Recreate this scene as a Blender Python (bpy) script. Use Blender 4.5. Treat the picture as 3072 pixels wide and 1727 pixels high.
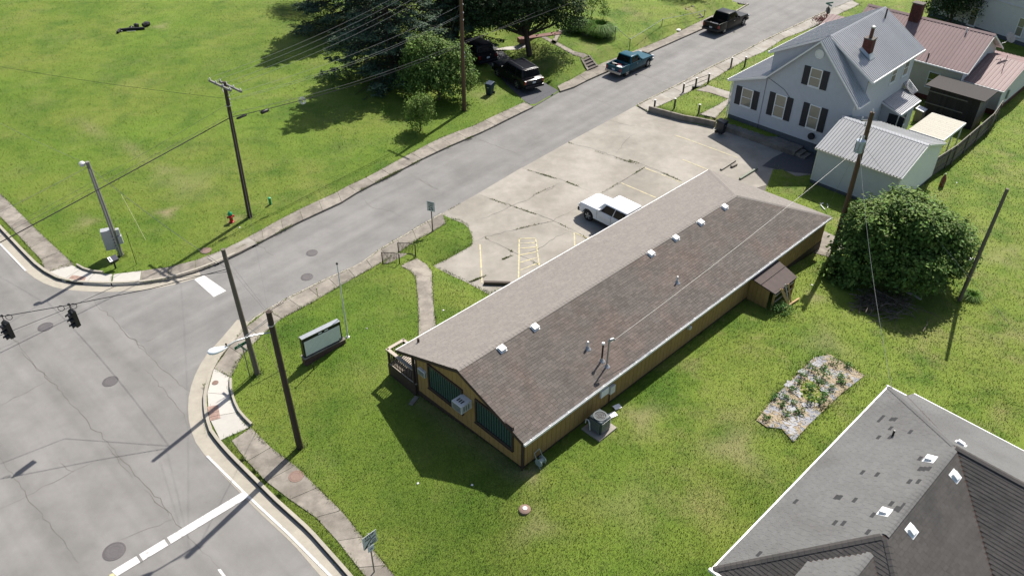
import bpy, bmesh, math, random
import numpy as np
from mathutils import Vector, Matrix
random.seed(7); rng = np.random.default_rng(7)
for o in list(bpy.data.objects): bpy.data.objects.remove(o)
scene = bpy.context.scene; COL = scene.collection
rad = math.radians
# ------------------------------------------------------------------ camera, sky, sun, exposure
FPX, PITCH, ROLL, CAMH = 2450.0, rad(36.796), rad(-0.436), 29.0      # photo is 3072 x 1727
_c, _s = math.cos(ROLL), math.sin(ROLL)
_r0 = np.array([1., 0, 0]); _r1 = np.array([0, -math.sin(PITCH), -math.cos(PITCH)])
CF = np.array([0, math.cos(PITCH), -math.sin(PITCH)])
CR = _c*_r0+_s*_r1; CD = -_s*_r0+_c*_r1
cam = bpy.data.objects.new('camera', bpy.data.cameras.new('camera')); COL.objects.link(cam)
cam.data.sensor_width = 36.0; cam.data.lens = FPX/3072*36; cam.data.clip_end = 3000; cam.data.clip_start = .2
cam.matrix_world = Matrix(((CR[0], -CD[0], -CF[0], 0), (CR[1], -CD[1], -CF[1], 0), (CR[2], -CD[2], -CF[2], CAMH), (0, 0, 0, 1)))
scene.camera = cam
SUN_AZ, SUN_EL = rad(60), rad(51)                                     # azimuth counted from +X towards +Y
world = bpy.data.worlds.new('World'); scene.world = world; world.use_nodes = True
wn = world.node_tree.nodes; wl = world.node_tree.links; wn.clear()
sky = wn.new('ShaderNodeTexSky'); sky.sky_type = 'NISHITA'; sky.sun_disc = False
sky.sun_elevation = SUN_EL; sky.sun_rotation = rad(90)-SUN_AZ; sky.air_density = 1.0; sky.dust_density = 2.0; sky.ozone_density = 1.0
bg = wn.new('ShaderNodeBackground'); bg.inputs[1].default_value = 0.075
wo = wn.new('ShaderNodeOutputWorld'); wl.new(sky.outputs[0], bg.inputs[0]); wl.new(bg.outputs[0], wo.inputs[0])
sd = bpy.data.lights.new('sun', 'SUN'); sd.energy = 4.2; sd.angle = rad(0.53); sd.color = (1, .95, .88)
sun = bpy.data.objects.new('sun', sd); COL.objects.link(sun)
SV = Vector((math.cos(SUN_EL)*math.cos(SUN_AZ), math.cos(SUN_EL)*math.sin(SUN_AZ), math.sin(SUN_EL)))
sun.rotation_euler = SV.to_track_quat('Z', 'Y').to_euler(); sun.location = SV*200
scene.view_settings.view_transform = 'Standard'; scene.view_settings.look = 'None'
scene.view_settings.exposure = 0.85; scene.view_settings.gamma = 1.0; scene.view_settings.use_curve_mapping = False
scene.render.engine = 'CYCLES'
# ------------------------------------------------------------------ pixel -> place
CP = np.array([0, 0, CAMH])
def ray(x, y): return (x-1536)*CR+(y-863.5)*CD+FPX*CF
def gz(x, y, z=0.0):
    d = ray(x, y); t = (z-CAMH)/d[2]; return CP+t*d
def project(p):
    q = np.asarray(p, float)-CP; w = q@CF; return (1536+FPX*(q@CR)/w, 863.5+FPX*(q@CD)/w)
def onplane(x, y, p0, n):
    d = ray(x, y); p0 = np.asarray(p0, float); n = np.asarray(n, float); return CP+d*(((p0-CP)@n)/(d@n))
def height_at(b, py):
    lo, hi = 0., 25.
    for _ in range(40):
        m = (lo+hi)/2
        if project((b[0], b[1], b[2]+m))[1] > py: lo = m
        else: hi = m
    return lo
def tl(x, y, ox, oy, s): return (ox+x/s, oy+y/s)          # coordinates read in an enlarged crop -> photo pixels
S3 = 2.5137; SB = 4.2583; S2 = 1.9922
def T1(pts): return [tl(x, y, 0, 0, S3) for x, y in pts]
def T2(pts): return [tl(x, y, 900, 0, S3) for x, y in pts]
def T3(pts): return [tl(x, y, 2048, 0, S3) for x, y in pts]
def T4(pts): return [tl(x, y, 0, 480, S3) for x, y in pts]
def T5(pts): return [tl(x, y, 1024, 480, S3) for x, y in pts]
def T6(pts): return [tl(x, y, 2048, 480, S3) for x, y in pts]
def T7(pts): return [tl(x, y, 0, 1000, S2) for x, y in pts]
def T8(pts): return [tl(x, y, 1024, 1000, S2) for x, y in pts]
def T9(pts): return [tl(x, y, 2048, 1000, S2) for x, y in pts]
def B2(pts): return [tl(x, y, 1700, 0, SB) for x, y in pts]
def B3(pts): return [tl(x, y, 2180, 0, SB) for x, y in pts]
def B4(pts): return [tl(x, y, 2472, 0, SB) for x, y in pts]
def B5(pts): return [tl(x, y, 2380, 300, SB) for x, y in pts]
def W0(pts, z=0.0): return [tuple(gz(x, y, z)[:2]) for x, y in pts]
# ------------------------------------------------------------------ outlines of the ground (all from ground pixels)
GZ = 0.12
kerb_nw = W0(T4([(-700, -260), (0, 525), (75, 605), (170, 705), (260, 795), (330, 850), (430, 905), (560, 935), (750, 946), (900, 946), (1100, 935), (1300, 900), (1500, 840), (1640, 785), (1780, 722), (1935, 640), (2200, 497), (2574, 325)])
             + T2([(460, 1440), (700, 1320), (900, 1215), (1100, 1120), (1400, 990), (1600, 890), (1760, 808), (1960, 692)])
             + B2([(300, 1010), (530, 915), (1060, 670), (1400, 520), (1740, 372), (2100, 195), (2330, 60)]), 0.0)
kerb_se = W0(T7([(2300, 1720), (2040, 1415), (1840, 1190), (1640, 1010), (1500, 870), (1380, 750), (1300, 660), (1250, 590), (1225, 500), (1215, 400), (1232, 310), (1262, 220), (1310, 140), (1400, 40)])
             + T4([(1880, 1220), (2010, 1135)]) + T4([(2180, 1040), (2400, 930), (2574, 850)])
             + T5([(130, 795), (300, 670), (470, 575), (700, 440), (750, 410)]), 0.0)
park_road = W0(T5([(750, 410), (1030, 255), (1360, 60)]) + T2([(1680, 1265), (2020, 1075), (2340, 905)]), 0.0)
kerb_ne = W0(B2([(900, 1345), (1200, 1195), (1500, 1045), (1800, 880), (2200, 690), (2555, 505)]) + B3([(880, 330), (1200, 180), (1500, 60), (1800, -70)]), 0.0)
def seg_dist(px_, py_, poly):
    d = np.full(np.shape(px_), 1e9)
    for (ax, ay), (bx, by) in zip(poly[:-1], poly[1:]):
        vx, vy = bx-ax, by-ay; L2 = vx*vx+vy*vy+1e-12
        t = np.clip(((px_-ax)*vx+(py_-ay)*vy)/L2, 0, 1)
        d = np.minimum(d, np.hypot(px_-ax-t*vx, py_-ay-t*vy))
    return d
def inside(px_, py_, poly):
    r = np.zeros(np.shape(px_), bool); n = len(poly)
    for i in range(n):
        (ax, ay), (bx, by) = poly[i], poly[(i+1) % n]
        if ay == by: continue
        c = ((ay > py_) != (by > py_)) & (px_ < (bx-ax)*(py_-ay)/(by-ay)+ax)
        r ^= c
    return r
def sm(t): t = np.clip(t, 0, 1); return t*t*(3-2*t)
far_l = [(kerb_nw[-1][0]+2, kerb_nw[-1][1]+60)]; far_r = [(kerb_ne[-1][0]+22, kerb_ne[-1][1]+45)]
road_poly = kerb_nw + [(kerb_nw[-1][0]-4, kerb_nw[-1][1]+1.5), (kerb_nw[-1][0]-46, kerb_nw[-1][1]+52), (kerb_nw[-1][0]-34, kerb_nw[-1][1]+60)] + far_r + kerb_ne[::-1] + park_road[::-1][:-1] + kerb_se[::-1] + [(8, 2), (-14, -6), (-75, 30)]
# lawn round the brown building: outer edge of the pavements
lawn_street = W0(T8([(420, 1560), (330, 1450), (215, 1330), (130, 1230), (30, 1085)]) + T7([(1940, 960), (1860, 880), (1790, 790), (1700, 740), (1640, 700), (1560, 640), (1480, 555), (1420, 480), (1385, 400), (1372, 330), (1375, 260), (1400, 200), (1455, 120), (1520, 50)])
                 + T4([(2080, 1220), (2230, 1140), (2400, 1045), (2574, 940)]) + T5([(0, 935), (130, 870), (270, 790), (430, 700)]) + [tl(790, 950, 1120, 580, 6.583), tl(1170, 760, 1120, 580, 6.583), tl(1500, 530, 1120, 580, 6.583)], GZ)
island_end = W0([tl(x, y, 1120, 580, 6.583) for x, y in [(1500, 530), (1640, 515), (1780, 570), (1880, 660), (1940, 790), (1960, 900), (1930, 1010), (1700, 1140), (1480, 1265), (1310, 1340)]], GZ)
park_south = W0(T5([(690, 790), (830, 860), (960, 920), (1118, 1005), (1230, 960)]), GZ)
lawn_edge = lawn_street+island_end+park_south
yard_edge = W0(T2([(1900, 700), (1960, 655), (2160, 545), (2300, 470)]) + B2([(500, 800), (900, 645), (1200, 525), (1450, 405), (1660, 283), (1800, 215), (2160, 85)]), GZ)
house_yard = W0(B2([(2555, 655), (2300, 765), (1960, 965), (1640, 1145), (1330, 1295), (1040, 1428)])+T3([(0, 898), (240, 945), (600, 1062)])+T3([(1000, 1060), (1500, 760), (1700, 300)]), GZ)
def T(x, y):
    """height of the natural ground"""
    x = np.asarray(x, float); y = np.asarray(y, float)
    z = np.full(x.shape, GZ)
    # the lot of the brown building rises from its pavements
    lot = inside(x, y, lawn_edge+[(12, 52), (40, 60), (60, 10), (20, -20), (4, 0)])
    d1 = seg_dist(x, y, lawn_street[:14]); d2 = seg_dist(x, y, lawn_street[14:]+island_end[:2]); d3 = seg_dist(x, y, island_end[2:]+park_south)
    d4 = seg_dist(x, y, [park_south[-1], (12, 52)])
    vloc = (x+5.623)*math.sin(.778)-(y-29.976)*math.cos(.778)
    rise = sm(d1/7.0)*(.55*sm(d2/1.5)+.60*sm((vloc-.3)/8.2))*sm(d3/2.0)
    rise = rise*(1-sm((x-14)/10))*(1-sm((y-44)/6))
    z = np.where(lot, z+rise, z)
    # yard across the street
    side = inside(x, y, yard_edge+[(yard_edge[-1][0]-10, yard_edge[-1][1]+50), (yard_edge[0][0]-16, yard_edge[0][1]+50)])
    dy = seg_dist(x, y, yard_edge); dl = seg_dist(x, y, [yard_edge[0], (yard_edge[0][0]-16, yard_edge[0][1]+50)])
    z = np.where(side, z+.75*sm(dy/1.6)*sm(dl/2.5), z)
    # slight waves in the open field
    fld = inside(x, y, kerb_nw[:20]+[(kerb_nw[19][0]-30, 220), (-260, 220), (-260, kerb_nw[0][1])])
    z = np.where(fld, z+(.05*np.sin(x*.21+1.3)*np.sin(y*.17)+.03*np.sin(x*.5+y*.4))*sm((seg_dist(x, y, kerb_nw[:20])-3.5)/6), z)
    # raised yard of the grey house, held by a low wall
    hs = inside(x, y, house_yard); z = np.where(hs, z+.40*sm(seg_dist(x, y, house_yard[:9])/.55), z)
    return z
def ground(x, y, off=0.0):
    z = GZ
    for _ in range(12):
        p = gz(x, y, z+off); z = float(T(p[0], p[1]))
    p = gz(x, y, z); return np.array([p[0], p[1], z])
# ------------------------------------------------------------------ materials (procedural)
MATS = {}
def mat(name, col, rough=.7, var=.12, scale=3.0, metal=0.0, bump=0.0, bscale=40.0, isl=0.0, obj=0.0, spec=.4, col2=None, c2scale=.6, c2lo=.45, c2hi=.6, stretch=None, coat=0.0, sheen=0.0, hue=0.0):
    if name in MATS: return MATS[name]
    m = bpy.data.materials.new(name); m.use_nodes = True; nt = m.node_tree; N = nt.nodes; Lk = nt.links
    b = N['Principled BSDF']; b.inputs['Roughness'].default_value = rough; b.inputs['Metallic'].default_value = metal
    b.inputs['Specular IOR Level'].default_value = spec
    if coat: b.inputs['Coat Weight'].default_value = coat; b.inputs['Coat Roughness'].default_value = .06
    if sheen: b.inputs['Sheen Weight'].default_value = sheen; b.inputs['Sheen Roughness'].default_value = .6
    geo = N.new('ShaderNodeNewGeometry'); src = geo.outputs['Position']
    if stretch:
        mp = N.new('ShaderNodeMapping'); mp.inputs['Scale'].default_value = stretch; tc = N.new('ShaderNodeTexCoord'); Lk.new(tc.outputs['Object'], mp.inputs[0]); src = mp.outputs[0]
    cur = None
    rgb = N.new('ShaderNodeRGB'); rgb.outputs[0].default_value = (*col, 1); cur = rgb.outputs[0]
    if col2 is not None:
        n2 = N.new('ShaderNodeTexNoise'); n2.inputs['Scale'].default_value = c2scale; n2.inputs['Detail'].default_value = 6; n2.inputs['Roughness'].default_value = .62; Lk.new(src, n2.inputs['Vector'])
        rp = N.new('ShaderNodeMapRange'); rp.inputs[1].default_value = c2lo; rp.inputs[2].default_value = c2hi; Lk.new(n2.outputs[0], rp.inputs[0])
        mx = N.new('ShaderNodeMix'); mx.data_type = 'RGBA'; Lk.new(rp.outputs[0], mx.inputs[0]); Lk.new(cur, mx.inputs[6]); mx.inputs[7].default_value = (*col2, 1); cur = mx.outputs[2]
    if var:
        n = N.new('ShaderNodeTexNoise'); n.inputs['Scale'].default_value = scale; n.inputs['Detail'].default_value = 7; n.inputs['Roughness'].default_value = .65; Lk.new(src, n.inputs['Vector'])
        r = N.new('ShaderNodeMapRange'); r.inputs[1].default_value = .25; r.inputs[2].default_value = .75; r.inputs[3].default_value = 1-var; r.inputs[4].default_value = 1+var; Lk.new(n.outputs[0], r.inputs[0])
        mu = N.new('ShaderNodeMix'); mu.data_type = 'RGBA'; mu.blend_type = 'MULTIPLY'; mu.inputs[0].default_value = 1; Lk.new(cur, mu.inputs[6]); Lk.new(r.outputs[0], mu.inputs[7]); cur = mu.outputs[2]
    if isl or obj:
        amt = max(isl, obj); ad = N.new('ShaderNodeMath'); ad.operation = 'ADD'
        if isl: an_ = N.new('ShaderNodeAttribute'); an_.attribute_name = 'rnd'; Lk.new(an_.outputs['Fac'], ad.inputs[0])
        else: ad.inputs[0].default_value = 0
        oi = N.new('ShaderNodeObjectInfo'); Lk.new(oi.outputs['Random'], ad.inputs[1])
        fr_ = N.new('ShaderNodeMath'); fr_.operation = 'FRACT'; Lk.new(ad.outputs[0], fr_.inputs[0])
        r = N.new('ShaderNodeMapRange'); r.inputs[3].default_value = 1-amt; r.inputs[4].default_value = 1+amt; Lk.new(fr_.outputs[0], r.inputs[0])
        mu = N.new('ShaderNodeMix'); mu.data_type = 'RGBA'; mu.blend_type = 'MULTIPLY'; mu.inputs[0].default_value = 1; Lk.new(cur, mu.inputs[6]); Lk.new(r.outputs[0], mu.inputs[7]); cur = mu.outputs[2]
        if hue:
            hs = N.new('ShaderNodeHueSaturation'); mh = N.new('ShaderNodeMapRange'); mh.inputs[3].default_value = .5-hue; mh.inputs[4].default_value = .5+hue; Lk.new(fr_.outputs[0], mh.inputs[0]); Lk.new(mh.outputs[0], hs.inputs['Hue']); Lk.new(cur, hs.inputs['Color']); cur = hs.outputs[0]
    Lk.new(cur, b.inputs['Base Color'])
    if bump:
        nb = N.new('ShaderNodeTexNoise'); nb.inputs['Scale'].default_value = bscale; nb.inputs['Detail'].default_value = 4; Lk.new(src, nb.inputs['Vector'])
        bp = N.new('ShaderNodeBump'); bp.inputs['Strength'].default_value = bump; bp.inputs['Distance'].default_value = .02; Lk.new(nb.outputs[0], bp.inputs['Height']); Lk.new(bp.outputs[0], b.inputs['Normal'])
    MATS[name] = m; return m
def glassy(name, col, rough=.08):
    m = mat(name, col, rough, var=0, spec=.8); return m
# ------------------------------------------------------------------ mesh building
class MB:
    def __init__(s): s.v = []; s.f = []
    def add(s, vs, fs):
        n = len(s.v); s.v += [tuple(map(float, p)) for p in vs]; s.f += [tuple(i+n for i in f) for f in fs]; return s
    def box(s, x0, x1, y0, y1, z0, z1, M=None):
        vs = [(x, y, z) for z in (z0, z1) for y in (y0, y1) for x in (x0, x1)]
        if M is not None: vs = [tuple(M@Vector(p)) for p in vs]
        return s.add(vs, [(0, 2, 3, 1), (4, 5, 7, 6), (0, 1, 5, 4), (2, 6, 7, 3), (0, 4, 6, 2), (1, 3, 7, 5)])
    def prism(s, poly, d):
        """planar 3D polygon thickened by vector d"""
        n = len(poly); a = [tuple(p) for p in poly]; b = [tuple(p[i]+d[i] for i in range(3)) for p in poly]
        return s.add(a+b, [tuple(range(n))[::-1], tuple(range(n, 2*n))]+[(i, (i+1) % n, n+(i+1) % n, n+i) for i in range(n)])
    def quad(s, a, b, c, d): return s.add([a, b, c, d], [(0, 1, 2, 3)])
    def tube(s, pts, r, seg=8, cap=True):
        pts = [Vector(p) for p in pts]; n = len(pts); rr = r if isinstance(r, (list, tuple)) else [r]*n
        base = len(s.v); ref = Vector((0, 0, 1))
        for i, p in enumerate(pts):
            t = (pts[min(i+1, n-1)]-pts[max(i-1, 0)]).normalized()
            u = t.cross(ref)
            if u.length < 1e-3: u = t.cross(Vector((1, 0, 0)))
            u.normalize(); w = u.cross(t)
            for k in range(seg):
                a = 2*math.pi*k/seg; q = p+(u*math.cos(a)+w*math.sin(a))*rr[i]; s.v.append(tuple(q))
        for i in range(n-1):
            for k in range(seg):
                a = base+i*seg+k; b2 = base+i*seg+(k+1) % seg; s.f.append((a, b2, b2+seg, a+seg))
        if cap:
            s.f.append(tuple(base+k for k in range(seg))[::-1]); s.f.append(tuple(base+(n-1)*seg+k for k in range(seg)))
        return s
    def lathe(s, prof, c=(0, 0, 0), seg=16, M=None):
        base = len(s.v); n = len(prof)
        for r, z in prof:
            for k in range(seg):
                a = 2*math.pi*k/seg; p = Vector((c[0]+r*math.cos(a), c[1]+r*math.sin(a), c[2]+z))
                s.v.append(tuple(M@p) if M is not None else tuple(p))
        for i in range(n-1):
            for k in range(seg):
                a = base+i*seg+k; b2 = base+i*seg+(k+1) % seg; s.f.append((a, b2, b2+seg, a+seg))
        s.f.append(tuple(base+k for k in range(seg))[::-1]); s.f.append(tuple(base+(n-1)*seg+k for k in range(seg)))
        return s
    def build(s, name, m=None, parent=None, smooth=False, bevel=0.0, bseg=2, kind=None, label=None, hide_uv=None):
        me = bpy.data.meshes.new(name); me.from_pydata(s.v, [], s.f)
        if bevel or True:
            bm = bmesh.new(); bm.from_mesh(me); bmesh.ops.recalc_face_normals(bm, faces=bm.faces)
            if bevel: bmesh.ops.bevel(bm, geom=list(bm.edges), offset=bevel, segments=bseg, profile=.5, affect='EDGES', clamp_overlap=True)
            bm.to_mesh(me); bm.free()
        if m is not None: me.materials.append(m if not isinstance(m, str) else MATS[m])
        if smooth:
            me.polygons.foreach_set('use_smooth', [True]*len(me.polygons))
            if smooth != 'all':
                try: me.set_sharp_from_angle(angle=rad(40))
                except Exception: pass
        o = bpy.data.objects.new(name, me); COL.objects.link(o)
        if parent is not None: o.parent = parent
        if kind: o['kind'] = kind
        if label: o['label'] = label
        return o
def tag(o, label=None, cat=None, group=None, kind=None):
    if label: o['label'] = label
    if cat: o['category'] = cat
    if group: o['group'] = group
    if kind: o['kind'] = kind
    return o
def empty(name, loc=(0, 0, 0), rz=0.0, label=None, cat=None, group=None, kind=None):
    o = bpy.data.objects.new(name, None); COL.objects.link(o); o.location = Vector([float(c) for c in loc]); o.rotation_euler = (0, 0, rz); o.empty_display_size = .2
    return tag(o, label, cat, group, kind)
def copy_tree(o, parent=None):
    c = o.copy(); COL.objects.link(c); c.parent = parent
    for ch in [q for q in o.children]: copy_tree(ch, c)
    return c
def share(name, src, parent=None):
    o = bpy.data.objects.new(name, src.data); COL.objects.link(o); o.parent = parent; return o
def big_mesh(name, V, F, m, parent=None, kind=None, isl=0):
    """numpy verts and equal-sized faces"""
    V = np.ascontiguousarray(V, np.float32); F = np.ascontiguousarray(F, np.int32); k = F.shape[1]
    me = bpy.data.meshes.new(name); me.vertices.add(len(V)); me.vertices.foreach_set('co', V.ravel())
    me.loops.add(F.size); me.loops.foreach_set('vertex_index', F.ravel())
    me.polygons.add(len(F)); me.polygons.foreach_set('loop_start', np.arange(0, F.size, k, dtype=np.int32))
    try: me.polygons.foreach_set('loop_total', np.full(len(F), k, np.int32))
    except Exception: pass
    me.update(calc_edges=True); me.validate()
    me.polygons.foreach_set('use_smooth', np.zeros(len(F), bool))
    if isl: a_ = me.attributes.new('rnd', 'FLOAT', 'POINT'); a_.data.foreach_set('value', np.repeat(rng.random(len(V)//isl), isl).astype(np.float32))
    me.materials.append(m)
    o = bpy.data.objects.new(name, me); COL.objects.link(o)
    if parent is not None: o.parent = parent
    if kind: o['kind'] = kind
    return o
# ================================================================== GROUND
def grass_material(name, blade=False):
    m = bpy.data.materials.new(name); m.use_nodes = True; nt = m.node_tree; N = nt.nodes; Lk = nt.links
    b = N['Principled BSDF']; b.inputs['Roughness'].default_value = .75 if not blade else .6; b.inputs['Specular IOR Level'].default_value = .12 if not blade else .2
    geo = N.new('ShaderNodeNewGeometry')
    def noise(sc, det=6, ro=.6, off=0, st=None):
        mp = N.new('ShaderNodeMapping'); mp.inputs['Location'].default_value = (off, off*1.7, 0); Lk.new(geo.outputs['Position'], mp.inputs[0])
        if st: mp.inputs['Rotation'].default_value = (0, 0, st[0]); mp.inputs['Scale'].default_value = (st[1], st[2], 1)
        n = N.new('ShaderNodeTexNoise'); n.inputs['Scale'].default_value = sc; n.inputs['Detail'].default_value = det; n.inputs['Roughness'].default_value = ro; Lk.new(mp.outputs[0], n.inputs['Vector']); return n.outputs[0]
    def mr(a, lo, hi, x=0., y=1.):
        r = N.new('ShaderNodeMapRange'); r.inputs[1].default_value = lo; r.inputs[2].default_value = hi; r.inputs[3].default_value = x; r.inputs[4].default_value = y; Lk.new(a, r.inputs[0]); return r.outputs[0]
    def mix(f, a, c, mode='MIX'):
        x = N.new('ShaderNodeMix'); x.data_type = 'RGBA'; x.blend_type = mode
        for i, v in ((0, f), (6, a), (7, c)):
            if isinstance(v, (int, float)): x.inputs[i].default_value = v
            elif isinstance(v, tuple): x.inputs[i].default_value = (*v, 1)
            else: Lk.new(v, x.inputs[i])
        return x.outputs[2]
    k = 1.16 if not blade else 1.28
    green = (.080*k, .130*k, .014*k); lush = (.048*k, .098*k, .009*k); straw = (.200*k, .185*k, .070*k); olive = (.112*k, .148*k, .022*k)
    sx = N.new('ShaderNodeSeparateXYZ'); Lk.new(geo.outputs['Position'], sx.inputs[0]); east = mr(sx.outputs[0], 1, 13, .30, 1.0)
    def times(a, b_):
        q = N.new('ShaderNodeMath'); q.operation = 'MULTIPLY'; Lk.new(a, q.inputs[0]); Lk.new(b_, q.inputs[1]); return q.outputs[0]
    c = mix(mr(noise(.13, 4, .55), .42, .58), green, olive)
    c = mix(mr(noise(.07, 3, .5, 71), .5, .66, 0, .5), c, tuple(v_*1.3 for v_ in green))
    c = mix(mr(noise(.30, 6, .6, 11), .47, .66, 0, .85), c, lush)
    c = mix(mr(noise(.9, 6, .7, 17, (.35, .35, 1.6)), .52, .68, 0, .40), c, lush)
    c = mix(times(mr(noise(.26, 8, .68, 31), .50, .70, 0, .9), east), c, straw)
    c = mix(times(mr(noise(1.3, 7, .7, 5), .53, .74, 0, .55), east), c, straw)
    c = mix(times(mr(noise(.5, 5, .6, 47), .42, .60, 0, .75), east), c, tuple(v_*1.22 for v_ in olive))
    if not blade:
        at = N.new('ShaderNodeAttribute'); at.attribute_name = 'dry'
        c = mix(at.outputs['Fac'], c, (.25, .205, .115))
    v = mix(1.0, c, mr(noise(9, 5, .8, 2), .3, .7, .80, 1.18), 'MULTIPLY')
    if blade:
        rndn = N.new('ShaderNodeAttribute'); rndn.attribute_name = 'rnd'
        v = mix(1.0, v, mr(rndn.outputs['Fac'], 0, 1, .80, 1.24), 'MULTIPLY')
        cz = N.new('ShaderNodeVectorMath'); cz.operation = 'MULTIPLY_ADD'; Lk.new(geo.outputs['Normal'], cz.inputs[0]); cz.inputs[1].default_value = (.45, .45, .3); cz.inputs[2].default_value = (0, 0, 1); nv = N.new('ShaderNodeVectorMath'); nv.operation = 'NORMALIZE'; Lk.new(cz.outputs[0], nv.inputs[0]); Lk.new(nv.outputs[0], b.inputs['Normal'])
    else:
        nb = N.new('ShaderNodeBump'); nb.inputs['Strength'].default_value = .9; nb.inputs['Distance'].default_value = .06
        Lk.new(noise(14, 6, .75, 3), nb.inputs['Height']); Lk.new(nb.outputs[0], b.inputs['Normal'])
    Lk.new(v, b.inputs['Base Color'])
    MATS[name] = m; return m
grass_m = grass_material('grass_ground'); blade_m = grass_material('grass_blade', True)
parking_poly = park_road + [kerb_ne[0]] + W0(B2([(1035, 1432)])+T3([(0, 915), (240, 962), (330, 980), (600, 1075), (860, 1165), (1010, 1140), (985, 1315), (860, 1330), (690, 1245)]) + [(2290, 590), (2230, 575), (1650, 905)], .03) + park_south[::-1] + island_end[::-1][:-1]
drive_poly = W0(T2([(1762, 808), (1700, 770), (1560, 640), (1440, 500), (1230, 330), (1420, 300), (1640, 480), (1800, 600), (1960, 690)]), .03)
# centre of ground cells dropped under paving
gx = np.concatenate([np.arange(-420, -62, 20), np.arange(-60, -26, .5), np.arange(-26, 44, .36), np.arange(44, 64, .5), np.arange(70, 420, 20)]); gy = np.concatenate([np.arange(-160, 8, 14), np.arange(10, 84, .34), np.arange(84, 125, .9), np.arange(130, 700, 30)])
GX, GY = np.meshgrid(gx, gy); HZ = T(GX, GY)
def snap(poly, lines, zs):
    """pull grid points near an outline onto it, so that the lawn ends where the paving starts"""
    global GX, GY, HZ
    for ln in lines:
        best = np.full(GX.shape, 1e9); QX = GX.copy(); QY = GY.copy()
        for (ax, ay), (bx, by) in zip(ln[:-1], ln[1:]):
            vx, vy = bx-ax, by-ay; L2 = vx*vx+vy*vy+1e-12; t = np.clip(((GX-ax)*vx+(GY-ay)*vy)/L2, 0, 1); qx, qy = ax+t*vx, ay+t*vy; d = np.hypot(GX-qx, GY-qy); k = d < best; best = np.where(k, d, best); QX = np.where(k, qx, QX); QY = np.where(k, qy, QY)
        k = best < .255; GX = np.where(k, QX, GX); GY = np.where(k, QY, GY); HZ = np.where(k, zs, HZ); SNAP[k] = True
SNAP = np.zeros(GX.shape, bool); park_other = [park_road[-1]]+parking_poly[len(park_road):]+[park_road[0]]
in_road = inside(GX, GY, road_poly); in_park = inside(GX, GY, parking_poly); in_drv = inside(GX, GY, drive_poly)
HZ = np.where(in_road | in_park | in_drv, -.3, HZ); snap(parking_poly, [park_other], .022); snap(drive_poly, [drive_poly[:5], drive_poly[5:]], .022)
def off0(poly, d):
    out = []; n = len(poly)
    for i in range(n):
        a = np.array(poly[max(i-1, 0)]); b = np.array(poly[min(i+1, n-1)]); t = (b-a)/np.linalg.norm(b-a); out.append(tuple(np.array(poly[i])+d*np.array([-t[1], t[0]])))
    return out
snap(road_poly, [off0(kerb_nw, .09), off0(kerb_se, -.09), off0(kerb_ne, -.09)], .09)
ny, nx = GX.shape; idx = np.arange(ny*nx).reshape(ny, nx)
gF = np.stack([idx[:-1, :-1], idx[:-1, 1:], idx[1:, 1:], idx[1:, :-1]], -1).reshape(-1, 4)
gobj = big_mesh('ground', np.stack([GX, GY, HZ], -1).reshape(-1, 3), gF, grass_m); tag(gobj, 'mown lawn ground with straw-coloured patches', None, None, 'structure')
gobj.data.polygons.foreach_set('use_smooth', [True]*len(gobj.data.polygons))
dry = np.zeros(GX.shape)
dry_spots = [(*tl(1260, 395, 0, 480, S3), .55, .9), (*tl(650, 465, 0, 480, S3), .6, .5), (*tl(310, 690, 2048, 1000, S2), 1.1, .55), (*tl(1790, 500, 1024, 1000, S2), .8, .6), (*tl(1170, 1150, 1024, 1000, S2), .7, .45), (*tl(1700, 1040, 1024, 1000, S2), 1.2, .25),
             (*tl(1210, 200, 0, 0, S3), .8, .5), (*tl(2400, 250, 0, 0, S3), 2.5, .25), (*tl(1370, 1370, 0, 0, S3), 1.5, .3), (*tl(1250, 1290, 0, 0, S3), 1.0, .35), (*tl(1770, 440, 0, 480, S3), .5, .6), (*tl(1480, 150, 0, 480, S3), 1.6, .25),
             (*tl(1000, 1035, 2048, 480, S3), .5, .6), (*tl(2380, 740, 2048, 480, S3), 1.0, .4), (*tl(2480, 690, 2048, 480, S3), .7, .4), (*tl(1100, 1370, 2048, 480, S3), 1.1, .35), (*tl(2200, 370, 900, 0, S3), .9, .3), (*tl(1400, 720, 900, 0, S3), 1.2, .35), (*tl(1125, 830, 1024, 1000, S2), .5, .8),
             (*tl(900, 400, 2048, 0, S3), .8, .2)]
for x, y, r, a in dry_spots:
    p = ground(x, y); wob = 1+.35*np.sin(3*np.arctan2(GY-p[1], GX-p[0])+x)
    dry = np.maximum(dry, a*np.exp(-(np.hypot(GX-p[0], GY-p[1])/(r*wob))**2))
wp = [ground(*q)[:2] for q in T1([(560, 900), (760, 1010), (950, 1100), (1130, 1210), (1300, 1310), (1480, 1430)])]
dry = np.maximum(dry, .34*np.exp(-(seg_dist(GX, GY, wp)/.55)**2)*(.6+.4*np.sin(GX*2.1+GY)))
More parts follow.
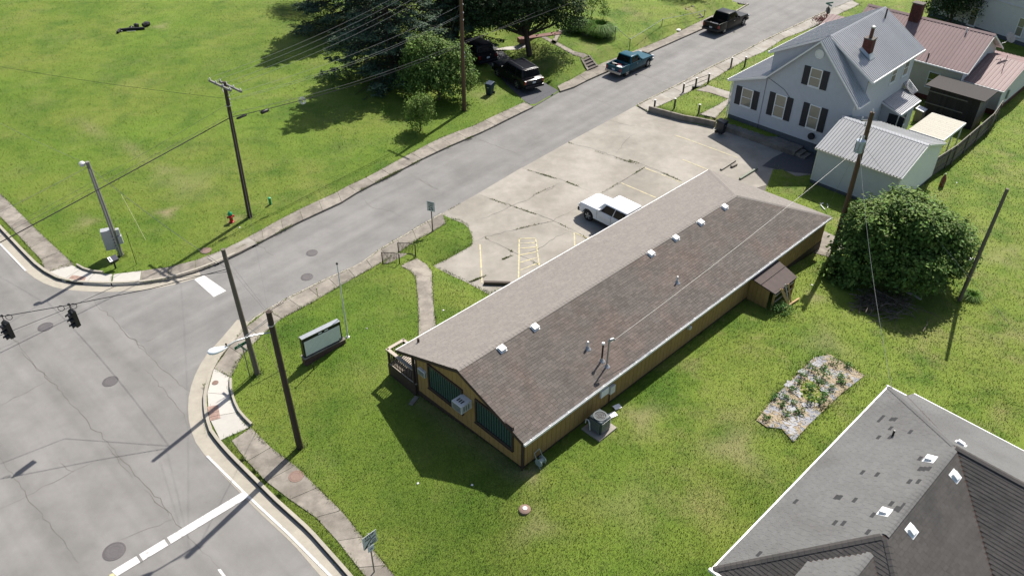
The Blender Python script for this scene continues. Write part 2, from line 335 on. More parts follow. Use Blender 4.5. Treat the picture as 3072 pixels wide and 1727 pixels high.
# bare, shaded soil along the front and side of the brown building is added after its frame is known
# ------------------------------------------------------------------ paving materials
def road_material(name, base, ang):
    m = mat(name, base, .88, .10, .9, bump=.25, bscale=120, spec=.25, col2=tuple(c*.86 for c in base), c2scale=.35, c2lo=.42, c2hi=.62)
    nt = m.node_tree; N = nt.nodes; Lk = nt.links; b = N['Principled BSDF']; old = b.inputs['Base Color'].links[0].from_socket
    geo = N.new('ShaderNodeNewGeometry'); mp = N.new('ShaderNodeMapping'); mp.vector_type = 'POINT'; mp.inputs['Rotation'].default_value = (0, 0, -ang); Lk.new(geo.outputs['Position'], mp.inputs[0])
    mp2 = N.new('ShaderNodeMapping'); mp2.inputs['Scale'].default_value = (.035, .85, 1); Lk.new(mp.outputs[0], mp2.inputs[0])
    n = N.new('ShaderNodeTexNoise'); n.inputs['Scale'].default_value = 1; n.inputs['Detail'].default_value = 3; Lk.new(mp2.outputs[0], n.inputs['Vector'])
    r = N.new('ShaderNodeMapRange'); r.inputs[1].default_value = .35; r.inputs[2].default_value = .65; r.inputs[3].default_value = .88; r.inputs[4].default_value = 1.08; Lk.new(n.outputs[0], r.inputs[0])
    n3 = N.new('ShaderNodeTexNoise'); n3.inputs['Scale'].default_value = 55; n3.inputs['Detail'].default_value = 3; Lk.new(geo.outputs['Position'], n3.inputs['Vector'])
    r3 = N.new('ShaderNodeMapRange'); r3.inputs[1].default_value = .3; r3.inputs[2].default_value = .7; r3.inputs[3].default_value = .8; r3.inputs[4].default_value = 1.2; Lk.new(n3.outputs[0], r3.inputs[0])
    a = N.new('ShaderNodeMix'); a.data_type = 'RGBA'; a.blend_type = 'MULTIPLY'; a.inputs[0].default_value = 1; Lk.new(old, a.inputs[6]); Lk.new(r.outputs[0], a.inputs[7])
    c = N.new('ShaderNodeMix'); c.data_type = 'RGBA'; c.blend_type = 'MULTIPLY'; c.inputs[0].default_value = 1; Lk.new(a.outputs[2], c.inputs[6]); Lk.new(r3.outputs[0], c.inputs[7])
    Lk.new(c.outputs[2], b.inputs['Base Color']); return m
_d = np.array(kerb_se[0])-np.array(kerb_se[5]); ANG_MAIN = math.atan2(_d[1], _d[0])
_d = np.array(park_road[-1])-np.array(park_road[0]); ANG_CROSS = math.atan2(_d[1], _d[0])
asph_main = road_material('worn_asphalt', (.203, .195, .183), ANG_MAIN)
conc = mat('concrete', (.305, .285, .25), .85, .14, 2.2, bump=.2, bscale=90, spec=.25, obj=.09, col2=(.235, .21, .175), c2scale=.5, c2lo=.42, c2hi=.62)
conc_lot = mat('lot_concrete', (.300, .278, .240), .85, .12, 1.4, bump=.2, bscale=90, spec=.25, obj=.05, col2=(.235, .215, .183), c2scale=.28, c2lo=.40, c2hi=.60)
conc_old = mat('old_concrete', (.25, .225, .19), .88, .2, 2.8, bump=.3, bscale=70, spec=.2, obj=.12, col2=(.175, .155, .13), c2scale=.9, c2lo=.42, c2hi=.6)
conc_new = mat('pale_concrete', (.42, .40, .36), .85, .08, 2.2, bump=.15, bscale=90, spec=.25, obj=.06)
gutter_m = mat('gutter_concrete', (.335, .305, .25), .85, .13, 2.5, bump=.2, bscale=90, spec=.25, obj=.06)
dark_asph = mat('fresh_asphalt', (.085, .085, .09), .85, .2, 12, bump=.4, bscale=110, spec=.25)
crack_m = mat('crack_fill', (.115, .105, .09), .9, .3, 8)
paint_w = mat('white_road_paint', (.56, .55, .53), .7, .1, 6, col2=(.25, .245, .235), c2scale=4, c2lo=.55, c2hi=.70)
paint_y = mat('yellow_road_paint', (.50, .44, .24), .7, .1, 6, col2=(.31, .285, .225), c2scale=5, c2lo=.44, c2hi=.62)
iron = mat('cast_iron', (.115, .105, .105), .7, .15, 20, bump=.5, bscale=60, metal=.3)
brick_pad = mat('red_paver', (.30, .20, .16), .85, .15, 9, obj=.12)
def sheet(name, poly, z, m, parent=None, kind=None, label=None):
    b = MB(); b.add([(x, y, z) for x, y in poly], [tuple(range(len(poly)))])
    o = b.build(name, m, parent, kind=kind, label=label)
    bm = bmesh.new(); bm.from_mesh(o.data); bmesh.ops.triangulate(bm, faces=bm.faces)
    for f in bm.faces:
        if f.normal.z < 0: f.normal_flip()
    bm.to_mesh(o.data); bm.free(); return o
seam = W0(T4([(690, 1050), (840, 1180), (1020, 1370)])+T7([(830, 55), (930, 170), (1040, 270), (1110, 335)]), 0)
main_poly = kerb_nw[:10]+seam+kerb_se[:10][::-1]+[(8, 2), (-14, -6), (-75, 30)]; i9 = road_poly.index(kerb_nw[9]); j9 = road_poly.index(kerb_se[9]); side_poly = road_poly[i9:j9+1]+seam[::-1]
road = sheet('road', main_poly, 0.0, asph_main, kind='structure', label='wide worn asphalt main road with cracks')
tag(sheet('side_street', side_poly, 0.0, road_material('side_asphalt', (.200, .193, .183), ANG_CROSS)), 'narrow grey asphalt side street running past the parking lot', None, None, 'structure')
tag(sheet('driveway', W0(T3([(600, 1252), (720, 1280), (850, 1300), (984, 1312), (1004, 1148), (870, 1172), (760, 1150), (680, 1190)]), .04), .045, dark_asph), 'dark asphalt apron between the ledge and the garage', None, None, 'structure')
tag(sheet('driveway', drive_poly, .03, dark_asph), 'dark asphalt driveway under the parked black vehicles', None, None, 'structure')
PAVED = [road_poly, parking_poly, drive_poly]
# ------------------------------------------------------------------ kerbs, gutters, pavements
def resample(poly, step):
    P_ = [np.array(p, float) for p in poly]; L = [0]
    for a, b in zip(P_[:-1], P_[1:]): L.append(L[-1]+np.linalg.norm(b-a))
    n = max(2, int(round(L[-1]/step))+1); out = []
    for t in np.linspace(0, L[-1], n):
        i = min(np.searchsorted(L, t, side='right')-1, len(P_)-2); k = (t-L[i])/(L[i+1]-L[i]+1e-9); out.append(P_[i]*(1-k)+P_[i+1]*k)
    return out
def offset(poly, d):
    out = []; n = len(poly)
    for i in range(n):
        a = np.array(poly[max(i-1, 0)], float); b = np.array(poly[min(i+1, n-1)], float); t = (b-a)/np.linalg.norm(b-a); out.append(np.array(poly[i], float)+d*np.array([-t[1], t[0]]))
    return out
def strip_slabs(pname, name, L, Rr, z0, z1, m, parent, gap=.012, zfun=None, pick=None, jit=.006):
    """one slab per segment between two polylines of equal length"""
    for i in range(len(L)-1):
        q = [np.array(L[i]), np.array(L[i+1]), np.array(Rr[i+1]), np.array(Rr[i])]; c = sum(q)/4
        def ins(p, t, s_=1):
            v = np.array(t)-p; return p+v/np.linalg.norm(v)*gap
        q2 = [ins(q[0], q[1]), ins(q[1], q[0]), ins(q[2], q[3]), ins(q[3], q[2])]
        dz = random.uniform(-jit, jit); b = MB(); b.prism([(p[0], p[1], z0) for p in q2], (0, 0, z1-z0+dz))
        b.build(name, pick(i) if pick else m, parent)
nwk = resample(kerb_nw, 1.0)
kerb_nw_o = empty('kerb', (kerb_nw[5][0], kerb_nw[5][1], 0), kind='structure', label='concrete kerb round the field corner')
kerb_se_o = empty('kerb', (kerb_se[5][0], kerb_se[5][1], 0), kind='structure', label='concrete kerb round the brown building corner')
kerb_ne_o = empty('kerb', (kerb_ne[0][0], kerb_ne[0][1], 0), kind='structure', label='concrete kerb by the grey house')
def loc_children(root):
    bpy.context.view_layer.update()
    for c in root.children: c.matrix_parent_inverse = root.matrix_world.inverted()
def kerb_run(poly, root, w=.17, top=.137, bottom=-.06, side=1, step=2.6, m=None):
    P_ = resample(poly, step/4); Q = offset(P_, side*w); n = len(P_)
    for i in range(0, n-1, 4):
        a = P_[i:i+5]; q = Q[i:i+5]
        if len(a) < 2: continue
        b = MB(); k = len(a); vs = []
        for u, v in zip(a, q): vs += [(u[0], u[1], bottom), (u[0]*.92+v[0]*.08, u[1]*.92+v[1]*.08, top), (v[0], v[1], top), (v[0], v[1], bottom)]
        fs = []
        for j in range(k-1):
            for e in range(3): fs.append((4*j+e, 4*j+4+e, 4*j+5+e, 4*j+1+e))
        fs += [(0, 1, 2, 3), (4*k-4, 4*k-3, 4*k-2, 4*k-1)]; b.add(vs, fs); b.build('kerb_stone', m or gutter_m, root)
def gutter_run(poly, root, w=.55, side=-1, step=3.0, z=.006):
    P_ = resample(poly, step/4); Q = offset(P_, side*w); n = len(P_)
    for i in range(0, n-1, 4):
        a = P_[i:i+5]; q = Q[i:i+5]
        if len(a) < 2: continue
        b = MB(); k = len(a); dz = random.uniform(-.001, .001)
        for j in range(k-1): b.quad((a[j][0], a[j][1], z+.01), (a[j+1][0], a[j+1][1], z+.01), (q[j+1][0], q[j+1][1], z+dz), (q[j][0], q[j][1], z+dz))
        b.build('gutter_slab', gutter_m, root)
kerb_shade = mat('kerb_face_shade', (.045, .04, .035), .9, .3, 5)  # near-black strip paints the kerb's shadow line onto its face
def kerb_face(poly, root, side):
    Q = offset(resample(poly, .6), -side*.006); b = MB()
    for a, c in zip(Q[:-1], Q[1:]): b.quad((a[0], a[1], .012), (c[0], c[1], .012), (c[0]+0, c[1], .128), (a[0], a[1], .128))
    b.build('shade_strip', kerb_shade, root)
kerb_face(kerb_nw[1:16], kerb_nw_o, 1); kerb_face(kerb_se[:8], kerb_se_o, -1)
kerb_run(kerb_nw[:15], kerb_nw_o, side=1, top=.19); gutter_run(kerb_nw[:13], kerb_nw_o, side=-1, w=.62)
kerb_run(kerb_nw[15:25], kerb_nw_o, side=1, w=.14, top=.10); kerb_run(kerb_nw[25:], kerb_nw_o, side=1, w=.14, top=.12)
kerb_run(kerb_se[:14], kerb_se_o, side=-1, top=.19); gutter_run(kerb_se[:15], kerb_se_o, side=1, w=.75)
kerb_run(kerb_se[13:], kerb_se_o, side=-1, w=.12, top=.11)
kerb_run(kerb_ne, kerb_ne_o, side=-1, w=.14, top=.12)
kerb_run(W0(T7([(1500, 556), (1430, 488), (1390, 406), (1374, 336), (1374, 280)]), GZ), kerb_se_o, side=-1, w=.12, top=.30, bottom=0)
kerb_run(W0(T4([(575, 800), (640, 838), (700, 852), (775, 858)]), GZ), kerb_nw_o, side=1, w=.12, top=.27, bottom=0)
for r_ in (kerb_nw_o, kerb_se_o, kerb_ne_o): loc_children(r_)
# pavements: inner edge = kerb, outer edge from the photo
def walk(name, inner, outer, step, m, label, pick=None, z1=.142, gap=.012):
    n = max(2, int(round(sum(np.linalg.norm(np.array(b)-np.array(a)) for a, b in zip(inner[:-1], inner[1:]))/step)))
    L = resample(inner, 1); def_ = None
    def re(poly):
        P_ = [np.array(p, float) for p in poly]; D = [0]
        for a, b in zip(P_[:-1], P_[1:]): D.append(D[-1]+np.linalg.norm(b-a))
        out = []
        for t in np.linspace(0, D[-1], n+1):
            i = min(np.searchsorted(D, t, side='right')-1, len(P_)-2); k = (t-D[i])/(D[i+1]-D[i]+1e-9); out.append(P_[i]*(1-k)+P_[i+1]*k)
        return out
    A = re(inner); B = re(outer); PAVED.append([tuple(p) for p in A]+[tuple(p) for p in B][::-1]); root = empty(name, (A[0][0], A[0][1], 0), kind='structure', label=label)
    strip_slabs(name, 'slab', A, B, .02, z1, m, root, pick=pick, gap=gap); loc_children(root); return root
off_nw = lambda a, b, d: [tuple(p) for p in offset(kerb_nw, d)[a:b]]
# field side, along the main road
walk('sidewalk', W0(T4([(-500, -70), (0, 425), (140, 570), (330, 775), (350, 850)]), GZ), W0(T4([(-500, -240), (0, 250), (130, 380), (300, 550), (560, 790)]), GZ), 1.7, conc_old, 'weathered concrete pavement along the main road by the field')
walk('corner_ramp', W0(T4([(352, 848), (430, 897), (560, 925), (750, 936), (835, 938)]), GZ), W0(T4([(520, 782), (590, 815), (680, 855), (760, 862), (850, 862)]), GZ), 1.5, conc_new, 'pale new concrete corner ramp by the field')
walk('sidewalk', W0(T4([(845, 938), (900, 937), (1100, 926), (1300, 892), (1500, 832), (1640, 778), (1780, 714), (1935, 632), (2200, 490), (2574, 318)])+T2([(460, 1432), (700, 1312), (900, 1207), (1100, 1112), (1400, 982), (1600, 882), (1760, 804)]), GZ),
     W0(T4([(855, 862), (950, 845), (1180, 828), (1310, 800), (1430, 768), (1560, 735), (1700, 668), (1860, 590), (2200, 400), (2574, 228)])+T2([(280, 1440), (500, 1340), (700, 1232), (900, 1122), (1100, 1022), (1290, 958), (1480, 868), (1690, 772)]), GZ), 1.6, conc_old, 'cracked concrete pavement along the field on the side street', pick=lambda i: conc_old if i != 0 else conc_new)
walk('sidewalk', W0(T2([(1962, 690)])+B2([(0, 1160), (300, 1005), (530, 908), (1060, 665), (1400, 515), (1740, 366), (2100, 190)]), GZ), W0(T2([(1940, 652)])+B2([(0, 1045), (250, 905), (500, 790), (900, 640), (1200, 520), (1450, 400), (1900, 180)]), GZ), 1.8, conc_old, 'narrow concrete pavement below the bank with the steps')
walk('sidewalk', W0(B2([(905, 1347), (1200, 1200), (1500, 1050), (1800, 885), (2200, 695), (2555, 510)])+B3([(880, 335), (1200, 185), (1600, 10)]), GZ), W0(B2([(1040, 1425), (1330, 1290), (1640, 1140), (1960, 960), (2300, 760), (2555, 650)])+B3([(700, 510), (1050, 375), (1300, 250), (1700, 60)]), GZ), 1.7, conc, 'pale concrete pavement in front of the grey house')
# brown building side
sw_in = kerb_se; inn = [tuple(p) for p in offset(kerb_se, -.18)]
walk('corner_ramp', inn[6:12], W0(T7([(1500, 558), (1430, 492), (1390, 410), (1374, 340), (1374, 290), (1378, 262)]), GZ), 1.6, conc_new, 'pale new concrete corner ramp by the brown building')
walk('sidewalk', [inn[11]]+inn[12:16], W0(T7([(1379, 262), (1402, 200), (1456, 120), (1522, 50)])+T4([(2080, 1222), (2125, 1196)]), GZ), 1.5, conc_old, 'brown stained concrete pavement round the street corner')
walk('sidewalk', inn[15:], W0(T4([(2125, 1196), (2230, 1142), (2400, 1047), (2574, 942)])+T5([(130, 872), (270, 792), (430, 702)])+[tl(790, 952, 1120, 580, 6.583), tl(1170, 762, 1120, 580, 6.583), tl(1430, 590, 1120, 580, 6.583)], GZ), 1.45, conc_old, 'grey concrete pavement beside the steps with railings')
walk('sidewalk', W0(T8([(240, 1560), (60, 1350)])+T7([(2000, 1215), (1880, 1090), (1800, 1020), (1670, 965), (1560, 850), (1460, 745), (1385, 640)]), GZ), W0(T8([(420, 1560), (215, 1330), (30, 1088)])+T7([(1935, 962), (1860, 882), (1760, 785), (1640, 702), (1500, 562)]), GZ), 1.6, conc_old, 'weathered concrete pavement along the main road lawn', pick=lambda i: conc_old if i < 9 else conc)
# ================================================================== PARKING LOT, MARKINGS, CRACKS
LOTZ = .03
lot = empty('parking_lot', (*park_road[2], 0), kind='structure', label='pale concrete parking lot of large slabs with weedy joints')
bm = bmesh.new(); bmesh.ops.contextual_create(bm, geom=[bm.verts.new((x, y, LOTZ)) for x, y in parking_poly])
bmesh.ops.triangulate(bm, faces=bm.faces); bmesh.ops.dissolve_limit(bm, angle_limit=.01, verts=bm.verts, edges=bm.edges)
joints = [((1704, 428), (2048, 548)), ((1565, 504), (1780, 579)), ((1434, 581), (1760, 715)), ((1452, 711), (1617, 794)), ((1831, 360), (2180, 462)), ((1454, 711), (1652, 655)), ((1744, 615), (2050, 440))]
def cut(bm, a, b):
    a = gz(*a, LOTZ); b = gz(*b, LOTZ); d = b-a; n = Vector((-d[1], d[0], 0)).normalized()
    bmesh.ops.bisect_plane(bm, geom=list(bm.verts)+list(bm.edges)+list(bm.faces), plane_co=Vector(a), plane_no=n)
# cut into cells with every joint line, then label pieces by side of each line
for a, b in joints[:5]: cut(bm, a, b)
cut(bm, *joints[6])
lines = [(gz(*a, LOTZ), gz(*b, LOTZ)) for a, b in joints[:5]+[joints[6]]]
groups = {}
for f in bm.faces:
    c = f.calc_center_median(); key = tuple(((b[0]-a[0])*(c.y-a[1])-(b[1]-a[1])*(c.x-a[0])) > 0 for a, b in lines); groups.setdefault(key, []).append([tuple(v.co) for v in f.verts])
bm.free()
for k, fs in groups.items():
    b = MB()
    for f in fs: b.add(f, [tuple(range(len(f)))])
    me = bpy.data.meshes.new('concrete_slab'); me.from_pydata(b.v, [], b.f); q = bmesh.new(); q.from_mesh(me); bmesh.ops.remove_doubles(q, verts=q.verts, dist=.001)
    area = sum(f.calc_area() for f in q.faces)
    if area < .05: q.free(); continue
    for f in q.faces:
        if f.normal.z < 0: f.normal_flip()
    dz = random.uniform(-.004, .004)
    for v in q.verts: v.co.z += dz
    q.to_mesh(me); q.free(); me.materials.append(conc_lot); o = bpy.data.objects.new('concrete_slab', me); COL.objects.link(o); o.parent = lot
loc_children(lot)
lot_base = sheet('lot_subbase', parking_poly, LOTZ-.02, crack_m, lot); lot_base.matrix_parent_inverse = lot.matrix_world.inverted()
def ribbon(name, px, w, z, m, parent=None, jit=0.0, taper=True, step=.35):
    P_ = [np.array(gz(x, y, z)[:2]) for x, y in px]; P_ = resample(P_, step)
    P_ = [p+rng.normal(0, jit, 2) if 0 < i < len(P_)-1 else p for i, p in enumerate(P_)]; Q = offset(P_, .5); b = MB(); n = len(P_)
    vs = []
    for i, (p, q) in enumerate(zip(P_, Q)):
        nrm = (q-p)/.5; k = w*(.5+random.uniform(-.2, .2) if jit else .5)*(1 if not taper else min(1, .25+3*min(i, n-1-i)/n))
        vs += [(p[0]-nrm[0]*k, p[1]-nrm[1]*k, z), (p[0]+nrm[0]*k, p[1]+nrm[1]*k, z)]
    b.add(vs, [(2*i, 2*i+2, 2*i+3, 2*i+1) for i in range(n-1)])
    o = b.build(name, m, parent)
    if parent is not None: o.matrix_parent_inverse = parent.matrix_world.inverted()
    return o
for px in [T7([(0, 740), (160, 960), (330, 1170), (470, 1370)]), T7([(70, 20), (190, 170), (330, 310), (480, 480), (590, 590), (720, 740), (860, 890), (1000, 1050), (1080, 1160), (1130, 1215), (1230, 1310), (1330, 1420)]), T7([(130, 110), (230, 215), (310, 280)]), T7([(640, 670), (720, 780), (790, 860)]),
           T7([(860, 930), (940, 1020), (1010, 1090)]), T7([(750, 0), (840, 60), (930, 170), (1040, 270), (1110, 335), (1150, 345)]), T4([(690, 1050), (840, 1180), (930, 1290), (1020, 1370), (1100, 1448)]), T4([(850, 1180), (960, 1220)]) if 0 else T4([(1090, 1370), (1170, 1340)]),
           T7([(0, 1045), (170, 970), (300, 900), (440, 820), (550, 770)]), T7([(0, 430), (140, 360), (280, 285)]), T7([(700, 1240), (860, 1180), (1000, 1120), (1040, 1105)]), T4([(90, 1330), (170, 1430)]), T7([(360, 770), (440, 825)]),
           T4([(840, 990), (1000, 1100), (1080, 1160)]) if 0 else T7([(860, 210), (1000, 360), (1085, 470), (1115, 540)]), T4([(1920, 610), (2020, 690), (2060, 720)]), T5([(150, 290), (240, 360), (400, 390), (480, 440)]), T5([(520, 110), (640, 180), (740, 230)]), T2([(870, 1330), (970, 1390), (1040, 1430)]), T2([(1300, 1030), (1560, 1130), (1690, 1180)])]:
    ribbon('crack', px, .026, .004, crack_m, road, jit=.05)
for px in [B2([(100, 1155), (760, 1430)]), B2([(1060, 690), (1740, 890)]), B3([(240, 320), (620, 435)]), B2([(760, 890), (1360, 1090)])]: ribbon('crack', px, .02, .004, crack_m, road, jit=.01)
def poly_paint(name, px, z, m, parent):
    o = sheet(name, [tuple(gz(x, y, z)[:2]) for x, y in px], z, m, parent); o.matrix_parent_inverse = parent.matrix_world.inverted(); return o
poly_paint('stop_line', T7([(665, 1418), (1450, 945), (1480, 978), (700, 1448)]), .020, paint_w, road)
poly_paint('crosswalk_bar', T4([(1465, 900), (1535, 866), (1706, 985), (1612, 1032)]), .006, paint_w, road)
poly_paint('lane_line', T7([(1300, 1408), (1318, 1404), (1375, 1480), (1355, 1490)]), .006, paint_w, road)
poly_paint('lane_line', T7([(652, 1440), (680, 1425), (700, 1448), (665, 1475)]), .006, paint_y, road)
ribbon('edge_line', T7([(1238, 730), (1460, 950), (1720, 1190), (1990, 1460)]), .11, .022, paint_w, road, taper=False)
ribbon('edge_line', T4([(-200, 430), (0, 632), (195, 835)]), .10, .022, paint_w, road, taper=False)
for x in (835, 1000): poly_paint('tar_band', T7([(x-40, 1330-(x-835)*.66), (x-12, 1316-(x-835)*.66), (x+14, 1352-(x-835)*.66), (x-14, 1368-(x-835)*.66)]) if 0 else T7([(x-25, 1320-(x-835)*.63), (x-8, 1312-(x-835)*.63), (x+22, 1356-(x-835)*.63), (x+5, 1366-(x-835)*.63)]), .0225, MATS['worn_asphalt'], road)
LZ = LOTZ+.009
for px in [T5([(1045, 635), (1061, 925)]), T5([(1342, 590), (1336, 892)]), T5([(1465, 590), (1492, 792)]), T5([(1340, 592), (1466, 590)]), T5([(1345, 627), (1470, 622)]), T5([(1345, 664), (1474, 656)]), T5([(1345, 716), (1478, 690)]), T5([(1345, 772), (1478, 735)]), T5([(1345, 830), (1486, 776)]),
           T5([(1756, 548), (1760, 645)]), T5([(1756, 545), (1860, 592)]), T5([(2110, 172), (2375, 285)]), T5([(2290, 60), (2574, 172)])+T6([(0, 172)][:0]), T3([(0, 1203), (200, 1283)]), T3([(20, 1045), (415, 1190)]), T3([(-60, 1020), (20, 1045)])]:
    ribbon('bay_line', px, .085, LZ, paint_y, lot, taper=False)
for px in [T5([(1030, 255), (1240, 325), (1600, 455), (1850, 585)]), T5([(1360, 60), (1500, 100), (1700, 165), (1900, 250)]), T5([(2170, 0), (2330, 55), (2574, 160)]), T2([(2020, 1075), (2200, 1120), (2574, 1250)]), T5([(1075, 580), (1290, 690), (1400, 740), (1490, 790)]), T5([(1000, 465), (1100, 430), (1230, 370), (1310, 330), (1380, 310), (1500, 240), (1600, 195), (1650, 170)]),
           T5([(990, 620), (1080, 580), (1300, 525), (1580, 460), (1810, 345)]), T5([(1960, 250), (2100, 165), (2290, 55)]), T5([(1215, 750), (1290, 715)]), T5([(1360, 715), (1490, 670), (1600, 590), (1720, 540)]), T5([(970, 920), (1110, 865)]), T2([(2380, 1160), (2440, 1080), (2500, 1020), (2560, 1000)]), T2([(1850, 1448), (1920, 1400)]), T2([(2310, 1440), (2574, 1280)]), T2([(2340, 905), (2470, 945), (2574, 955)])]:
    ribbon('crack', px, .022, LOTZ+.008, crack_m, lot, jit=.04)
# manhole covers
def manhole(px, r, z, label, m=iron):
    p = gz(*px, z); e = empty('manhole_cover', (p[0], p[1], z), random.uniform(0, 3), label, 'manhole cover', 'manhole covers in the paving')
    b = MB(); b.lathe([(r+.06, 0), (r+.06, .012), (r+.005, .014), (r+.005, 0)], seg=28); b.build('frame', m, e)
    b = MB(); b.lathe([(r, 0), (r, .010), (r*.9, .012), (r*.88, .016), (r*.6, .016), (r*.58, .012), (.01, .012)], seg=28); b.build('lid', m, e)
    return e
manhole(T4([(343, 1257)])[0], .34, .002, 'dark manhole cover below the hanging traffic signals')
manhole(T4([(2353, 700)])[0], .30, .002, 'round manhole cover in the side street nearer the storm drain')
manhole(T4([(2315, 881)])[0], .31, .002, 'round manhole cover in the side street nearer the flagpole lawn')
manhole(T7([(660, 285)])[0], .33, .002, 'round manhole cover in the main road opposite the pale corner ramp')
manhole(T7([(683, 1300)])[0], .40, .002, 'large dark manhole cover with a patched rim beside the stop line')
rust = mat('rusty_iron', (.21, .14, .11), .8, .2, 20, bump=.5, bscale=60)
manhole(T4([(1553, 682)])[0], .28, .145, 'brown manhole cover on the slab above the storm drain', rust)
manhole(T7([(1770, 852)])[0], .28, .145, 'rusty manhole cover in the pavement near the pole with the street lamp arm', rust)
manhole(T7([(1287, 293)])[0], .10, .145, 'small round valve cover in the pale corner ramp', rust)
# brick warning pads of the corner ramps
def paver_pad(q, label, nu=4, nv=4):
    P_ = [np.array(gz(x, y, .15)) for x, y in q]; e = empty('paver_pad', (*P_[0][:2], .146), 0, label, 'paving pad', 'brick warning pads in the corner ramps')
    for i in range(nu):
        for j in range(nv):
            f = lambda u, v: (P_[0]*(1-u)*(1-v)+P_[1]*u*(1-v)+P_[2]*u*v+P_[3]*(1-u)*v)
            c = [f((i+.04)/nu, (j+.04)/nv), f((i+.96)/nu, (j+.04)/nv), f((i+.96)/nu, (j+.96)/nv), f((i+.04)/nu, (j+.96)/nv)]
            b = MB(); b.prism([(p[0]-P_[0][0], p[1]-P_[0][1], 0) for p in c], (0, 0, .008)); b.build('brick', brick_pad, e)
paver_pad(T7([(1238, 436), (1304, 424), (1318, 505), (1256, 522)]), 'red brick pad in the pale ramp by the brown building')
paver_pad(T4([(545, 866), (650, 882), (630, 922), (500, 905)]), 'faded red brick pad in the pale ramp by the field')
# storm drain mouth and its slab
dk = mat('drain_void', (.01, .01, .01), .9, 0)
p0 = gz(*T4([(1640, 788)])[0], .02); p1 = gz(*T4([(1930, 645)])[0], .02)
d = empty('storm_drain', (*p0[:2], 0), math.atan2(p1[1]-p0[1], p1[0]-p0[0]), 'long dark storm drain opening in the kerb', 'drain'); Ld = float(np.hypot(*(p1-p0)[:2]))
MB().box(0, Ld, -.02, .03, .0, .11, None).build('opening', dk, d); MB().box(-.1, Ld+.1, -.03, .9, .147, .17).build('top_slab', conc, d)
# ================================================================== BUILDING HELPERS
class Fr:
    """local frame of a building: x to the right, y away along angle a, z up"""
    def __init__(s, ox, oy, a, z=0.0, k=1.0):
        s.k = k; s.o = CP+k*(np.array([ox, oy, z])-CP); s.X = np.array([math.sin(a), -math.cos(a), 0]); s.Y = np.array([math.cos(a), math.sin(a), 0]); s.a = a
    def w(s, x, y, z): return s.o+s.k*(x*s.X+y*s.Y+np.array([0, 0, z]))
    def l(s, p): d = (np.asarray(p, float)-s.o)/s.k; return np.array([d@s.X, d@s.Y, d[2]])
    def px_y(s, p, y0): return s.l(onplane(*p, s.w(0, y0, 0), s.Y))        # pixel on a wall y = const
    def px_x(s, p, x0): return s.l(onplane(*p, s.w(x0, 0, 0), s.X))        # pixel on a wall x = const
    def px_pl(s, p, A, B, C):
        A, B, C = [s.w(*q) for q in (A, B, C)]; return s.l(onplane(*p, A, np.cross(B-A, C-A)))
    def px_z(s, p, z): return s.l(gz(*p, z*s.k+s.o[2]))
    def empty(s, name, label, cat, **k):
        e = empty(name, s.o, s.a-math.pi/2, label, cat, **k); e.scale = (s.k,)*3; return e
def poly_clip_x(prof, x0, x1):
    """clip a polygon in (x,z) between two vertical lines"""
    def clip(P_, c, sg):
        out = []
        for i in range(len(P_)):
            a, b = P_[i], P_[(i+1) % len(P_)]; ia = sg*(a[0]-c) >= -1e-9; ib = sg*(b[0]-c) >= -1e-9
            if ia: out.append(a)
            if ia != ib:
                t = (c-a[0])/(b[0]-a[0]); out.append((c, a[1]+t*(b[1]-a[1])))
        return out
    return clip(clip(prof, x0, 1), x1, -1)
def poly_clip_z(prof, z0, z1):
    r = poly_clip_x([(z, x) for x, z in prof], z0, z1); return [(x, z) for z, x in r]
def lap_siding(prof, place, step=.13, lip=.03):
    """overlapping horizontal boards over a wall outline in (x,z); place(x,z,out)->point"""
    zs = [p[1] for p in prof]; z = min(zs); b = MB(); n = int((max(zs)-z)/step)+1
    for i in range(n):
        q = poly_clip_z(prof, z+i*step, z+(i+1)*step)
        if len(q) < 3: continue
        out = lambda zz: lip*(1-(zz-(z+i*step))/step)+.002
        pts = [place(x, zz, out(zz)) for x, zz in q]; b.add(pts, [tuple(range(len(pts)))])
        lo = sorted([p for p in q if abs(p[1]-(z+i*step)) < 1e-6]); 
        if len(lo) >= 2: b.quad(place(lo[0][0], lo[0][1], 0), place(lo[-1][0], lo[-1][1], 0), place(lo[-1][0], lo[-1][1], lip+.002), place(lo[0][0], lo[0][1], lip+.002))
    return b
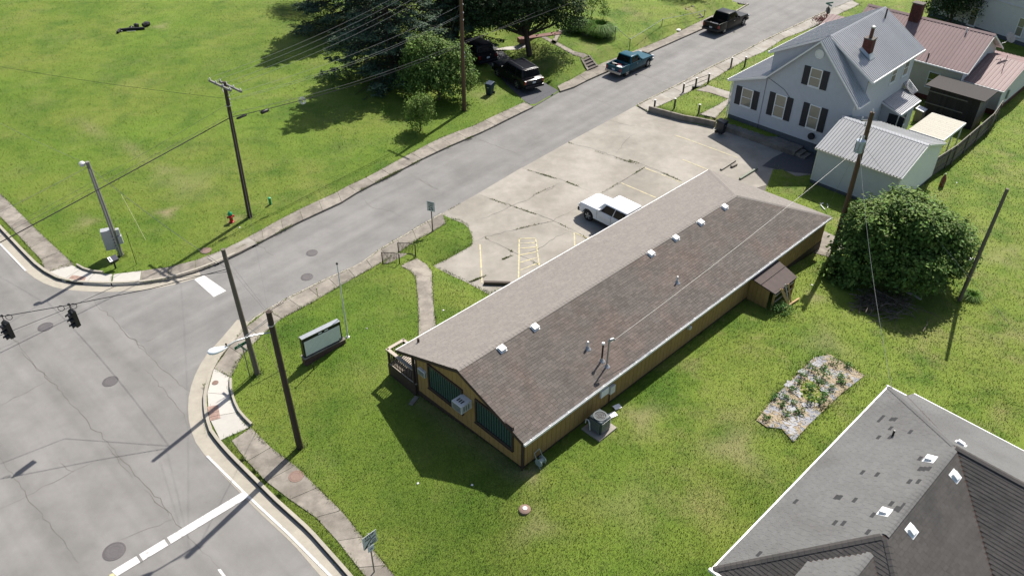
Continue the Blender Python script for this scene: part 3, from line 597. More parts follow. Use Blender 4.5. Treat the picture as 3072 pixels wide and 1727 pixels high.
def shingle_face(poly, e0, e1, w=.30, h=.145, lift=.015, skip=None):
    """tabs of a planar roof face; e0->e1 is the eave. returns list of (corner points, full)"""
    P0 = np.array(e0, float); e = np.array(e1, float)-P0; e /= np.linalg.norm(e)
    pl = [np.array(p, float) for p in poly]; n = np.cross(pl[1]-pl[0], pl[2]-pl[0]); n /= np.linalg.norm(n); n = n if n[2] > 0 else -n
    g = np.cross(n, e); g = g if g[2] > 0 else -g; st = [((p-P0)@e, (p-P0)@g) for p in pl]; tm = max(t for _, t in st); out = []
    for k in range(int(tm/h)+1):
        t0, t1 = k*h, min((k+1)*h, tm-1e-4)
        if t1-t0 < .03: continue
        xs = []
        for t in (t0+.01, t1-.005):
            x = []
            for i in range(len(st)):
                (a, ta), (b, tb) = st[i], st[(i+1) % len(st)]
                if (ta-t)*(tb-t) < 0: x.append(a+(b-a)*(t-ta)/(tb-ta))
            if len(x) >= 2: xs.append((min(x), max(x)))
        if len(xs) < 2: continue
        s0 = max(xs[0][0], xs[1][0]); s1 = min(xs[0][1], xs[1][1]); s = s0-random.uniform(0, w)
        while s < s1:
            a, b = max(s, s0), min(s+w-.007, s1)
            if b-a > .03 and not (skip and skip(P0+e*(a+b)/2+g*t0)):
                jl = random.uniform(-.004, .004); li = lift*random.uniform(.7, 1.25)
                A = P0+e*a+g*(t0+jl); B = P0+e*b+g*(t0+jl); C = P0+e*b+g*(t1+.012); D = P0+e*a+g*(t1+.012)
                out.append((A+n*li, B+n*li, C+n*.003, D+n*.003, A+n*.001, B+n*.001, b-a > w-.012, A, e, g, n))
            s += w
    return out
def shingle_mesh(name, tabs, m, parent, kind='stuff'):
    if not tabs: return
    V = np.array([p for t in tabs for p in t[:6]]); k = np.arange(len(tabs))[:, None]*6
    F = np.concatenate([k+np.array([[0, 1, 2, 3]]), k+np.array([[4, 5, 1, 0]])]); return big_mesh(name, V, F, m, parent, kind, 6)
def shingle_objects(tabs, m, parent, w=.30, h=.145, lift=.015):
    b = MB(); b.add([(0, 0, lift), (w-.007, 0, lift), (w-.007, h+.012, .003), (0, h+.012, .003), (0, 0, .001), (w-.007, 0, .001)], [(0, 1, 2, 3), (4, 5, 1, 0), (4, 0, 3), (1, 5, 2)])
    src = None
    for t in tabs:
        if src is None: o = src = b.build('shingle', m, parent)
        else: o = share('shingle', src, parent)
        A, e, g, n = t[7:11]; o.matrix_local = Matrix(((e[0], g[0], n[0], A[0]), (e[1], g[1], n[1], A[1]), (e[2], g[2], n[2], A[2]), (0, 0, 0, 1)))
def slab(poly, t):
    """thin roof plate under a planar polygon"""
    a, b, c = [np.array(p, float) for p in poly[:3]]; n = np.cross(b-a, c-a); n /= np.linalg.norm(n); n = n if n[2] > 0 else -n; return MB().prism(poly, tuple(-n*t))
def rib_panels(P00, P10, P11, P01, parent, m, width=.92, ribs=4, rh=.04, name='roof_panel', lip=.0):
    """metal sheets over a roof quad; P00->P10 eave, P01->P11 ridge; ribs run up the slope"""
    A, B, C, D = [np.array(p, float) for p in (P00, P10, P11, P01)]; n = np.cross(B-A, D-A); n /= np.linalg.norm(n); n = n if n[2] > 0 else -n
    L = (np.linalg.norm(B-A)+np.linalg.norm(C-D))/2; N = max(1, int(round(L/width)))
    for i in range(N):
        b = MB(); off = []; prof = []
        for r in range(ribs):
            c = (r+.5)/ribs; k = .22/ribs
            prof += [((r)/ribs if r == 0 else None, 0), (c-k, 0), (c-k*.55, rh), (c+k*.55, rh), (c+k, 0)]
        prof = [(0, 0)]+[p for p in prof if p[0] is not None and p[0] > 0]+[(1, 0)]
        lo = []; hi = []
        for u, z in prof:
            s = (i+u)/N; lo.append(A+(B-A)*s+n*(z+.004)); hi.append(D+(C-D)*s+n*(z+.004))
        k = len(prof); b.add(lo+hi, [(j, j+1, k+j+1, k+j) for j in range(k-1)]); b.build(name, m, parent)
def window(parent, pt, x0, x1, z0, z1, frame_m, glass_m, fw=.06, proud=.05, sash=True, vmul=0, name='window', sill=True, curtain=None):
    """pt(x,z,out) -> point in parent space"""
    def bx(a, b, c, d, o0, o1):
        v = [pt(x, z, o) for o in (o0, o1) for z in (c, d) for x in (a, b)]
        return v, [(0, 2, 3, 1), (4, 5, 7, 6), (0, 1, 5, 4), (2, 6, 7, 3), (0, 4, 6, 2), (1, 3, 7, 5)]
    b = MB()
    for q in ((x0-fw, x1+fw, z1, z1+fw), (x0-fw, x1+fw, z0-fw, z0), (x0-fw, x0, z0, z1), (x1, x1+fw, z0, z1)): b.add(*bx(*q, -.01, proud))
    root = b.build(name, frame_m, parent)
    g = MB(); g.add(*bx(x0, x1, z0, z1, .0, .016)); g.build('pane', glass_m, root)
    if curtain:
        b = MB(); n = int((x1-x0)/curtain[1])
        for i in range(n): b.add(*bx(x0+(i+.15)*(x1-x0)/n, x0+(i+.75)*(x1-x0)/n, z0+.03, z1-.03, .017, .021))
        b.build('blind_slats', curtain[0], root)
    if sash:
        b = MB(); zm = (z0+z1)/2; b.add(*bx(x0, x1, zm-.022, zm+.022, .0, proud*.75))
        for i in range(vmul): xm = x0+(x1-x0)*(i+1)/(vmul+1); b.add(*bx(xm-.015, xm+.015, z0, z1, .0, proud*.7))
        b.build('sash_bar', frame_m, root)
    if sill:
        b = MB(); b.add(*bx(x0-fw-.03, x1+fw+.03, z0-fw-.04, z0-fw, -.01, proud+.04)); b.build('sill', frame_m, root)
    return root
# ------------------------------------------------------------------ materials of buildings
m_ochre = mat('ochre_siding', (.32, .205, .075), .75, .12, 5, obj=.05, bump=.2, bscale=60, spec=.25)
m_brown = mat('brown_trim', (.055, .036, .028), .7, .15, 6, spec=.3)
m_groove = mat('groove_dark', (.05, .03, .014), .9, .1)
m_white = mat('white_metal', (.74, .74, .73), .45, .05, 4)
m_offw = mat('aged_white', (.60, .59, .56), .6, .12, 5)
m_green_glass = glassy('green_tinted_glass', (.012, .028, .024), .05)
m_blind = mat('teal_blinds', (.035, .075, .068), .6, .1, 5)
m_sh_light = mat('brown_shingle_lit', (.205, .185, .164), .9, .08, 1.3, isl=.08, spec=.2, bump=.4, bscale=150, sheen=.1)  # paler copy of the roof shingles; brightness of these slopes put into the colour
m_sh_dark = mat('brown_shingle_shaded', (.110, .096, .085), .9, .16, .9, isl=.15, spec=.2, bump=.4, bscale=150, col2=(.124, .099, .085), c2scale=.35, c2lo=.48, c2hi=.62)  # darker copy of the same shingles; dimness of the right slope painted in
m_black = mat('black_metal', (.014, .014, .015), .45, .1, 5)
m_grey_metal = mat('grey_metal', (.30, .31, .32), .45, .1, 6, metal=.5)
m_galv = mat('galvanised', (.42, .43, .44), .4, .12, 9, metal=.75)
m_pvc = mat('white_pvc', (.66, .66, .64), .5, .08, 6)
m_deckwood = mat('deck_cap_wood', (.40, .345, .28), .8, .15, 7)
# ================================================================== BROWN BUILDING
BF = Fr(-5.704, 30.408, .778, 0, .98579); BW, BL, zR, zL, zr, vr, Lr = 8.903, 26.625, 2.654, 2.383, 4.134, 4.641, 22.233
bb = BF.empty('shop_building', 'long low ochre boarded building with a brown shingle roof', 'building')
WL, WR_, Y0, Y1 = 1.42, BW-.13, .10, BL-.15
def roof_z(x): return zL+(zr-zL)*x/vr if x < vr else zr+(zR-zr)*(x-vr)/(BW-vr)
WC = WR_-.035
prof = [(WL, .15), (WC, .15), (WC, roof_z(WC)-.05), (vr, zr-.07), (WL, roof_z(WL)-.05)]
core = MB(); core.prism([(x, Y0+.03, z) for x, z in prof], (0, Lr-1.2, 0)); core.build('wall_core', m_groove, bb)
MB().box(WL, WR_-.035, Lr-1.2, Y1, .15, min(zL, zR)-.06).build('wall_core', m_groove, bb)
nb = 24; step = (WR_-WL)/nb
for i in range(nb):
    q = poly_clip_x([(WL, .62), (WR_, .95), (WR_, roof_z(WR_)-.05), (vr, zr-.07), (WL, roof_z(WL)-.05)], WL+i*step+.008, WL+(i+1)*step-.008)
    MB().prism([(x, Y0+.028, z) for x, z in q], (0, -.028, 0)).build('siding_board', m_ochre, bb)
nb = 86; step = (Y1-Y0)/nb; src = None
for i in range(nb):
    if src is None:
        o = src = MB().box(0, .028, .008, step-.008, 0, zR-.05-.95).build('siding_board', m_ochre, bb)
    else: o = share('siding_board', src, bb)
    o.location = (WR_-.028, Y0+i*step, .95)
MB().prism([(WL-.02, Y0-.012, .15), (WR_+.02, Y0-.012, .15), (WR_+.02, Y0-.012, .95), (WL-.02, Y0-.012, .62)], (0, .05, 0)).build('skirt_board', m_brown, bb)
MB().box(WR_-.02, WR_+.016, Y0-.01, Y1, .15, .96).build('skirt_board', m_brown, bb)
for x in (WR_-.09, WL-.03):
    MB().box(x, x+.12, Y0-.022, Y0+.02, .3, roof_z(x)-.07).build('corner_board', m_brown, bb)
MB().box(WR_-.01, WR_+.02, Y0-.02, Y0+.10, .3, zR-.07).build('corner_board', m_brown, bb)
# roof
faces = {'L': [(0, 0, zL), (vr, 0, zr), (vr, Lr, zr), (0, BL, zL)], 'R': [(BW, 0, zR), (BW, BL, zR), (vr, Lr, zr), (vr, 0, zr)], 'H': [(0, BL, zL), (vr, Lr, zr), (BW, BL, zR)]}
for k in 'LRH': slab(faces[k], .05).build('roof_deck', m_brown, bb)
roofp = MB(); roofp.box(vr-.01, vr+.01, 0, .02, zr-.06, zr-.05); 
tabsL = shingle_face(faces['L'], faces['L'][0], faces['L'][3]); tabsR = shingle_face(faces['R'], faces['R'][0], faces['R'][1]); tabsH = shingle_face(faces['H'], faces['H'][0], faces['H'][2])
full = sorted([t for t in tabsR if t[6]], key=lambda t: np.linalg.norm(BF.w(*t[7])-CP))[:300]; ids = set(id(t) for t in full)
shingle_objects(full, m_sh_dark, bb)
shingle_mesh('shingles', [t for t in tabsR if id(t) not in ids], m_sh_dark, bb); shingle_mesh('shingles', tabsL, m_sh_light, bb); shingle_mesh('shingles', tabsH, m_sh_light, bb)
def ridge_caps(a, b, m, parent, w=.13, step=.22):
    a = np.array(a, float); b = np.array(b, float); L = np.linalg.norm(b-a); d = (b-a)/L; s_ = np.cross(d, (0, 0, 1)); s_ /= np.linalg.norm(s_); mbx = MB(); n = int(L/step)
    for i in range(n):
        p = a+d*i*step; q = p+d*(step+.03)
        for sg in (-1, 1):
            mbx.quad(p+np.array([0, 0, .034]), q+np.array([0, 0, .022]), q+s_*sg*w+np.array([0, 0, -.024]), p+s_*sg*w+np.array([0, 0, -.012]))
    return mbx.build('ridge_cap', m, parent)
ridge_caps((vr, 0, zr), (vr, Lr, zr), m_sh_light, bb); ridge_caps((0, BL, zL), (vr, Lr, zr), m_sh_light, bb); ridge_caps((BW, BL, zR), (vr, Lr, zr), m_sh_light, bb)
for pa, pb in (((0, 0, zL), (vr, 0, zr)), ((vr, 0, zr), (BW, 0, zR))):
    MB().prism([(pa[0], -.004, pa[2]-.20), (pb[0], -.004, pb[2]-.20), (pb[0], -.004, pb[2]-.01), (pa[0], -.004, pa[2]-.01)], (0, .03, 0)).build('fascia', m_brown, bb)
MB().box(-.05, -.004, 0, BL, zL-.07, zL+.012).build('drip_edge', m_white, bb)
gut = MB(); gut.box(BW+.002, BW+.012, .0, BL, zR-.12, zR-.005); gut.box(BW+.012, BW+.10, .0, BL, zR-.12, zR-.11); gut.box(BW+.10, BW+.115, .0, BL, zR-.12, zR+.0)
gut.box(BW+.012, BW+.10, -.006, .004, zR-.12, zR); g_o = gut.build('gutter', m_white, bb); s0 = None
for i in range(22):
    if s0 is None: o = s0 = MB().box(-.03, .118, -.012, .012, .0, .012).build('gutter_strap', m_white, g_o)
    else: o = share('gutter_strap', s0, g_o)
    o.location = (BW, .4+i*1.2, zR-.002)
MB().tube([(WR_+.05, Y0-.07, zR-.1), (WR_+.05, Y0-.07, .75), (WR_+.05, Y0-.22, .62)], .04, 8).build('downspout', m_brown, bb)
MB().tube([(WL-.06, Y0-.05, roof_z(WL)-.15), (WL-.06, Y0-.05, .45), (WL-.1, Y0-.25, .38)], .04, 8).build('downspout', m_brown, bb)
frontpt = lambda x, z, o: (x, Y0-o, z)
for x0, x1 in ((2.47, 4.80), (5.83, 8.12)):
    w_ = window(bb, frontpt, x0, x1, 1.55 if x0 < 3 else 1.70, 2.93 if x0 < 3 else min(3.0, roof_z(7.2)-.2), m_brown, m_green_glass, fw=.09, proud=.07, sash=False, sill=True, curtain=(m_blind, .16))
    w_['label'] = 'wide green tinted window with vertical blinds'
# roof furniture
def on_right(px): return BF.px_pl(px, faces['R'][0], faces['R'][1], faces['R'][2])
sl = math.atan2(zr-zR, BW-vr); Rs = Matrix.Rotation(sl, 4, 'Y'); src = None
for ov in ((1262, 878), (1345, 824), (1637, 639), (1699, 600), (1762, 561), (1822, 522)):
    p = on_right((ov[0]*1.19255, ov[1]*1.19255))
    if src is None:
        b = MB(); b.box(-.2, .2, -.2, .2, .005, .02); b.add([(-.15, -.15, .02), (.17, -.15, .02), (.17, .15, .02), (-.15, .15, .02), (-.17, -.17, .12), (.14, -.17, .16), (.14, .17, .16), (-.17, .17, .12)], [(0, 1, 5, 4), (1, 2, 6, 5), (2, 3, 7, 6), (3, 0, 4, 7), (4, 5, 6, 7)])
        o = src = b.build('roof_vent', m_white, bb, bevel=.012)
    else: o = share('roof_vent', src, bb)
    o.matrix_local = Matrix.Translation(Vector(p)) @ Rs
def vent_pipe(px, top_py, r, m, cap=False):
    p = on_right(px); h = height_at(BF.w(*p), top_py); o = MB().tube([(p[0], p[1], p[2]-.05), (p[0], p[1], p[2]+h)], r, 12).build('vent_pipe', m, bb, smooth=True)
    MB().lathe([(r+.13, -.03), (r+.05, .05), (r+.005, .14)], (p[0], p[1], p[2]), 12).build('flashing', m_grey_metal, o)
    if cap: MB().lathe([(r*.9, -.02), (r*1.7, 0), (r*1.7, .09), (r*.7, .12)], (p[0], p[1], p[2]+h), 14).build('cap', m_white, o, smooth=True)
    return p, h
cp = lambda x, y: tl(x, y, 1720, 980, 9.05)
vent_pipe(cp(385, 585), cp(0, 395)[1], .05, m_pvc); vent_pipe(cp(770, 915), cp(0, 465)[1], .045, m_black, True); vent_pipe(tl(1995, 525, 1700, 760, 6.03), tl(0, 415, 1700, 760, 6.03)[1], .045, m_pvc)
mp_, mh = vent_pipe(cp(905, 1065), cp(0, 400)[1], .038, m_grey_metal)
MB().tube([(mp_[0], mp_[1], mp_[2]+mh), (mp_[0]+.02, mp_[1]+.06, mp_[2]+mh+.10), (mp_[0]+.06, mp_[1]+.2, mp_[2]+mh+.1), (mp_[0]+.08, mp_[1]+.27, mp_[2]+mh+.02)], [.05, .075, .075, .055], 10).build('service_head', m_grey_metal, bb, smooth=True)
MAST = BF.w(mp_[0], mp_[1]+.12, mp_[2]+mh-.12)
# wall boxes on the long side
MB().box(WR_+.002, WR_+.12, 5.2, 5.75, 1.78, 2.20).build('meter_box', m_white, bb, bevel=.015); MB().box(WR_+.002, WR_+.16, 5.85, 6.2, 1.60, 2.08).build('meter_box', m_offw, bb, bevel=.02)
MB().tube([(WR_+.04, 5.95, 1.6), (WR_+.04, 5.95, .95)], .025, 8).build('conduit', m_brown, bb)
lp = BF.px_x(tl(40, 1265, 2048, 480, S3), WR_)
b = MB(); b.box(WR_, WR_+.05, lp[1]-.06, lp[1]+.06, 1.95, 2.25); b.lathe([(.05, 0), (.09, .08), (.09, .2), (.05, .24)], (WR_+.11, lp[1], 1.98), 10); b.build('wall_lamp', m_offw, bb)
# deck on the street side
dk_ = MB(); dk_.box(-.72, WL, .0, 1.1, .98, 1.02); dk_.box(.06, WL, 1.1, 7.5, .98, 1.02); pd = dk_.build('porch_deck', m_deckwood, bb)
for i in range(15):
    MB().box(-.74+i*.144, -.74+i*.144+.136, -.02, 1.1 if i < 6 else 7.5, 1.022, 1.045).build('deck_board', m_deckwood, pd)
MB().box(-.76, WL, -.04, .0, .12, 1.0).build('deck_skirt', m_brown, pd); MB().box(-.79, -.755, -.04, 1.1, .12, 1.0).build('deck_skirt', m_brown, pd)
rl = MB().box(-.80, WL-.1, -.08, .10, 1.94, 1.985).build('rail_cap', m_deckwood, pd); rl2 = MB().box(-.84, -.66, .10, 1.1, 1.94, 1.985).build('rail_cap', m_deckwood, pd); MB().box(-.66, .5, .96, 1.1, 1.94, 1.985).build('rail_cap', m_deckwood, pd)
MB().box(-.74, WL-.1, -.01, .03, 1.86, 1.94).build('rail', m_brown, pd); MB().box(-.74, WL-.1, -.01, .03, 1.10, 1.16).build('rail', m_brown, pd); MB().box(-.77, -.73, .1, 1.05, 1.86, 1.94).build('rail', m_brown, pd); MB().box(-.77, -.73, .1, 1.05, 1.10, 1.16).build('rail', m_brown, pd); MB().box(-.72, .5, 1.01, 1.05, 1.86, 1.94).build('rail', m_brown, pd)
sb = MB().box(-.02, .02, -.02, .02, 0, .72).build('baluster', m_brown, pd); sb.location = (-.6, .01, 1.15)
for i in range(1, 15): o = share('baluster', sb, pd); o.location = (-.6+i*.13, .01, 1.15)
for i in range(6): o = share('baluster', sb, pd); o.location = (-.75, .2+i*.13, 1.15)
for i in range(9): o = share('baluster', sb, pd); o.location = (-.6+i*.13, 1.03, 1.15)
for x, y in ((-.72, .02), (-.75, 1.03), (.5, 1.03), (WL-.1, .0)): MB().box(x-.045, x+.045, y-.045, y+.045, .15, 2.0 if x < 0 else roof_z(WL)-.1).build('post', m_brown, pd)
for y in (2.5, 5.0, 7.4): MB().box(.02, .11, y-.045, y+.045, 1.04, zL-.03).build('post', m_brown, pd)
# air conditioners
def air_con(loc, rz, sx, sy, sz, label, slots=3):
    e = empty('air_conditioner', loc, rz, label, 'air conditioner', 'air conditioners in the front wall')
    MB().box(-sx/2, sx/2, -sy, .05, 0, sz).build('case', m_offw, e, bevel=.02)
    b = MB()
    for i in range(9): b.box(-sx/2+.05, sx/2-.05, -sy-.012, -sy+.004, .05+i*(sz-.1)/9, .05+(i+.55)*(sz-.1)/9)
    MB().box(-sx/2+.045, sx/2-.045, -sy-.003, -sy+.004, .045, sz-.045).build('coil', mat('coil_grey', (.13, .14, .145), .6, .1), e); b.build('grille', m_grey_metal, e)
    for i in range(slots): MB().box(-sx*.28+i*sx*.2, -sx*.28+i*sx*.2+sx*.11, -sy*.75, -sy*.4, sz-.001, sz+.004).build('top_slot', m_black, e)
    for i in range(3): MB().box(sx/2-.001, sx/2+.004, -sy*.8+i*sy*.22, -sy*.8+i*sy*.22+sy*.12, sz*.2, sz*.85).build('side_slot', m_grey_metal, e)
    return e
air_con(BF.w(5.16, Y0-.02, 2.28), BF.a-math.pi/2, .66, .62, .46, 'boxy white window air conditioner sticking out between the two wide windows')
air_con(BF.w(1.97, Y0-.02, 1.98), BF.a-math.pi/2, .52, .12, .36, 'flat white wall air conditioner beside the porch', 0)
# lean-to
lt = BF.empty('lean_to', 'small ochre lean-to with a flat brown roof and an open side', 'lean-to shed')
q = [(WR_+.02, 17.85, 2.42), (10.42, 17.95, 2.1), (10.42, 20.25, 2.1), (WR_+.02, 20.55, 2.42)]
slab(q, .07).build('roof', mat('brown_felt', (.075, .056, .05), .85, .2, 3), lt)
MB().box(9.5, 9.53, 17.92, 20.4, 2.31, 2.325, Matrix.Rotation(0, 4, 'Y')).build('roof_seam', m_brown, lt)
for i in range(5): MB().box(WR_+.04+i*.25, WR_+.04+(i+1)*.25-.012, 18.0, 18.03, .75, 2.36-(WR_+.15+i*.25-WR_)*.2).build('siding_board', m_ochre, lt)
MB().box(10.28, 10.38, 18.0, 18.1, .6, 2.08).build('post', m_ochre, lt); MB().box(10.28, 10.38, 20.1, 20.2, .6, 2.06).build('post', m_ochre, lt); MB().box(WR_+.03, 10.35, 20.2, 20.23, .7, 2.1).build('back_wall', m_brown, lt)
for z in (1.75, 1.3): MB().box(10.33, 10.36, 18.1, 20.1, z, z+.09).build('cross_rail', m_deckwood, lt)
wood = mat('raw_lumber', (.42, .28, .13), .75, .12, 9, obj=.12); woodg = mat('grey_lumber', (.36, .34, .31), .8, .15, 9)
c5 = lambda x, y: tl(x, y, 2200, 760, 7.24)
for (a, b_, m, lab, top) in (((1190, 1120), (1030, 770), wood, 'raw lumber plank in the leaning fan, next to the ochre end wall', 2.05), ((1200, 1100), (1070, 775), wood, 'raw lumber plank in the leaning fan, second from the ochre end wall', 2.05), ((1195, 1060), (1130, 670), woodg, 'pale grey plank leaning upright on the lean-to', 2.1), ((1250, 1070), (1195, 660), wood, 'raw lumber plank in the leaning fan, farthest from the ochre end wall', 2.1)):
    p = ground(*c5(*a)); t = onplane(*c5(*b_), BF.w(10.44, 0, 0), BF.X); v = t-p; L = np.linalg.norm(v); o = MB().box(-.045, .045, -.02, .02, 0, L).build('plank', m); o.matrix_world = Matrix.Translation(Vector(p)) @ Vector(v).to_track_quat('Z', 'X').to_matrix().to_4x4(); tag(o, lab, 'plank')
p = ground(*c5(1085, 1225)); t = ground(*c5(1420, 1000)); v = t-p; o = MB().box(-.05, .05, -.02, .02, 0, np.linalg.norm(v)).build('plank', wood); o.matrix_world = Matrix.Translation(Vector(p+np.array([0, 0, .10]))) @ Vector(v).to_track_quat('Z', 'Y').to_matrix().to_4x4(); tag(o, 'raw lumber plank lying on the grass beside the lean-to', 'plank')
PAVED.append([tuple(BF.w(x, y, 0)[:2]) for x, y in ((WL, .1), (WR_, .1), (WR_, BL), (-.8, BL), (-.8, 0))])
# ================================================================== GREY HOUSE
m_blue = mat('blue_grey_vinyl', (.49, .50, .525), .6, .06, 3, spec=.3)
m_roofgrey = mat('grey_roof_metal', (.37, .372, .38), .45, .08, 3, metal=.5, obj=.05)
m_roofdark = mat('slate_shingle', (.085, .087, .095), .85, .12, 2, isl=.12, spec=.25)
m_shut = mat('black_shutter', (.016, .019, .027), .55, .08, 8)
m_pane = glassy('curtained_pane', (.23, .22, .17), .12)
m_found = mat('painted_foundation', (.085, .095, .11), .8, .15, 4)
m_brick = mat('chimney_brick', (.115, .038, .03), .85, .2, 14, bump=.4, bscale=30, obj=.18)
HF = Fr(17.362, 61.35, .804); HW, HL, HG = 9.754, 10.148, .42
zl_, zb_, b_, za_, va_, zr_, zd_, vd_, zdr_, dd_ = 3.753, 4.865, 2.755, 8.55, 6.334, 4.696, 6.232, 1.925, 6.205, 1.067
hh = HF.empty('house', 'blue-grey sided house with black shutters and grey metal roof', 'house')
hp = lambda x, z, o: (x, -o, z)
fprof = [(0, HG+.45), (HW, HG+.45), (HW, 4.95), (va_, 8.43), (b_, 4.77), (0, 3.78)]
MB().prism([(x, .02, z) for x, z in [(0, HG-.4), (HW, HG-.4)]+fprof[2:]], (0, HL-.5, 0)).build('wall_core', m_found, hh)
lap_siding(fprof, hp).build('front_siding', m_blue, hh)
lap_siding([(0, HG+.45), (HL-.45, HG+.45), (HL-.45, 3.7), (0, 3.7)], lambda x, z, o: (-o, x, z)).build('side_siding', m_blue, hh)
rprof = [(.02, HG+.45), (HL-.45, HG+.45), (HL-.45, 6.3), (dd_+.25, 6.3), (dd_+.25, 4.9), (.02, 4.9)]
MB().box(HW-.3, HW, dd_+.25, HL-.45, 4.5, 6.25).build('wall_core', m_found, hh)
lap_siding([(.02, HG+.45), (HL-.45, HG+.45), (HL-.45, 4.9), (.02, 4.9)], lambda x, z, o: (HW+o, x, z)).build('side_siding', m_blue, hh)
lap_siding([(dd_+.25, 4.9), (HL-.45, 4.9), (HL-.45, 6.28), (dd_+.25, 6.28)], lambda x, z, o: (HW+o, x, z)).build('side_siding', m_blue, hh)
dl = lambda x, z, o: (x, dd_+.25-o, z)
lap_siding([(2.25, 4.72), (b_, 4.9), (va_-.1, 8.42), (2.25, 6.33)], dl).build('dormer_siding', m_blue, hh); lap_siding([(HW, 4.95), (HW, 6.33), (va_+.1, 8.42)], dl).build('dormer_siding', m_blue, hh)
lap_siding([(dd_+.25, 4.7), (HL-.45, 4.7), (HL-.45, 6.3), (dd_+.25, 6.3)], lambda x, z, o: (2.25-o, x, z)).build('dormer_siding', m_blue, hh)
MB().box(2.27, va_, dd_+.28, HL-.45, 4.6, 6.2).build('dormer_core', m_found, hh)
MB().prism([(2.26, dd_+.27, 6.2), (va_, dd_+.27, 8.4), (HW-.02, dd_+.27, 6.2)], (0, HL-1.9, 0)).build('attic_core', m_found, hh)
MB().box(-.012, HW+.02, -.02, .02, HG-.5, HG+.46).build('foundation', m_found, hh); MB().box(-.02, .02, .021, HL-.45, HG-.5, HG+.46).build('foundation', m_found, hh); MB().box(HW-.02, HW+.022, .021, HL-.45, HG-.5, HG+.46).build('foundation', m_found, hh)
for x in (-.03, HW-.05): MB().box(x, x+.09, -.035, .06, HG+.4, 3.85 if x < 1 else 4.9).build('corner_board', m_offw, hh)
MB().tube([(-.1, -.08, 3.7), (-.1, -.08, HG+.1)], .045, 8).build('downspout', m_white, hh)
# roof
slab([(-.35, -.3, zl_), (b_, -.3, zb_), (b_, HL, zb_), (-.35, HL, zl_)], .09).build('porch_roof', m_found, hh); slab([(b_, -.3, zb_), (va_, -.3, za_), (va_, dd_+.4, za_), (b_, dd_+.4, zb_)], .09).build('rake_roof', m_found, hh)
slab([(HW+.4, -.3, zr_), (HW+.4, dd_+.45, zr_), (va_, dd_+.45, za_), (va_, -.3, za_)], .09).build('rake_roof', m_found, hh)
slab([(vd_, dd_, zd_), (va_, dd_, za_), (va_, HL, za_), (vd_, HL, zd_)], .09).build('dormer_roof', m_found, hh); slab([(HW+.4, dd_, zdr_), (HW+.4, HL, zdr_), (va_, HL, za_), (va_, dd_, za_)], .09).build('dormer_roof', m_found, hh)
rib_panels((-.35, -.3, zl_), (-.35, HL, zl_), (b_, HL, zb_), (b_, -.3, zb_), hh, m_roofgrey, ribs=4)
rib_panels((b_, -.3, zb_), (b_, dd_+.4, zb_), (va_, dd_+.4, za_), (va_, -.3, za_), hh, m_roofgrey)
rib_panels((HW+.4, -.3, zr_), (HW+.4, dd_+.45, zr_), (va_, dd_+.45, za_), (va_, -.3, za_), hh, m_roofgrey)
rib_panels((vd_, dd_, zd_), (vd_, HL, zd_), (va_, HL, za_), (va_, dd_, za_), hh, m_roofgrey)
rib_panels((HW+.4, dd_, zdr_), (HW+.4, HL, zdr_), (va_, HL, za_), (va_, dd_, za_), hh, m_roofgrey)
b = MB(); b.prism([(va_-.16, dd_-.02, za_-.06), (va_, dd_-.02, za_+.05), (va_+.16, dd_-.02, za_-.09), (va_, dd_-.02, za_-.02)], (0, HL-dd_+.04, 0)); b.build('ridge_cap', m_roofgrey, hh)
def rake(a, c, y, m=m_white, h=.17, t=.03): MB().prism([(a[0], y, a[1]-h), (c[0], y, c[1]-h), (c[0], y, c[1]-.012), (a[0], y, a[1]-.012)], (0, t, 0)).build('rake_board', m, hh)
rake((-.35, zl_), (b_, zb_), -.335); rake((b_, zb_), (va_, za_), -.335); rake((va_, za_), (HW+.4, zr_), -.335); rake((vd_, zd_), (va_, za_), dd_-.035); rake((va_, za_), (HW+.4, zdr_), dd_-.035)
MB().box(HW+.40, HW+.50, dd_, HL, zdr_-.12, zdr_-.01).build('gutter', m_white, hh); MB().box(-.45, -.352, -.3, HL, zl_-.12, zl_-.01).build('gutter', m_white, hh); MB().box(vd_-.1, vd_-.005, dd_, HL, zd_-.12, zd_-.01).build('gutter', m_white, hh)
MB().box(HW+.40, HW+.48, -.3, dd_+.4, zr_-.12, zr_-.01).build('gutter', m_white, hh)
def quad_rect(pts, fn):
    q = [fn(p) for p in pts]; xs = sorted(p[0] for p in q); zs = sorted(p[2] for p in q); return sum(xs[:2])/2, sum(xs[2:])/2, sum(zs[:2])/2, sum(zs[2:])/2
for pts in ([(458, 663), (530, 690), (440, 790), (508, 808)], [(712, 710), (783, 738), (682, 868), (750, 893)], [(968, 790), (1040, 818), (935, 955), (1003, 978)], [(980, 512), (1052, 540), (950, 637), (1025, 662)]):
    x0, x1, z0, z1 = quad_rect(T3(pts), lambda p: HF.px_y(p, -.02)); window(hh, lambda x, z, o: (x, -.018-o, z), x0, x1, z0, z1, m_white, m_pane, fw=.08)
    for sx in (x0-.09-.50, x1+.09):
        s_ = MB().box(sx, sx+.50, -.065, -.02, z0-.08, z1+.08).build('shutter', m_shut, hh)
        b = MB(); n = int((z1-z0)/.085)
        for i in range(n): b.box(sx+.05, sx+.45, -.072, -.064, z0+i*.085, z0+i*.085+.05)
        b.build('louvre', m_shut, s_)
p = HF.px_y(T3([(1035, 408)])[0], -.02); b = MB(); b.lathe([(.36, 0), (.36, .05), (.28, .06), (.26, .03)], seg=8, M=Matrix.Translation(Vector((p[0], -.02, p[2]))) @ Matrix.Rotation(math.pi/2, 4, 'X') @ Matrix.Rotation(math.pi/8, 4, 'Z')); b.build('gable_vent', m_white, hh)
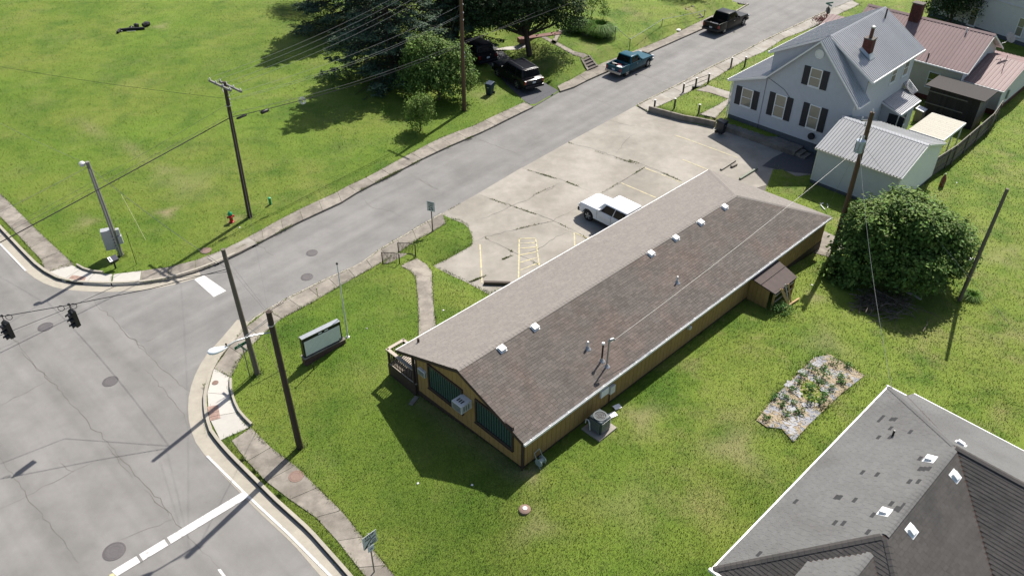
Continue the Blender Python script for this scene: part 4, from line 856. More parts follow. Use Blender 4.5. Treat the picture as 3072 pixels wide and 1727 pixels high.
for px in ((1592, 565), (1684, 512)):
    p = HF.px_x(T3([px])[0], HW+.02); window(hh, lambda x, z, o: (HW+.018+o, x, z), p[1]-.42, p[1]+.42, p[2]-.55, p[2]+.55, m_white, m_pane, fw=.08)
RD = [(HW+.4, dd_, zdr_), (HW+.4, HL, zdr_), (va_, HL, za_)]
def chimney(F, parent, p, sx, sy, h, m, base_z):
    """brick chimney: every course of bricks is built"""
    c = MB().box(p[0]-sx/2+.015, p[0]+sx/2-.015, p[1]-sy/2+.015, p[1]+sy/2-.015, base_z, p[2]+h).build('chimney', mat('mortar', (.16, .13, .11), .9, .1), parent)
    src = None; n = int((p[2]+h-base_z)/.08)
    for k in range(n):
        z = base_z+k*.08
        for side in range(4):
            Ls = sx if side % 2 == 0 else sy; nb_ = max(2, int(round(Ls/.22))); bl = Ls/nb_
            for i in range(nb_):
                if src is None: src = o = MB().box(-.5*bl+.006, .5*bl-.006, -.016, .016, .005, .072).build('brick', m, c)
                else: o = share('brick', src, c)
                t = -Ls/2+(i+.5)*bl+(bl*.0 if k % 2 else 0)
                x, y, r = [(p[0]+t, p[1]-sy/2, 0), (p[0]+sx/2, p[1]+t, math.pi/2), (p[0]+t, p[1]+sy/2, 0), (p[0]-sx/2, p[1]+t, math.pi/2)][side]
                o.location = (x, y, z); o.rotation_euler = (0, 0, r)
    MB().box(p[0]-sx/2-.05, p[0]+sx/2+.05, p[1]-sy/2-.05, p[1]+sy/2+.05, p[2]+h, p[2]+h+.07).build('cap', mat('sooty_cap', (.12, .105, .09), .9, .2, 6), c)
    return c
p = HF.px_pl(T3([(1385, 405)])[0], *RD); h = height_at(HF.w(*p), T3([(0, 292)])[0][1]); ch = chimney(HF, hh, p, .62, .62, h, m_brick, p[2]-.5)
MB().tube([(p[0], p[1], p[2]+h), (p[0], p[1], p[2]+h+.75)], .13, 12).build('flue', mat('flue_rust', (.12, .05, .04), .6, .2, 8), ch, smooth=True); MB().lathe([(.16, 0), (.16, .1), (.04, .16)], (p[0], p[1], p[2]+h+.78), 12).build('flue_cap', m_galv, ch)
MB().add([(p[0]-.45, p[1]-.42, p[2]+.35), (p[0]+.55, p[1]-.42, p[2]-.25), (p[0]+.55, p[1]+.42, p[2]-.25), (p[0]-.45, p[1]+.42, p[2]+.35), (p[0]-.32, p[1]-.32, p[2]+.5), (p[0]+.33, p[1]-.32, p[2]+.1), (p[0]+.33, p[1]+.32, p[2]+.1), (p[0]-.32, p[1]+.32, p[2]+.5)], [(0, 1, 5, 4), (1, 2, 6, 5), (2, 3, 7, 6), (3, 0, 4, 7)]).build('flashing', m_galv, ch)
p = HF.px_pl(T3([(1525, 140)])[0], *RD); MB().tube([(p[0], p[1], p[2]-.05), (p[0], p[1], p[2]+.75)], .06, 10).build('vent_pipe', m_black, hh)
# side addition with a small metal roof, and an awning
ax = [HF.px_z(q, z) for q, z in zip(T3([(1450, 752), (1635, 862), (1800, 757)]), (3.25, 2.75, 2.75))]
y0, y1, x1 = (ax[0][1]+ax[1][1])/2, ax[2][1], (ax[1][0]+ax[2][0])/2
slab([(HW+.02, y0, 3.3), (x1, y0, 2.75), (x1, y1, 2.75), (HW+.02, y1, 3.3)], .08).build('addition_roof', m_found, hh); rib_panels((x1, y0, 2.75), (x1, y1, 2.75), (HW+.02, y1, 3.3), (HW+.02, y0, 3.3), hh, m_roofgrey)
lap_siding([(HW+.02, .4), (x1-.25, .4), (x1-.25, 2.72), (HW+.02, 3.2)], lambda x, z, o: (x, y0+.25-o, z)).build('addition_siding', m_blue, hh); lap_siding([(y0+.25, .4), (y1-.25, .4), (y1-.25, 2.7), (y0+.25, 2.7)], lambda x, z, o: (x1-.25+o, x, z)).build('addition_siding', m_blue, hh)
MB().box(HW+.03, x1-.26, y0+.26, y1-.25, .1, 2.65).build('addition_core', m_found, hh)
for sgn in (0,): MB().prism([(HW, y0-.03, 3.14), (x1, y0-.03, 2.6), (x1, y0-.03, 2.74), (HW, y0-.03, 3.29)], (0, .03, 0)).build('rake_board', m_white, hh)
MB().box(x1, x1+.09, y0, y1, 2.63, 2.74).build('gutter', m_white, hh); MB().tube([(x1-.1, y0+.1, 2.6), (x1-.2, y0+.15, .4)], .04, 8).build('downspout', m_white, hh)
window(hh, lambda x, z, o: (x1-.24+o, x, z), (y0+y1)/2-.4, (y0+y1)/2+.4, 1.2, 2.1, m_white, m_green_glass, fw=.07); MB().box(HW+.7, HW+1.9, y0+.2, y0+.24, 1.5, 2.5).build('dark_panel', m_shut, hh)
b = MB()
for i in range(7): b.add([(HW+.03, HL-1.4+i*.16, 3.75), (HW+.03, HL-1.4+i*.16+.10, 3.75), (HW+.95, HL-1.4+i*.16+.10, 3.05), (HW+.95, HL-1.4+i*.16, 3.05)], [(0, 1, 2, 3)])
aw = MB().add([(HW+.03, HL-1.42, 3.74), (HW+.03, HL-.25, 3.74), (HW+.94, HL-.25, 3.04), (HW+.94, HL-1.42, 3.04)], [(0, 1, 2, 3)]).build('awning', m_white, hh); b.build('stripe', m_shut, aw)
mk = MB(); mk.tube([(HW+.05, HL-2.3, 3.0), (HW+.6, HL-2.3, 3.05), (HW+.6, HL-2.3, 4.1)], .03, 8); mk.build('antenna_mast', m_black, hh); MB().lathe([(.02, 0), (.2, .05), (.3, .12)], seg=14, M=Matrix.Translation((HW+.72, HL-2.1, 3.95)) @ Matrix.Rotation(1.1, 4, 'Y')).build('antenna_dish', m_grey_metal, hh)
MB().tube([(2.75, -.05, 4.75), (2.75, -.05, HG)], .012, 6).build('service_cable', m_black, hh); MB().tube([(2.75, -.05, 4.75), (4.3, -.05, 4.2), (4.9, -.05, 3.7), (4.9, -.05, 3.1)], .012, 6).build('service_cable', m_black, hh)
p = HF.px_y(T3([(968, 1040)])[0], -.1); b = MB()
b.lathe([(.26, -.07), (.26, -.05), (.12, -.04), (.12, .04), (.26, .05), (.26, .07)], seg=16, M=Matrix.Translation((p[0], -.16, p[2]+.15)) @ Matrix.Rotation(math.pi/2, 4, 'X')); b.build('hose_reel', m_shut, hh)
PAVED.append([tuple(HF.w(x, y, 0)[:2]) for x, y in ((0, 0), (HW+3, 0), (HW+3, HL), (0, HL))])
# concrete bed along the front of the house and the low wall of its yard
lo = empty('planter_ledge', HF.w(0, -1.5, 0), HF.a-math.pi/2, 'low concrete ledge along the foot of the grey house', 'ledge')
e0 = HF.px_z(T3([(245, 962)])[0], .03); e1 = HF.px_z(T3([(862, 1165)])[0], .03)
MB().box(e0[0]-.0, e1[0], e0[1]+1.5+.0, 1.42, .0, .42).build('ledge_block', conc_old, lo, bevel=.02)
for i in range(2): MB().box(e1[0]+.01+i*.4, e1[0]+.41+i*.4, e0[1]+1.6, 1.2, .0, .28-.13*i).build('step', conc_old, lo)
wall_px = B2([(1040, 1432)])+T3([(0, 915), (120, 935), (240, 962)]); P_ = [gz(*q, .03) for q in wall_px]
rw = empty('retaining_wall', P_[0], 0, 'low concrete wall holding the small front lawn of the grey house', 'wall')
for a, c in zip(P_[:-1], P_[1:]):
    L = np.hypot(*(c-a)[:2]); o = MB().box(0, L-.01, 0, .18, 0, .50).build('wall_block', conc_old, rw, bevel=.012); o.location = Vector(a-P_[0]); o.rotation_euler = (0, 0, math.atan2(c[1]-a[1], c[0]-a[0]))
def draped_path(name, px, label, m, off=.02):
    P_ = [ground(*q) for q in px]; e = empty(name, P_[0], 0, label, None, None, 'structure'); n = len(P_)//2
    for i in range(n-1):
        q = [P_[i], P_[i+1], P_[2*n-2-i], P_[2*n-1-i]]; b = MB(); nu = max(2, int(np.linalg.norm(q[1]-q[0])/.25)); nv = max(2, int(np.linalg.norm(q[3]-q[0])/.25)); vs = []
        for u in range(nu+1):
            for v in range(nv+1):
                s_, t = u/nu, v/nv; p = q[0]*(1-s_)*(1-t)+q[1]*s_*(1-t)+q[2]*s_*t+q[3]*(1-s_)*t; vs.append((p[0]-P_[0][0], p[1]-P_[0][1], float(T(p[0], p[1]))+off-P_[0][2]))
        b.add(vs, [(u*(nv+1)+v, (u+1)*(nv+1)+v, (u+1)*(nv+1)+v+1, u*(nv+1)+v+1) for u in range(nu) for v in range(nv)]); o = b.build('slab', m, e, smooth='all')
    PAVED.append([tuple(p[:2]) for p in P_]); return e
draped_path('footpath', T3([(125, 872), (240, 808), (340, 748)])+T3([(372, 745), (330, 800), (245, 925)]), 'concrete path beside the corner of the grey house', conc)
draped_path('footpath', B2([(1650, 1155), (1800, 1180), (2080, 1270)])+B2([(2112, 1185), (1930, 1130), (1800, 1092)]), 'concrete path from the handrail steps to the grey house', conc)
# step block with posts
m_cap = mat('pale_post_cap', (.68, .66, .62), .5, .05); postm = mat('dark_post', (.05, .05, .052), .6, .15, 8)
def cap_post(base, top, label, group='capped posts in the grey house yard'):
    g = ground(*base); h = height_at(g, top[1]); e = empty('fence_post', g, .8, label, 'post', group)
    MB().box(-.055, .055, -.055, .055, -.1, h-.05).build('shaft', postm, e); MB().lathe([(.10, 0), (.10, .035), (.05, .06)], (0, 0, h-.06), 12).build('cap', m_cap, e); return e, g, h
pp = []
for (bx_, by_), (tx, ty), lb in (((1118, 1395), (1123, 1272), 'short dark post with a white cap at the outer corner of the wall'), ((1374, 1385), (1383, 1255), 'short dark post with a white cap standing on the wall bend'), ((1685, 1450), (1690, 1330), 'short dark post with a white cap beside the corner path'), ((1486, 1185), (1497, 1063), 'dark capped post at the street end of the step handrail'), ((1640, 1150), (1657, 992), 'dark capped post in the middle of the step handrail'), ((1805, 1070), (1822, 938), 'dark capped post at the house end of the step handrail'), ((2095, 865), (2117, 733), 'white-capped post in the long lawn strip, nearer the steps'), ((2270, 860), (2290, 724), 'white-capped post in the long lawn strip, nearer the porch roof')):
    pp.append(cap_post(*B2([(bx_, by_), (tx, ty)]), lb))
hr = empty('handrail', pp[3][1], 0, 'thin dark handrail joining three capped posts', 'handrail')
for i, j in ((3, 4), (4, 5)):
    a, c = pp[i], pp[j]
    for f in (.88, .5): MB().tube([a[1]-pp[3][1]+np.array([0, 0, a[2]*f]), c[1]-pp[3][1]+np.array([0, 0, c[2]*f])], .02, 6).build('rail', m_black, hr)
g = ground(*B2([(1600, 1150)])[0]); g2 = ground(*B2([(1800, 1095)])[0]); v = g2-g; o = MB().box(0, float(np.hypot(*v[:2])), -.12, .12, -.05, .35).build('step_block', m_black); o.location = Vector(g); o.rotation_euler = (0, 0, math.atan2(v[1], v[0])); tag(o, 'step block under the handrail, coloured black as its shadow', 'step')  # black colour stands for the shadow at the steps
# ================================================================== GARAGE
m_galvroof = mat('galvanised_roof', (.275, .28, .285), .6, .06, 2, metal=0, obj=.09, spec=.2)
GF = Fr(21.306, 51.524, .792); GLn, GW, gze, gzr, gyr = 5.866, 6.758, 2.908, 4.156, 3.148; GB = .12
ga = GF.empty('garage', 'pale blue sided garage with a shiny ribbed metal roof', 'garage')
MB().prism([(GLn, .02, GB), (GLn, GW, GB), (GLn, GW, gze-.06), (GLn, gyr, gzr-.1), (GLn, .02, gze-.06)], (-GLn, 0, 0)).build('wall_core', m_found, ga)
m_blue2 = mat('light_blue_vinyl', (.47, .49, .525), .6, .06, 3)
lap_siding([(0, GB+.25), (GLn, GB+.25), (GLn, gze-.06), (0, gze-.06)], lambda x, z, o: (x, -o, z), step=.15, lip=.02).build('front_siding', m_blue2, ga)
lap_siding([(0.02, GB+.25), (GW, GB+.25), (GW, gze-.06), (gyr, gzr-.1), (0.02, gze-.06)], lambda x, z, o: (GLn+o, x, z), step=.15, lip=.02).build('side_siding', m_white, ga)
MB().box(-.012, GLn+.012, -.015, .02, GB-.1, GB+.26).build('foundation', m_found, ga)
for x in (-.03, GLn-.06): MB().box(x, x+.09, -.03, .05, GB+.25, gze-.08).build('corner_board', m_offw, ga)
q = [(-.15, -.25, gze), (GLn+.15, -.25, gze), (GLn+.15, gyr, gzr), (-.15, gyr, gzr)]; q2 = [(-.15, GW+.25, gze), (GLn+.15, GW+.25, gze), (GLn+.15, gyr, gzr), (-.15, gyr, gzr)]
slab(q, .05).build('roof_deck', m_found, ga); slab(q2, .05).build('roof_deck', m_found, ga)
rib_panels(*q, ga, m_galvroof, width=.92, ribs=4, rh=.04); rib_panels(*q2, ga, m_galvroof, width=.92, ribs=4, rh=.04)
b = MB(); b.prism([(-.16, gyr-.16, gzr-.03), (-.16, gyr, gzr+.06), (-.16, gyr+.16, gzr-.03), (-.16, gyr, gzr+.03)], (GLn+.32, 0, 0)); b.build('ridge_cap', m_galv, ga)
MB().box(-.15, GLn+.15, -.30, -.252, gze-.13, gze-.012).build('fascia', mat('cream_trim', (.50, .48, .42), .6, .08), ga); MB().box(-.15, GLn+.15, GW+.252, GW+.30, gze-.13, gze-.012).build('fascia', MATS['cream_trim'], ga)
for a, c in ((q[1], q[2]), (q2[1], q2[2])): MB().prism([(GLn+.152, a[1], a[2]-.15), (GLn+.152, c[1], c[2]-.15), (GLn+.152, c[1], c[2]-.012), (GLn+.152, a[1], a[2]-.012)], (.025, 0, 0)).build('rake_board', m_white, ga)
PAVED.append([tuple(GF.w(x, y, 0)[:2]) for x, y in ((0, 0), (GLn, 0), (GLn, GW), (0, GW))])
# ================================================================== ROSE ROOFED HOUSE
m_rose = mat('rose_roof_metal', (.225, .155, .148), .6, .07, 2, obj=.05, spec=.2); m_cream = mat('cream_siding', (.50, .48, .40), .6, .06, 3); m_whs = mat('white_siding', (.56, .56, .55), .6, .06, 3)
PF = Fr(37.08, 63.97, .803); phw, pzr, PLn, pze = 4.115, 5.493, 11.0, 3.3; pbz = .12
ph = PF.empty('house', 'cream house with a rose-pink ribbed metal roof', 'house')
slab([(0, 0, pze), (0, 2*phw, pze), (0, phw, pzr)][:0] or [(-PLn, 0, pze), (0, 0, pze), (0, phw, pzr), (-PLn, phw, pzr)], .06).build('roof_deck', m_offw, ph); slab([(-PLn, 2*phw, pze), (0, 2*phw, pze), (0, phw, pzr), (-PLn, phw, pzr)], .06).build('roof_deck', m_offw, ph)
rib_panels((-PLn, 0, pze), (0, 0, pze), (0, phw, pzr), (-PLn, phw, pzr), ph, m_rose, ribs=3, rh=.025); rib_panels((-PLn, 2*phw, pze), (0, 2*phw, pze), (0, phw, pzr), (-PLn, phw, pzr), ph, m_rose, ribs=3, rh=.025)
b = MB(); b.prism([(-PLn, phw-.2, pzr-.06), (-PLn, phw, pzr+.07), (-PLn, phw+.2, pzr-.06), (-PLn, phw, pzr+.02)], (PLn+.02, 0, 0)); b.build('ridge_cap', m_rose, ph)
MB().prism([(-.5, .4, pbz), (-.5, 2*phw-.4, pbz), (-.5, 2*phw-.4, pze-.02), (-.5, phw, pzr-.12), (-.5, .4, pze-.02)], (-PLn+1, 0, 0)).build('wall_core', m_found, ph)
lap_siding([(.4, pbz+.4), (2*phw-.4, pbz+.4), (2*phw-.4, pze), (phw, pzr-.12), (.4, pze)], lambda x, z, o: (-.49+o, x, z), step=.13).build('gable_siding', m_whs, ph)
lap_siding([(-PLn+.5, pbz+.4), (-.5, pbz+.4), (-.5, pze), (-PLn+.5, pze)], lambda x, z, o: (x, .39-o, z), step=.13).build('front_siding', m_cream, ph)
MB().box(-PLn+.5, -.48, .37, .42, pbz-.1, pbz+.42).build('foundation', m_brick, ph)
for s_, y in ((1, 0), (-1, 2*phw)): MB().prism([(.002, y, pze-.16), (.002, phw, pzr-.16), (.002, phw, pzr-.012), (.002, y, pze-.012)], (.03, 0, 0)).build('rake_board', m_white, ph)
MB().box(-PLn, 0, -.09, -.005, pze-.12, pze-.012).build('gutter', m_white, ph)
for x in (-5.6, -2.6): window(ph, lambda xx, z, o: (xx, .37-o, z), x-.4, x+.4, 1.3, 2.5, m_white, m_green_glass, fw=.08)
p = PF.px_pl(T3([(1750, 145)])[0], (-PLn, 0, pze), (0, 0, pze), (0, phw, pzr)); h = height_at(PF.w(*p), T3([(0, 22)])[0][1]); chimney(PF, ph, p, .85, .7, h*.96, m_brick, p[2]-.3)
for px in ((2140, 245), (1850, 435)):
    p = PF.px_pl(T3([px])[0], (-PLn, 0, pze), (0, 0, pze), (0, phw, pzr)); MB().tube([(p[0], p[1], p[2]-.05), (p[0], p[1], p[2]+.38)], .06, 10).build('vent_pipe', m_pvc if px[0] > 2000 else m_black, ph)
# front porch roof seen past the grey house ridge
slab([(-PLn-3.2, .6, 2.9), (-PLn, .6, 2.9), (-PLn, phw, 3.9), (-PLn-3.2, phw, 3.9)], .06).build('porch_deck', m_offw, ph); rib_panels((-PLn-3.2, .6, 2.9), (-PLn, .6, 2.9), (-PLn, phw, 3.9), (-PLn-3.2, phw, 3.9), ph, m_rose, ribs=3, rh=.025)
MB().box(-PLn-2.8, -PLn+.5, .9, phw+2, .1, 2.85).build('porch_wall', m_cream, ph)
# lower wing
wx0, wx1, wy0, wd, wze, wzt = -2.55, 9.0, -3.25, 5.6, 2.55, 3.75
cw = PF.l(np.array([39.821, 63.081, 0])); wx1 = cw[0]; wy0 = cw[1]; wx0 = wx1-5.6
q = [(wx0, wy0-.3, 2.32), (wx1+.25, wy0-.3, 2.32), (wx1+.25, wy0+4.4, 3.35), (wx0, wy0+4.4, 3.35)]
slab(q, .06).build('wing_roof', m_offw, ph); rib_panels(*q, ph, m_rose, ribs=3, rh=.025)
q2 = [(wx0, wy0+8.8, 2.32), (wx1+.25, wy0+8.8, 2.32), (wx1+.25, wy0+4.4, 3.35), (wx0, wy0+4.4, 3.35)]; slab(q2, .06).build('wing_roof', m_offw, ph); rib_panels(*q2, ph, m_rose, ribs=3, rh=.025)
MB().prism([(wx1-.02, wy0+.02, .1), (wx1-.02, wy0+8.5, .1), (wx1-.02, wy0+8.5, 2.3), (wx1-.02, wy0+4.4, 3.25), (wx1-.02, wy0+.02, 2.3)], (-5.2, 0, 0)).build('wing_core', m_found, ph)
lap_siding([(wx0+.4, .55), (wx1, .55), (wx1, 2.28), (wx0+.4, 2.28)], lambda x, z, o: (x, wy0-o, z), step=.13).build('wing_siding', m_cream, ph)
lap_siding([(wy0, .55), (wy0+8.5, .55), (wy0+8.5, 2.28), (wy0+4.4, 3.25), (wy0, 2.28)], lambda x, z, o: (wx1+o, x, z), step=.13).build('wing_siding', m_whs, ph)
MB().box(wx0+.3, wx1+.015, wy0-.015, wy0+.03, .0, .56).build('foundation', m_brick, ph); MB().box(wx1-.02, wx1+.015, wy0+.031, wy0+8.5, .0, .56).build('foundation', m_brick, ph)
MB().box(wx0, wx1+.25, wy0-.40, wy0-.305, 2.2, 2.31).build('gutter', m_offw, ph); MB().tube([(wx1+.06, wy0-.06, 2.25), (wx1+.06, wy0-.06, .2)], .04, 8).build('downspout', m_white, ph)
window(ph, lambda xx, z, o: (xx, wy0-.01-o, z), wx0+1.0, wx0+1.9, .9, 2.0, m_white, m_green_glass, fw=.07); window(ph, lambda xx, z, o: (xx, wy0-.01-o, z), wx0+3.5, wx0+4.4, 1.3, 1.9, m_white, m_green_glass, fw=.07)
MB().tube([(wx1-1.2, wy0+3.0, 2.9), (wx1-1.2, wy0+3.0, 4.1)], .03, 8).build('service_mast', m_galv, ph); MB().box(wx1+.02, wx1+.16, wy0+1.8, wy0+2.1, 1.0, 1.7).build('meter_box', m_grey_metal, ph)
m_dishpos = PF.w(.6, phw+.4, 3.4); ds = empty('satellite_dish', PF.w(.25, phw+1.8, 4.35), .3, 'grey satellite dish on an arm at the rose house gable', 'satellite dish')
MB().lathe([(.02, 0), (.22, .03), (.38, .1), (.46, .17)], seg=20, M=Matrix.Translation((.5, -.1, .45)) @ Matrix.Rotation(.9, 4, 'X')).build('reflector', mat('dish_grey', (.12, .125, .13), .5, .1), ds); MB().tube([(0, 0, 0), (.35, -.05, .1), (.5, -.1, .45)], .03, 8).build('arm', m_grey_metal, ds); MB().tube([(.35, -.05, .1), (.6, -.45, .75)], .02, 6).build('feed_arm', m_grey_metal, ds)
PAVED.append([tuple(PF.w(x, y, 0)[:2]) for x, y in ((-PLn, 0), (0, 0), (0, 2*phw), (-PLn, 2*phw))]); PAVED.append([tuple(PF.w(x, y, 0)[:2]) for x, y in ((wx0, wy0), (wx1, wy0), (wx1, wy0+8.5), (wx0, wy0+8.5))])
# ================================================================== BOARD SHED, FLAT PATIO ROOF, FENCE
m_dboard = mat('dark_board', (.035, .030, .028), .85, .25, 4, obj=.25, stretch=(6, 6, .6)); m_gboard = mat('weathered_board', (.19, .175, .15), .85, .2, 4, obj=.15, stretch=(6, 6, .6))
c5b = lambda x, y: tl(x, y, 2600, 200, 5.172)
sA = gz(*c5b(1610, 985), .12); ang = .80; SF = Fr(sA[0], sA[1], ang)
sh = SF.empty('board_shed', 'tall shed of dark vertical boards behind the patio roof', 'shed')
top = height_at(SF.w(0, 0, .12), c5b(0, 520)[1])+.12; lw = abs(SF.px_y(c5b(1000, 290), 0)[0])
lw = min(max(lw, 3.5), 6.0); n = int(lw/.2); src = None
for i in range(n):
    if src is None: o = src = MB().box(.005, .195, -.02, .0, 0, top-.12).build('board', m_dboard, sh)
    else: o = share('board', src, sh)
    o.location = (-lw+i*lw/n, random.uniform(-.006, .006), .12)
MB().box(-lw, 0, .0, 2.2, .1, top-.02).build('wall_core', m_dboard, sh); src = None
for i in range(11):
    if src is None: o = src = MB().box(0, .02, .005, .195, 0, top-.14).build('board', m_gboard, sh)
    else: o = share('board', src, sh)
    o.location = (.001, i*.2, .12)
MB().box(-lw-.35, .35, -.30, 2.5, top, top+.07).build('roof', m_dboard, sh); MB().box(-lw-.05, -.9, -.06, -.02, top-.45, top-.37).build('batten', m_gboard, sh); MB().box(-lw-.05, -1.0, -.06, -.02, top-1.45, top-1.37).build('batten', m_gboard, sh)
PAVED.append([tuple(SF.w(x, y, 0)[:2]) for x, y in ((-lw, 0), (0, 0), (0, 2.2), (-lw, 2.2))])
# patio roof
m_patio = mat('cream_panel_roof', (.29, .268, .208), .55, .08, 4, obj=.04, col2=(.22, .20, .16), c2scale=1.2, c2lo=.58, c2hi=.75)
zp = 2.5; P4_ = [GF.px_z(c5b(*q), zp) for q in ((1020, 712), (1530, 890), (1185, 1150))]
x0, x1, y0, y1 = P4_[0][0], (P4_[1][0]+P4_[2][0])/2, P4_[2][1], (P4_[0][1]+P4_[1][1])/2
pr = GF.empty('patio_roof', 'flat cream panel patio roof on white posts behind the garage', 'patio roof')
n = max(6, int((y1-y0)/.3))
for i in range(n): MB().box(x0, x1, y0+i*(y1-y0)/n, y0+(i+1)*(y1-y0)/n-.012, zp, zp+.035).build('roof_panel', m_patio, pr)
MB().box(x0, x1+.04, y0-.03, y0, zp-.12, zp+.045).build('fascia', m_white, pr); MB().box(x1, x1+.04, y0, y1, zp-.12, zp+.045).build('fascia', m_white, pr); MB().box(x0, x1, y1, y1+.03, zp-.12, zp+.04).build('fascia', m_offw, pr)
for x, y in ((x1-.1, y0+.2), (x1-.1, y1-.2), (x0+.2, y1-.2), (x1-.1, (y0+y1)/2)): MB().box(x-.04, x+.04, y-.04, y+.04, .1, zp-.02).build('post', m_white, pr)
# plank fence
m_fence = mat('old_fence_plank', (.155, .135, .105), .88, .2, 5, obj=.22, stretch=(5, 5, .7))
fpx = [(2690, 592), (2735, 567), (2850, 492), (2962, 394), (2992, 350)]; P_ = [gz(*q, .12) for q in fpx]
fe = empty('plank_fence', P_[0], 0, 'weathered grey plank fence running past the garage', 'fence'); src = None; fh = height_at(P_[2], 438)
fh = min(max(fh, 1.5), 2.1)
for a, c in zip(P_[:-1], P_[1:]):
    L = float(np.hypot(*(c-a)[:2])); an = math.atan2(c[1]-a[1], c[0]-a[0]); n = int(L/.15)
    for i in range(n):
        if src is None: o = src = MB().box(0, .142, -.012, .012, 0, fh).build('plank', m_fence, fe)
        else: o = share('plank', src, fe)
        o.location = Vector(a-P_[0])+Vector((math.cos(an)*i*L/n, math.sin(an)*i*L/n, random.uniform(-.05, .02))); o.rotation_euler = (random.uniform(-.012, .012), 0, an)
    for z in (.4, fh-.35):
        o = MB().box(0, L, -.07, -.015, z, z+.09).build('rail', m_fence, fe); o.location = Vector(a-P_[0]); o.rotation_euler = (0, 0, an)
    for k in range(int(L/2.4)+1):
        o = MB().box(-.05, .05, -.10, -.012, 0, fh+.06).build('post', m_fence, fe); o.location = Vector(a-P_[0])+Vector((math.cos(an)*min(k*2.4, L), math.sin(an)*min(k*2.4, L), 0)); o.rotation_euler = (0, 0, an)
    o = MB().box(0, L, -.03, .03, fh+.01, fh+.04).build('top_cap', m_gboard, fe); o.location = Vector(a-P_[0]); o.rotation_euler = (0, 0, an)
# small things in the yard
g = gz(*c5b(780, 360), .5); e = empty('kettle_grill', (g[0], g[1], .12), 0, 'black kettle grill against the cream wall of the rose house', 'grill'); MB().lathe([(.02, 0), (.2, .05), (.29, .2), (.3, .25), (.27, .38), (.15, .5), (.03, .54)], (0, 0, .55), 18).build('bowl', m_black, e, smooth=True)
for k in range(3): a = k*2.1; MB().tube([(.15*math.cos(a), .15*math.sin(a), .62), (.3*math.cos(a), .3*math.sin(a), 0)], .014, 6).build('leg', m_black, e)
g = gz(*c5b(790, 840), .12); e = empty('storage_cabinet', (g[0], g[1], .12), .8, 'tan cabinet with a white sloping lid in the yard', 'cabinet'); MB().box(-.35, .35, -.3, .3, 0, .95).build('body', mat('tan_plastic', (.27, .22, .16), .6, .1), e, bevel=.02); MB().add([(-.4, -.35, .95), (.4, -.35, .95), (.4, .35, 1.05), (-.4, .35, 1.05), (-.4, -.35, 1.0), (.4, -.35, 1.0), (.4, .35, 1.12), (-.4, .35, 1.12)], [(0, 1, 2, 3), (4, 5, 6, 7), (0, 1, 5, 4), (1, 2, 6, 5), (2, 3, 7, 6), (3, 0, 4, 7)]).build('lid', m_white, e)
# ================================================================== WHITE HOUSE BEYOND
w0 = gz(*B4([(1330, 190)])[0], .12); w1 = gz(*B4([(2555, 600)])[0], .12)
wa = math.atan2(w1[1]-w0[1], w1[0]-w0[0]); WF = Fr(w0[0], w0[1], wa+math.pi/2); Lw = float(np.hypot(*(w1-w0)[:2]))+6
wh = WF.empty('house', 'tall white sided house beyond the rose roof', 'house')
MB().box(0, Lw, .03, 9, .1, 6.4).build('wall_core', m_found, wh); lap_siding([(0, .5), (Lw, .5), (Lw, 6.4), (0, 6.4)], lambda x, z, o: (x, -o, z), step=.16, lip=.022).build('front_siding', m_whs, wh); lap_siding([(0, .5), (9, .5), (9, 6.4), (0, 6.4)], lambda x, z, o: (-o, x, z), step=.16, lip=.022).build('side_siding', m_whs, wh)
MB().box(-.012, Lw, -.02, .03, .0, .52).build('foundation', m_found, wh); MB().box(-.03, .09, -.035, .02, .5, 6.4).build('corner_board', m_offw, wh)
slab([(-.4, -.5, 6.3), (Lw+.4, -.5, 6.3), (Lw+.4, 4.5, 9), (-.4, 4.5, 9)], .1).build('roof', mat('far_roof', (.12, .12, .12), .85, .1), wh); slab([(-.4, 9.5, 6.3), (Lw+.4, 9.5, 6.3), (Lw+.4, 4.5, 9), (-.4, 4.5, 9)], .1).build('roof', MATS['far_roof'], wh)
MB().prism([(.0, .03, 6.3), (.0, 9, 6.3), (.0, 4.5, 8.8)], (.1, 0, 0)).build('gable', m_whs, wh)
MB().tube([(0, -.06, 3.55), (Lw, -.06, 3.45)], .05, 8).build('band_pipe', m_offw, wh)
for pts in ([(1900, 100), (1985, 112), (1840, 310), (1915, 330)], [(2500, 235), (2580, 245), (2445, 450), (2515, 470)]):
    a0, a1, z0, z1 = quad_rect(B4(pts), lambda p: WF.px_y(p, -.02)); window(wh, lambda x, z, o: (x, -.02-o, z), a0, a1, z0, z1, m_white, m_green_glass if a0 < 4 else m_pane, fw=.1)
MB().box(.35, .75, -.3, .0, .2, .9).build('meter_box', mat('blue_box', (.10, .16, .24), .5, .1), wh)
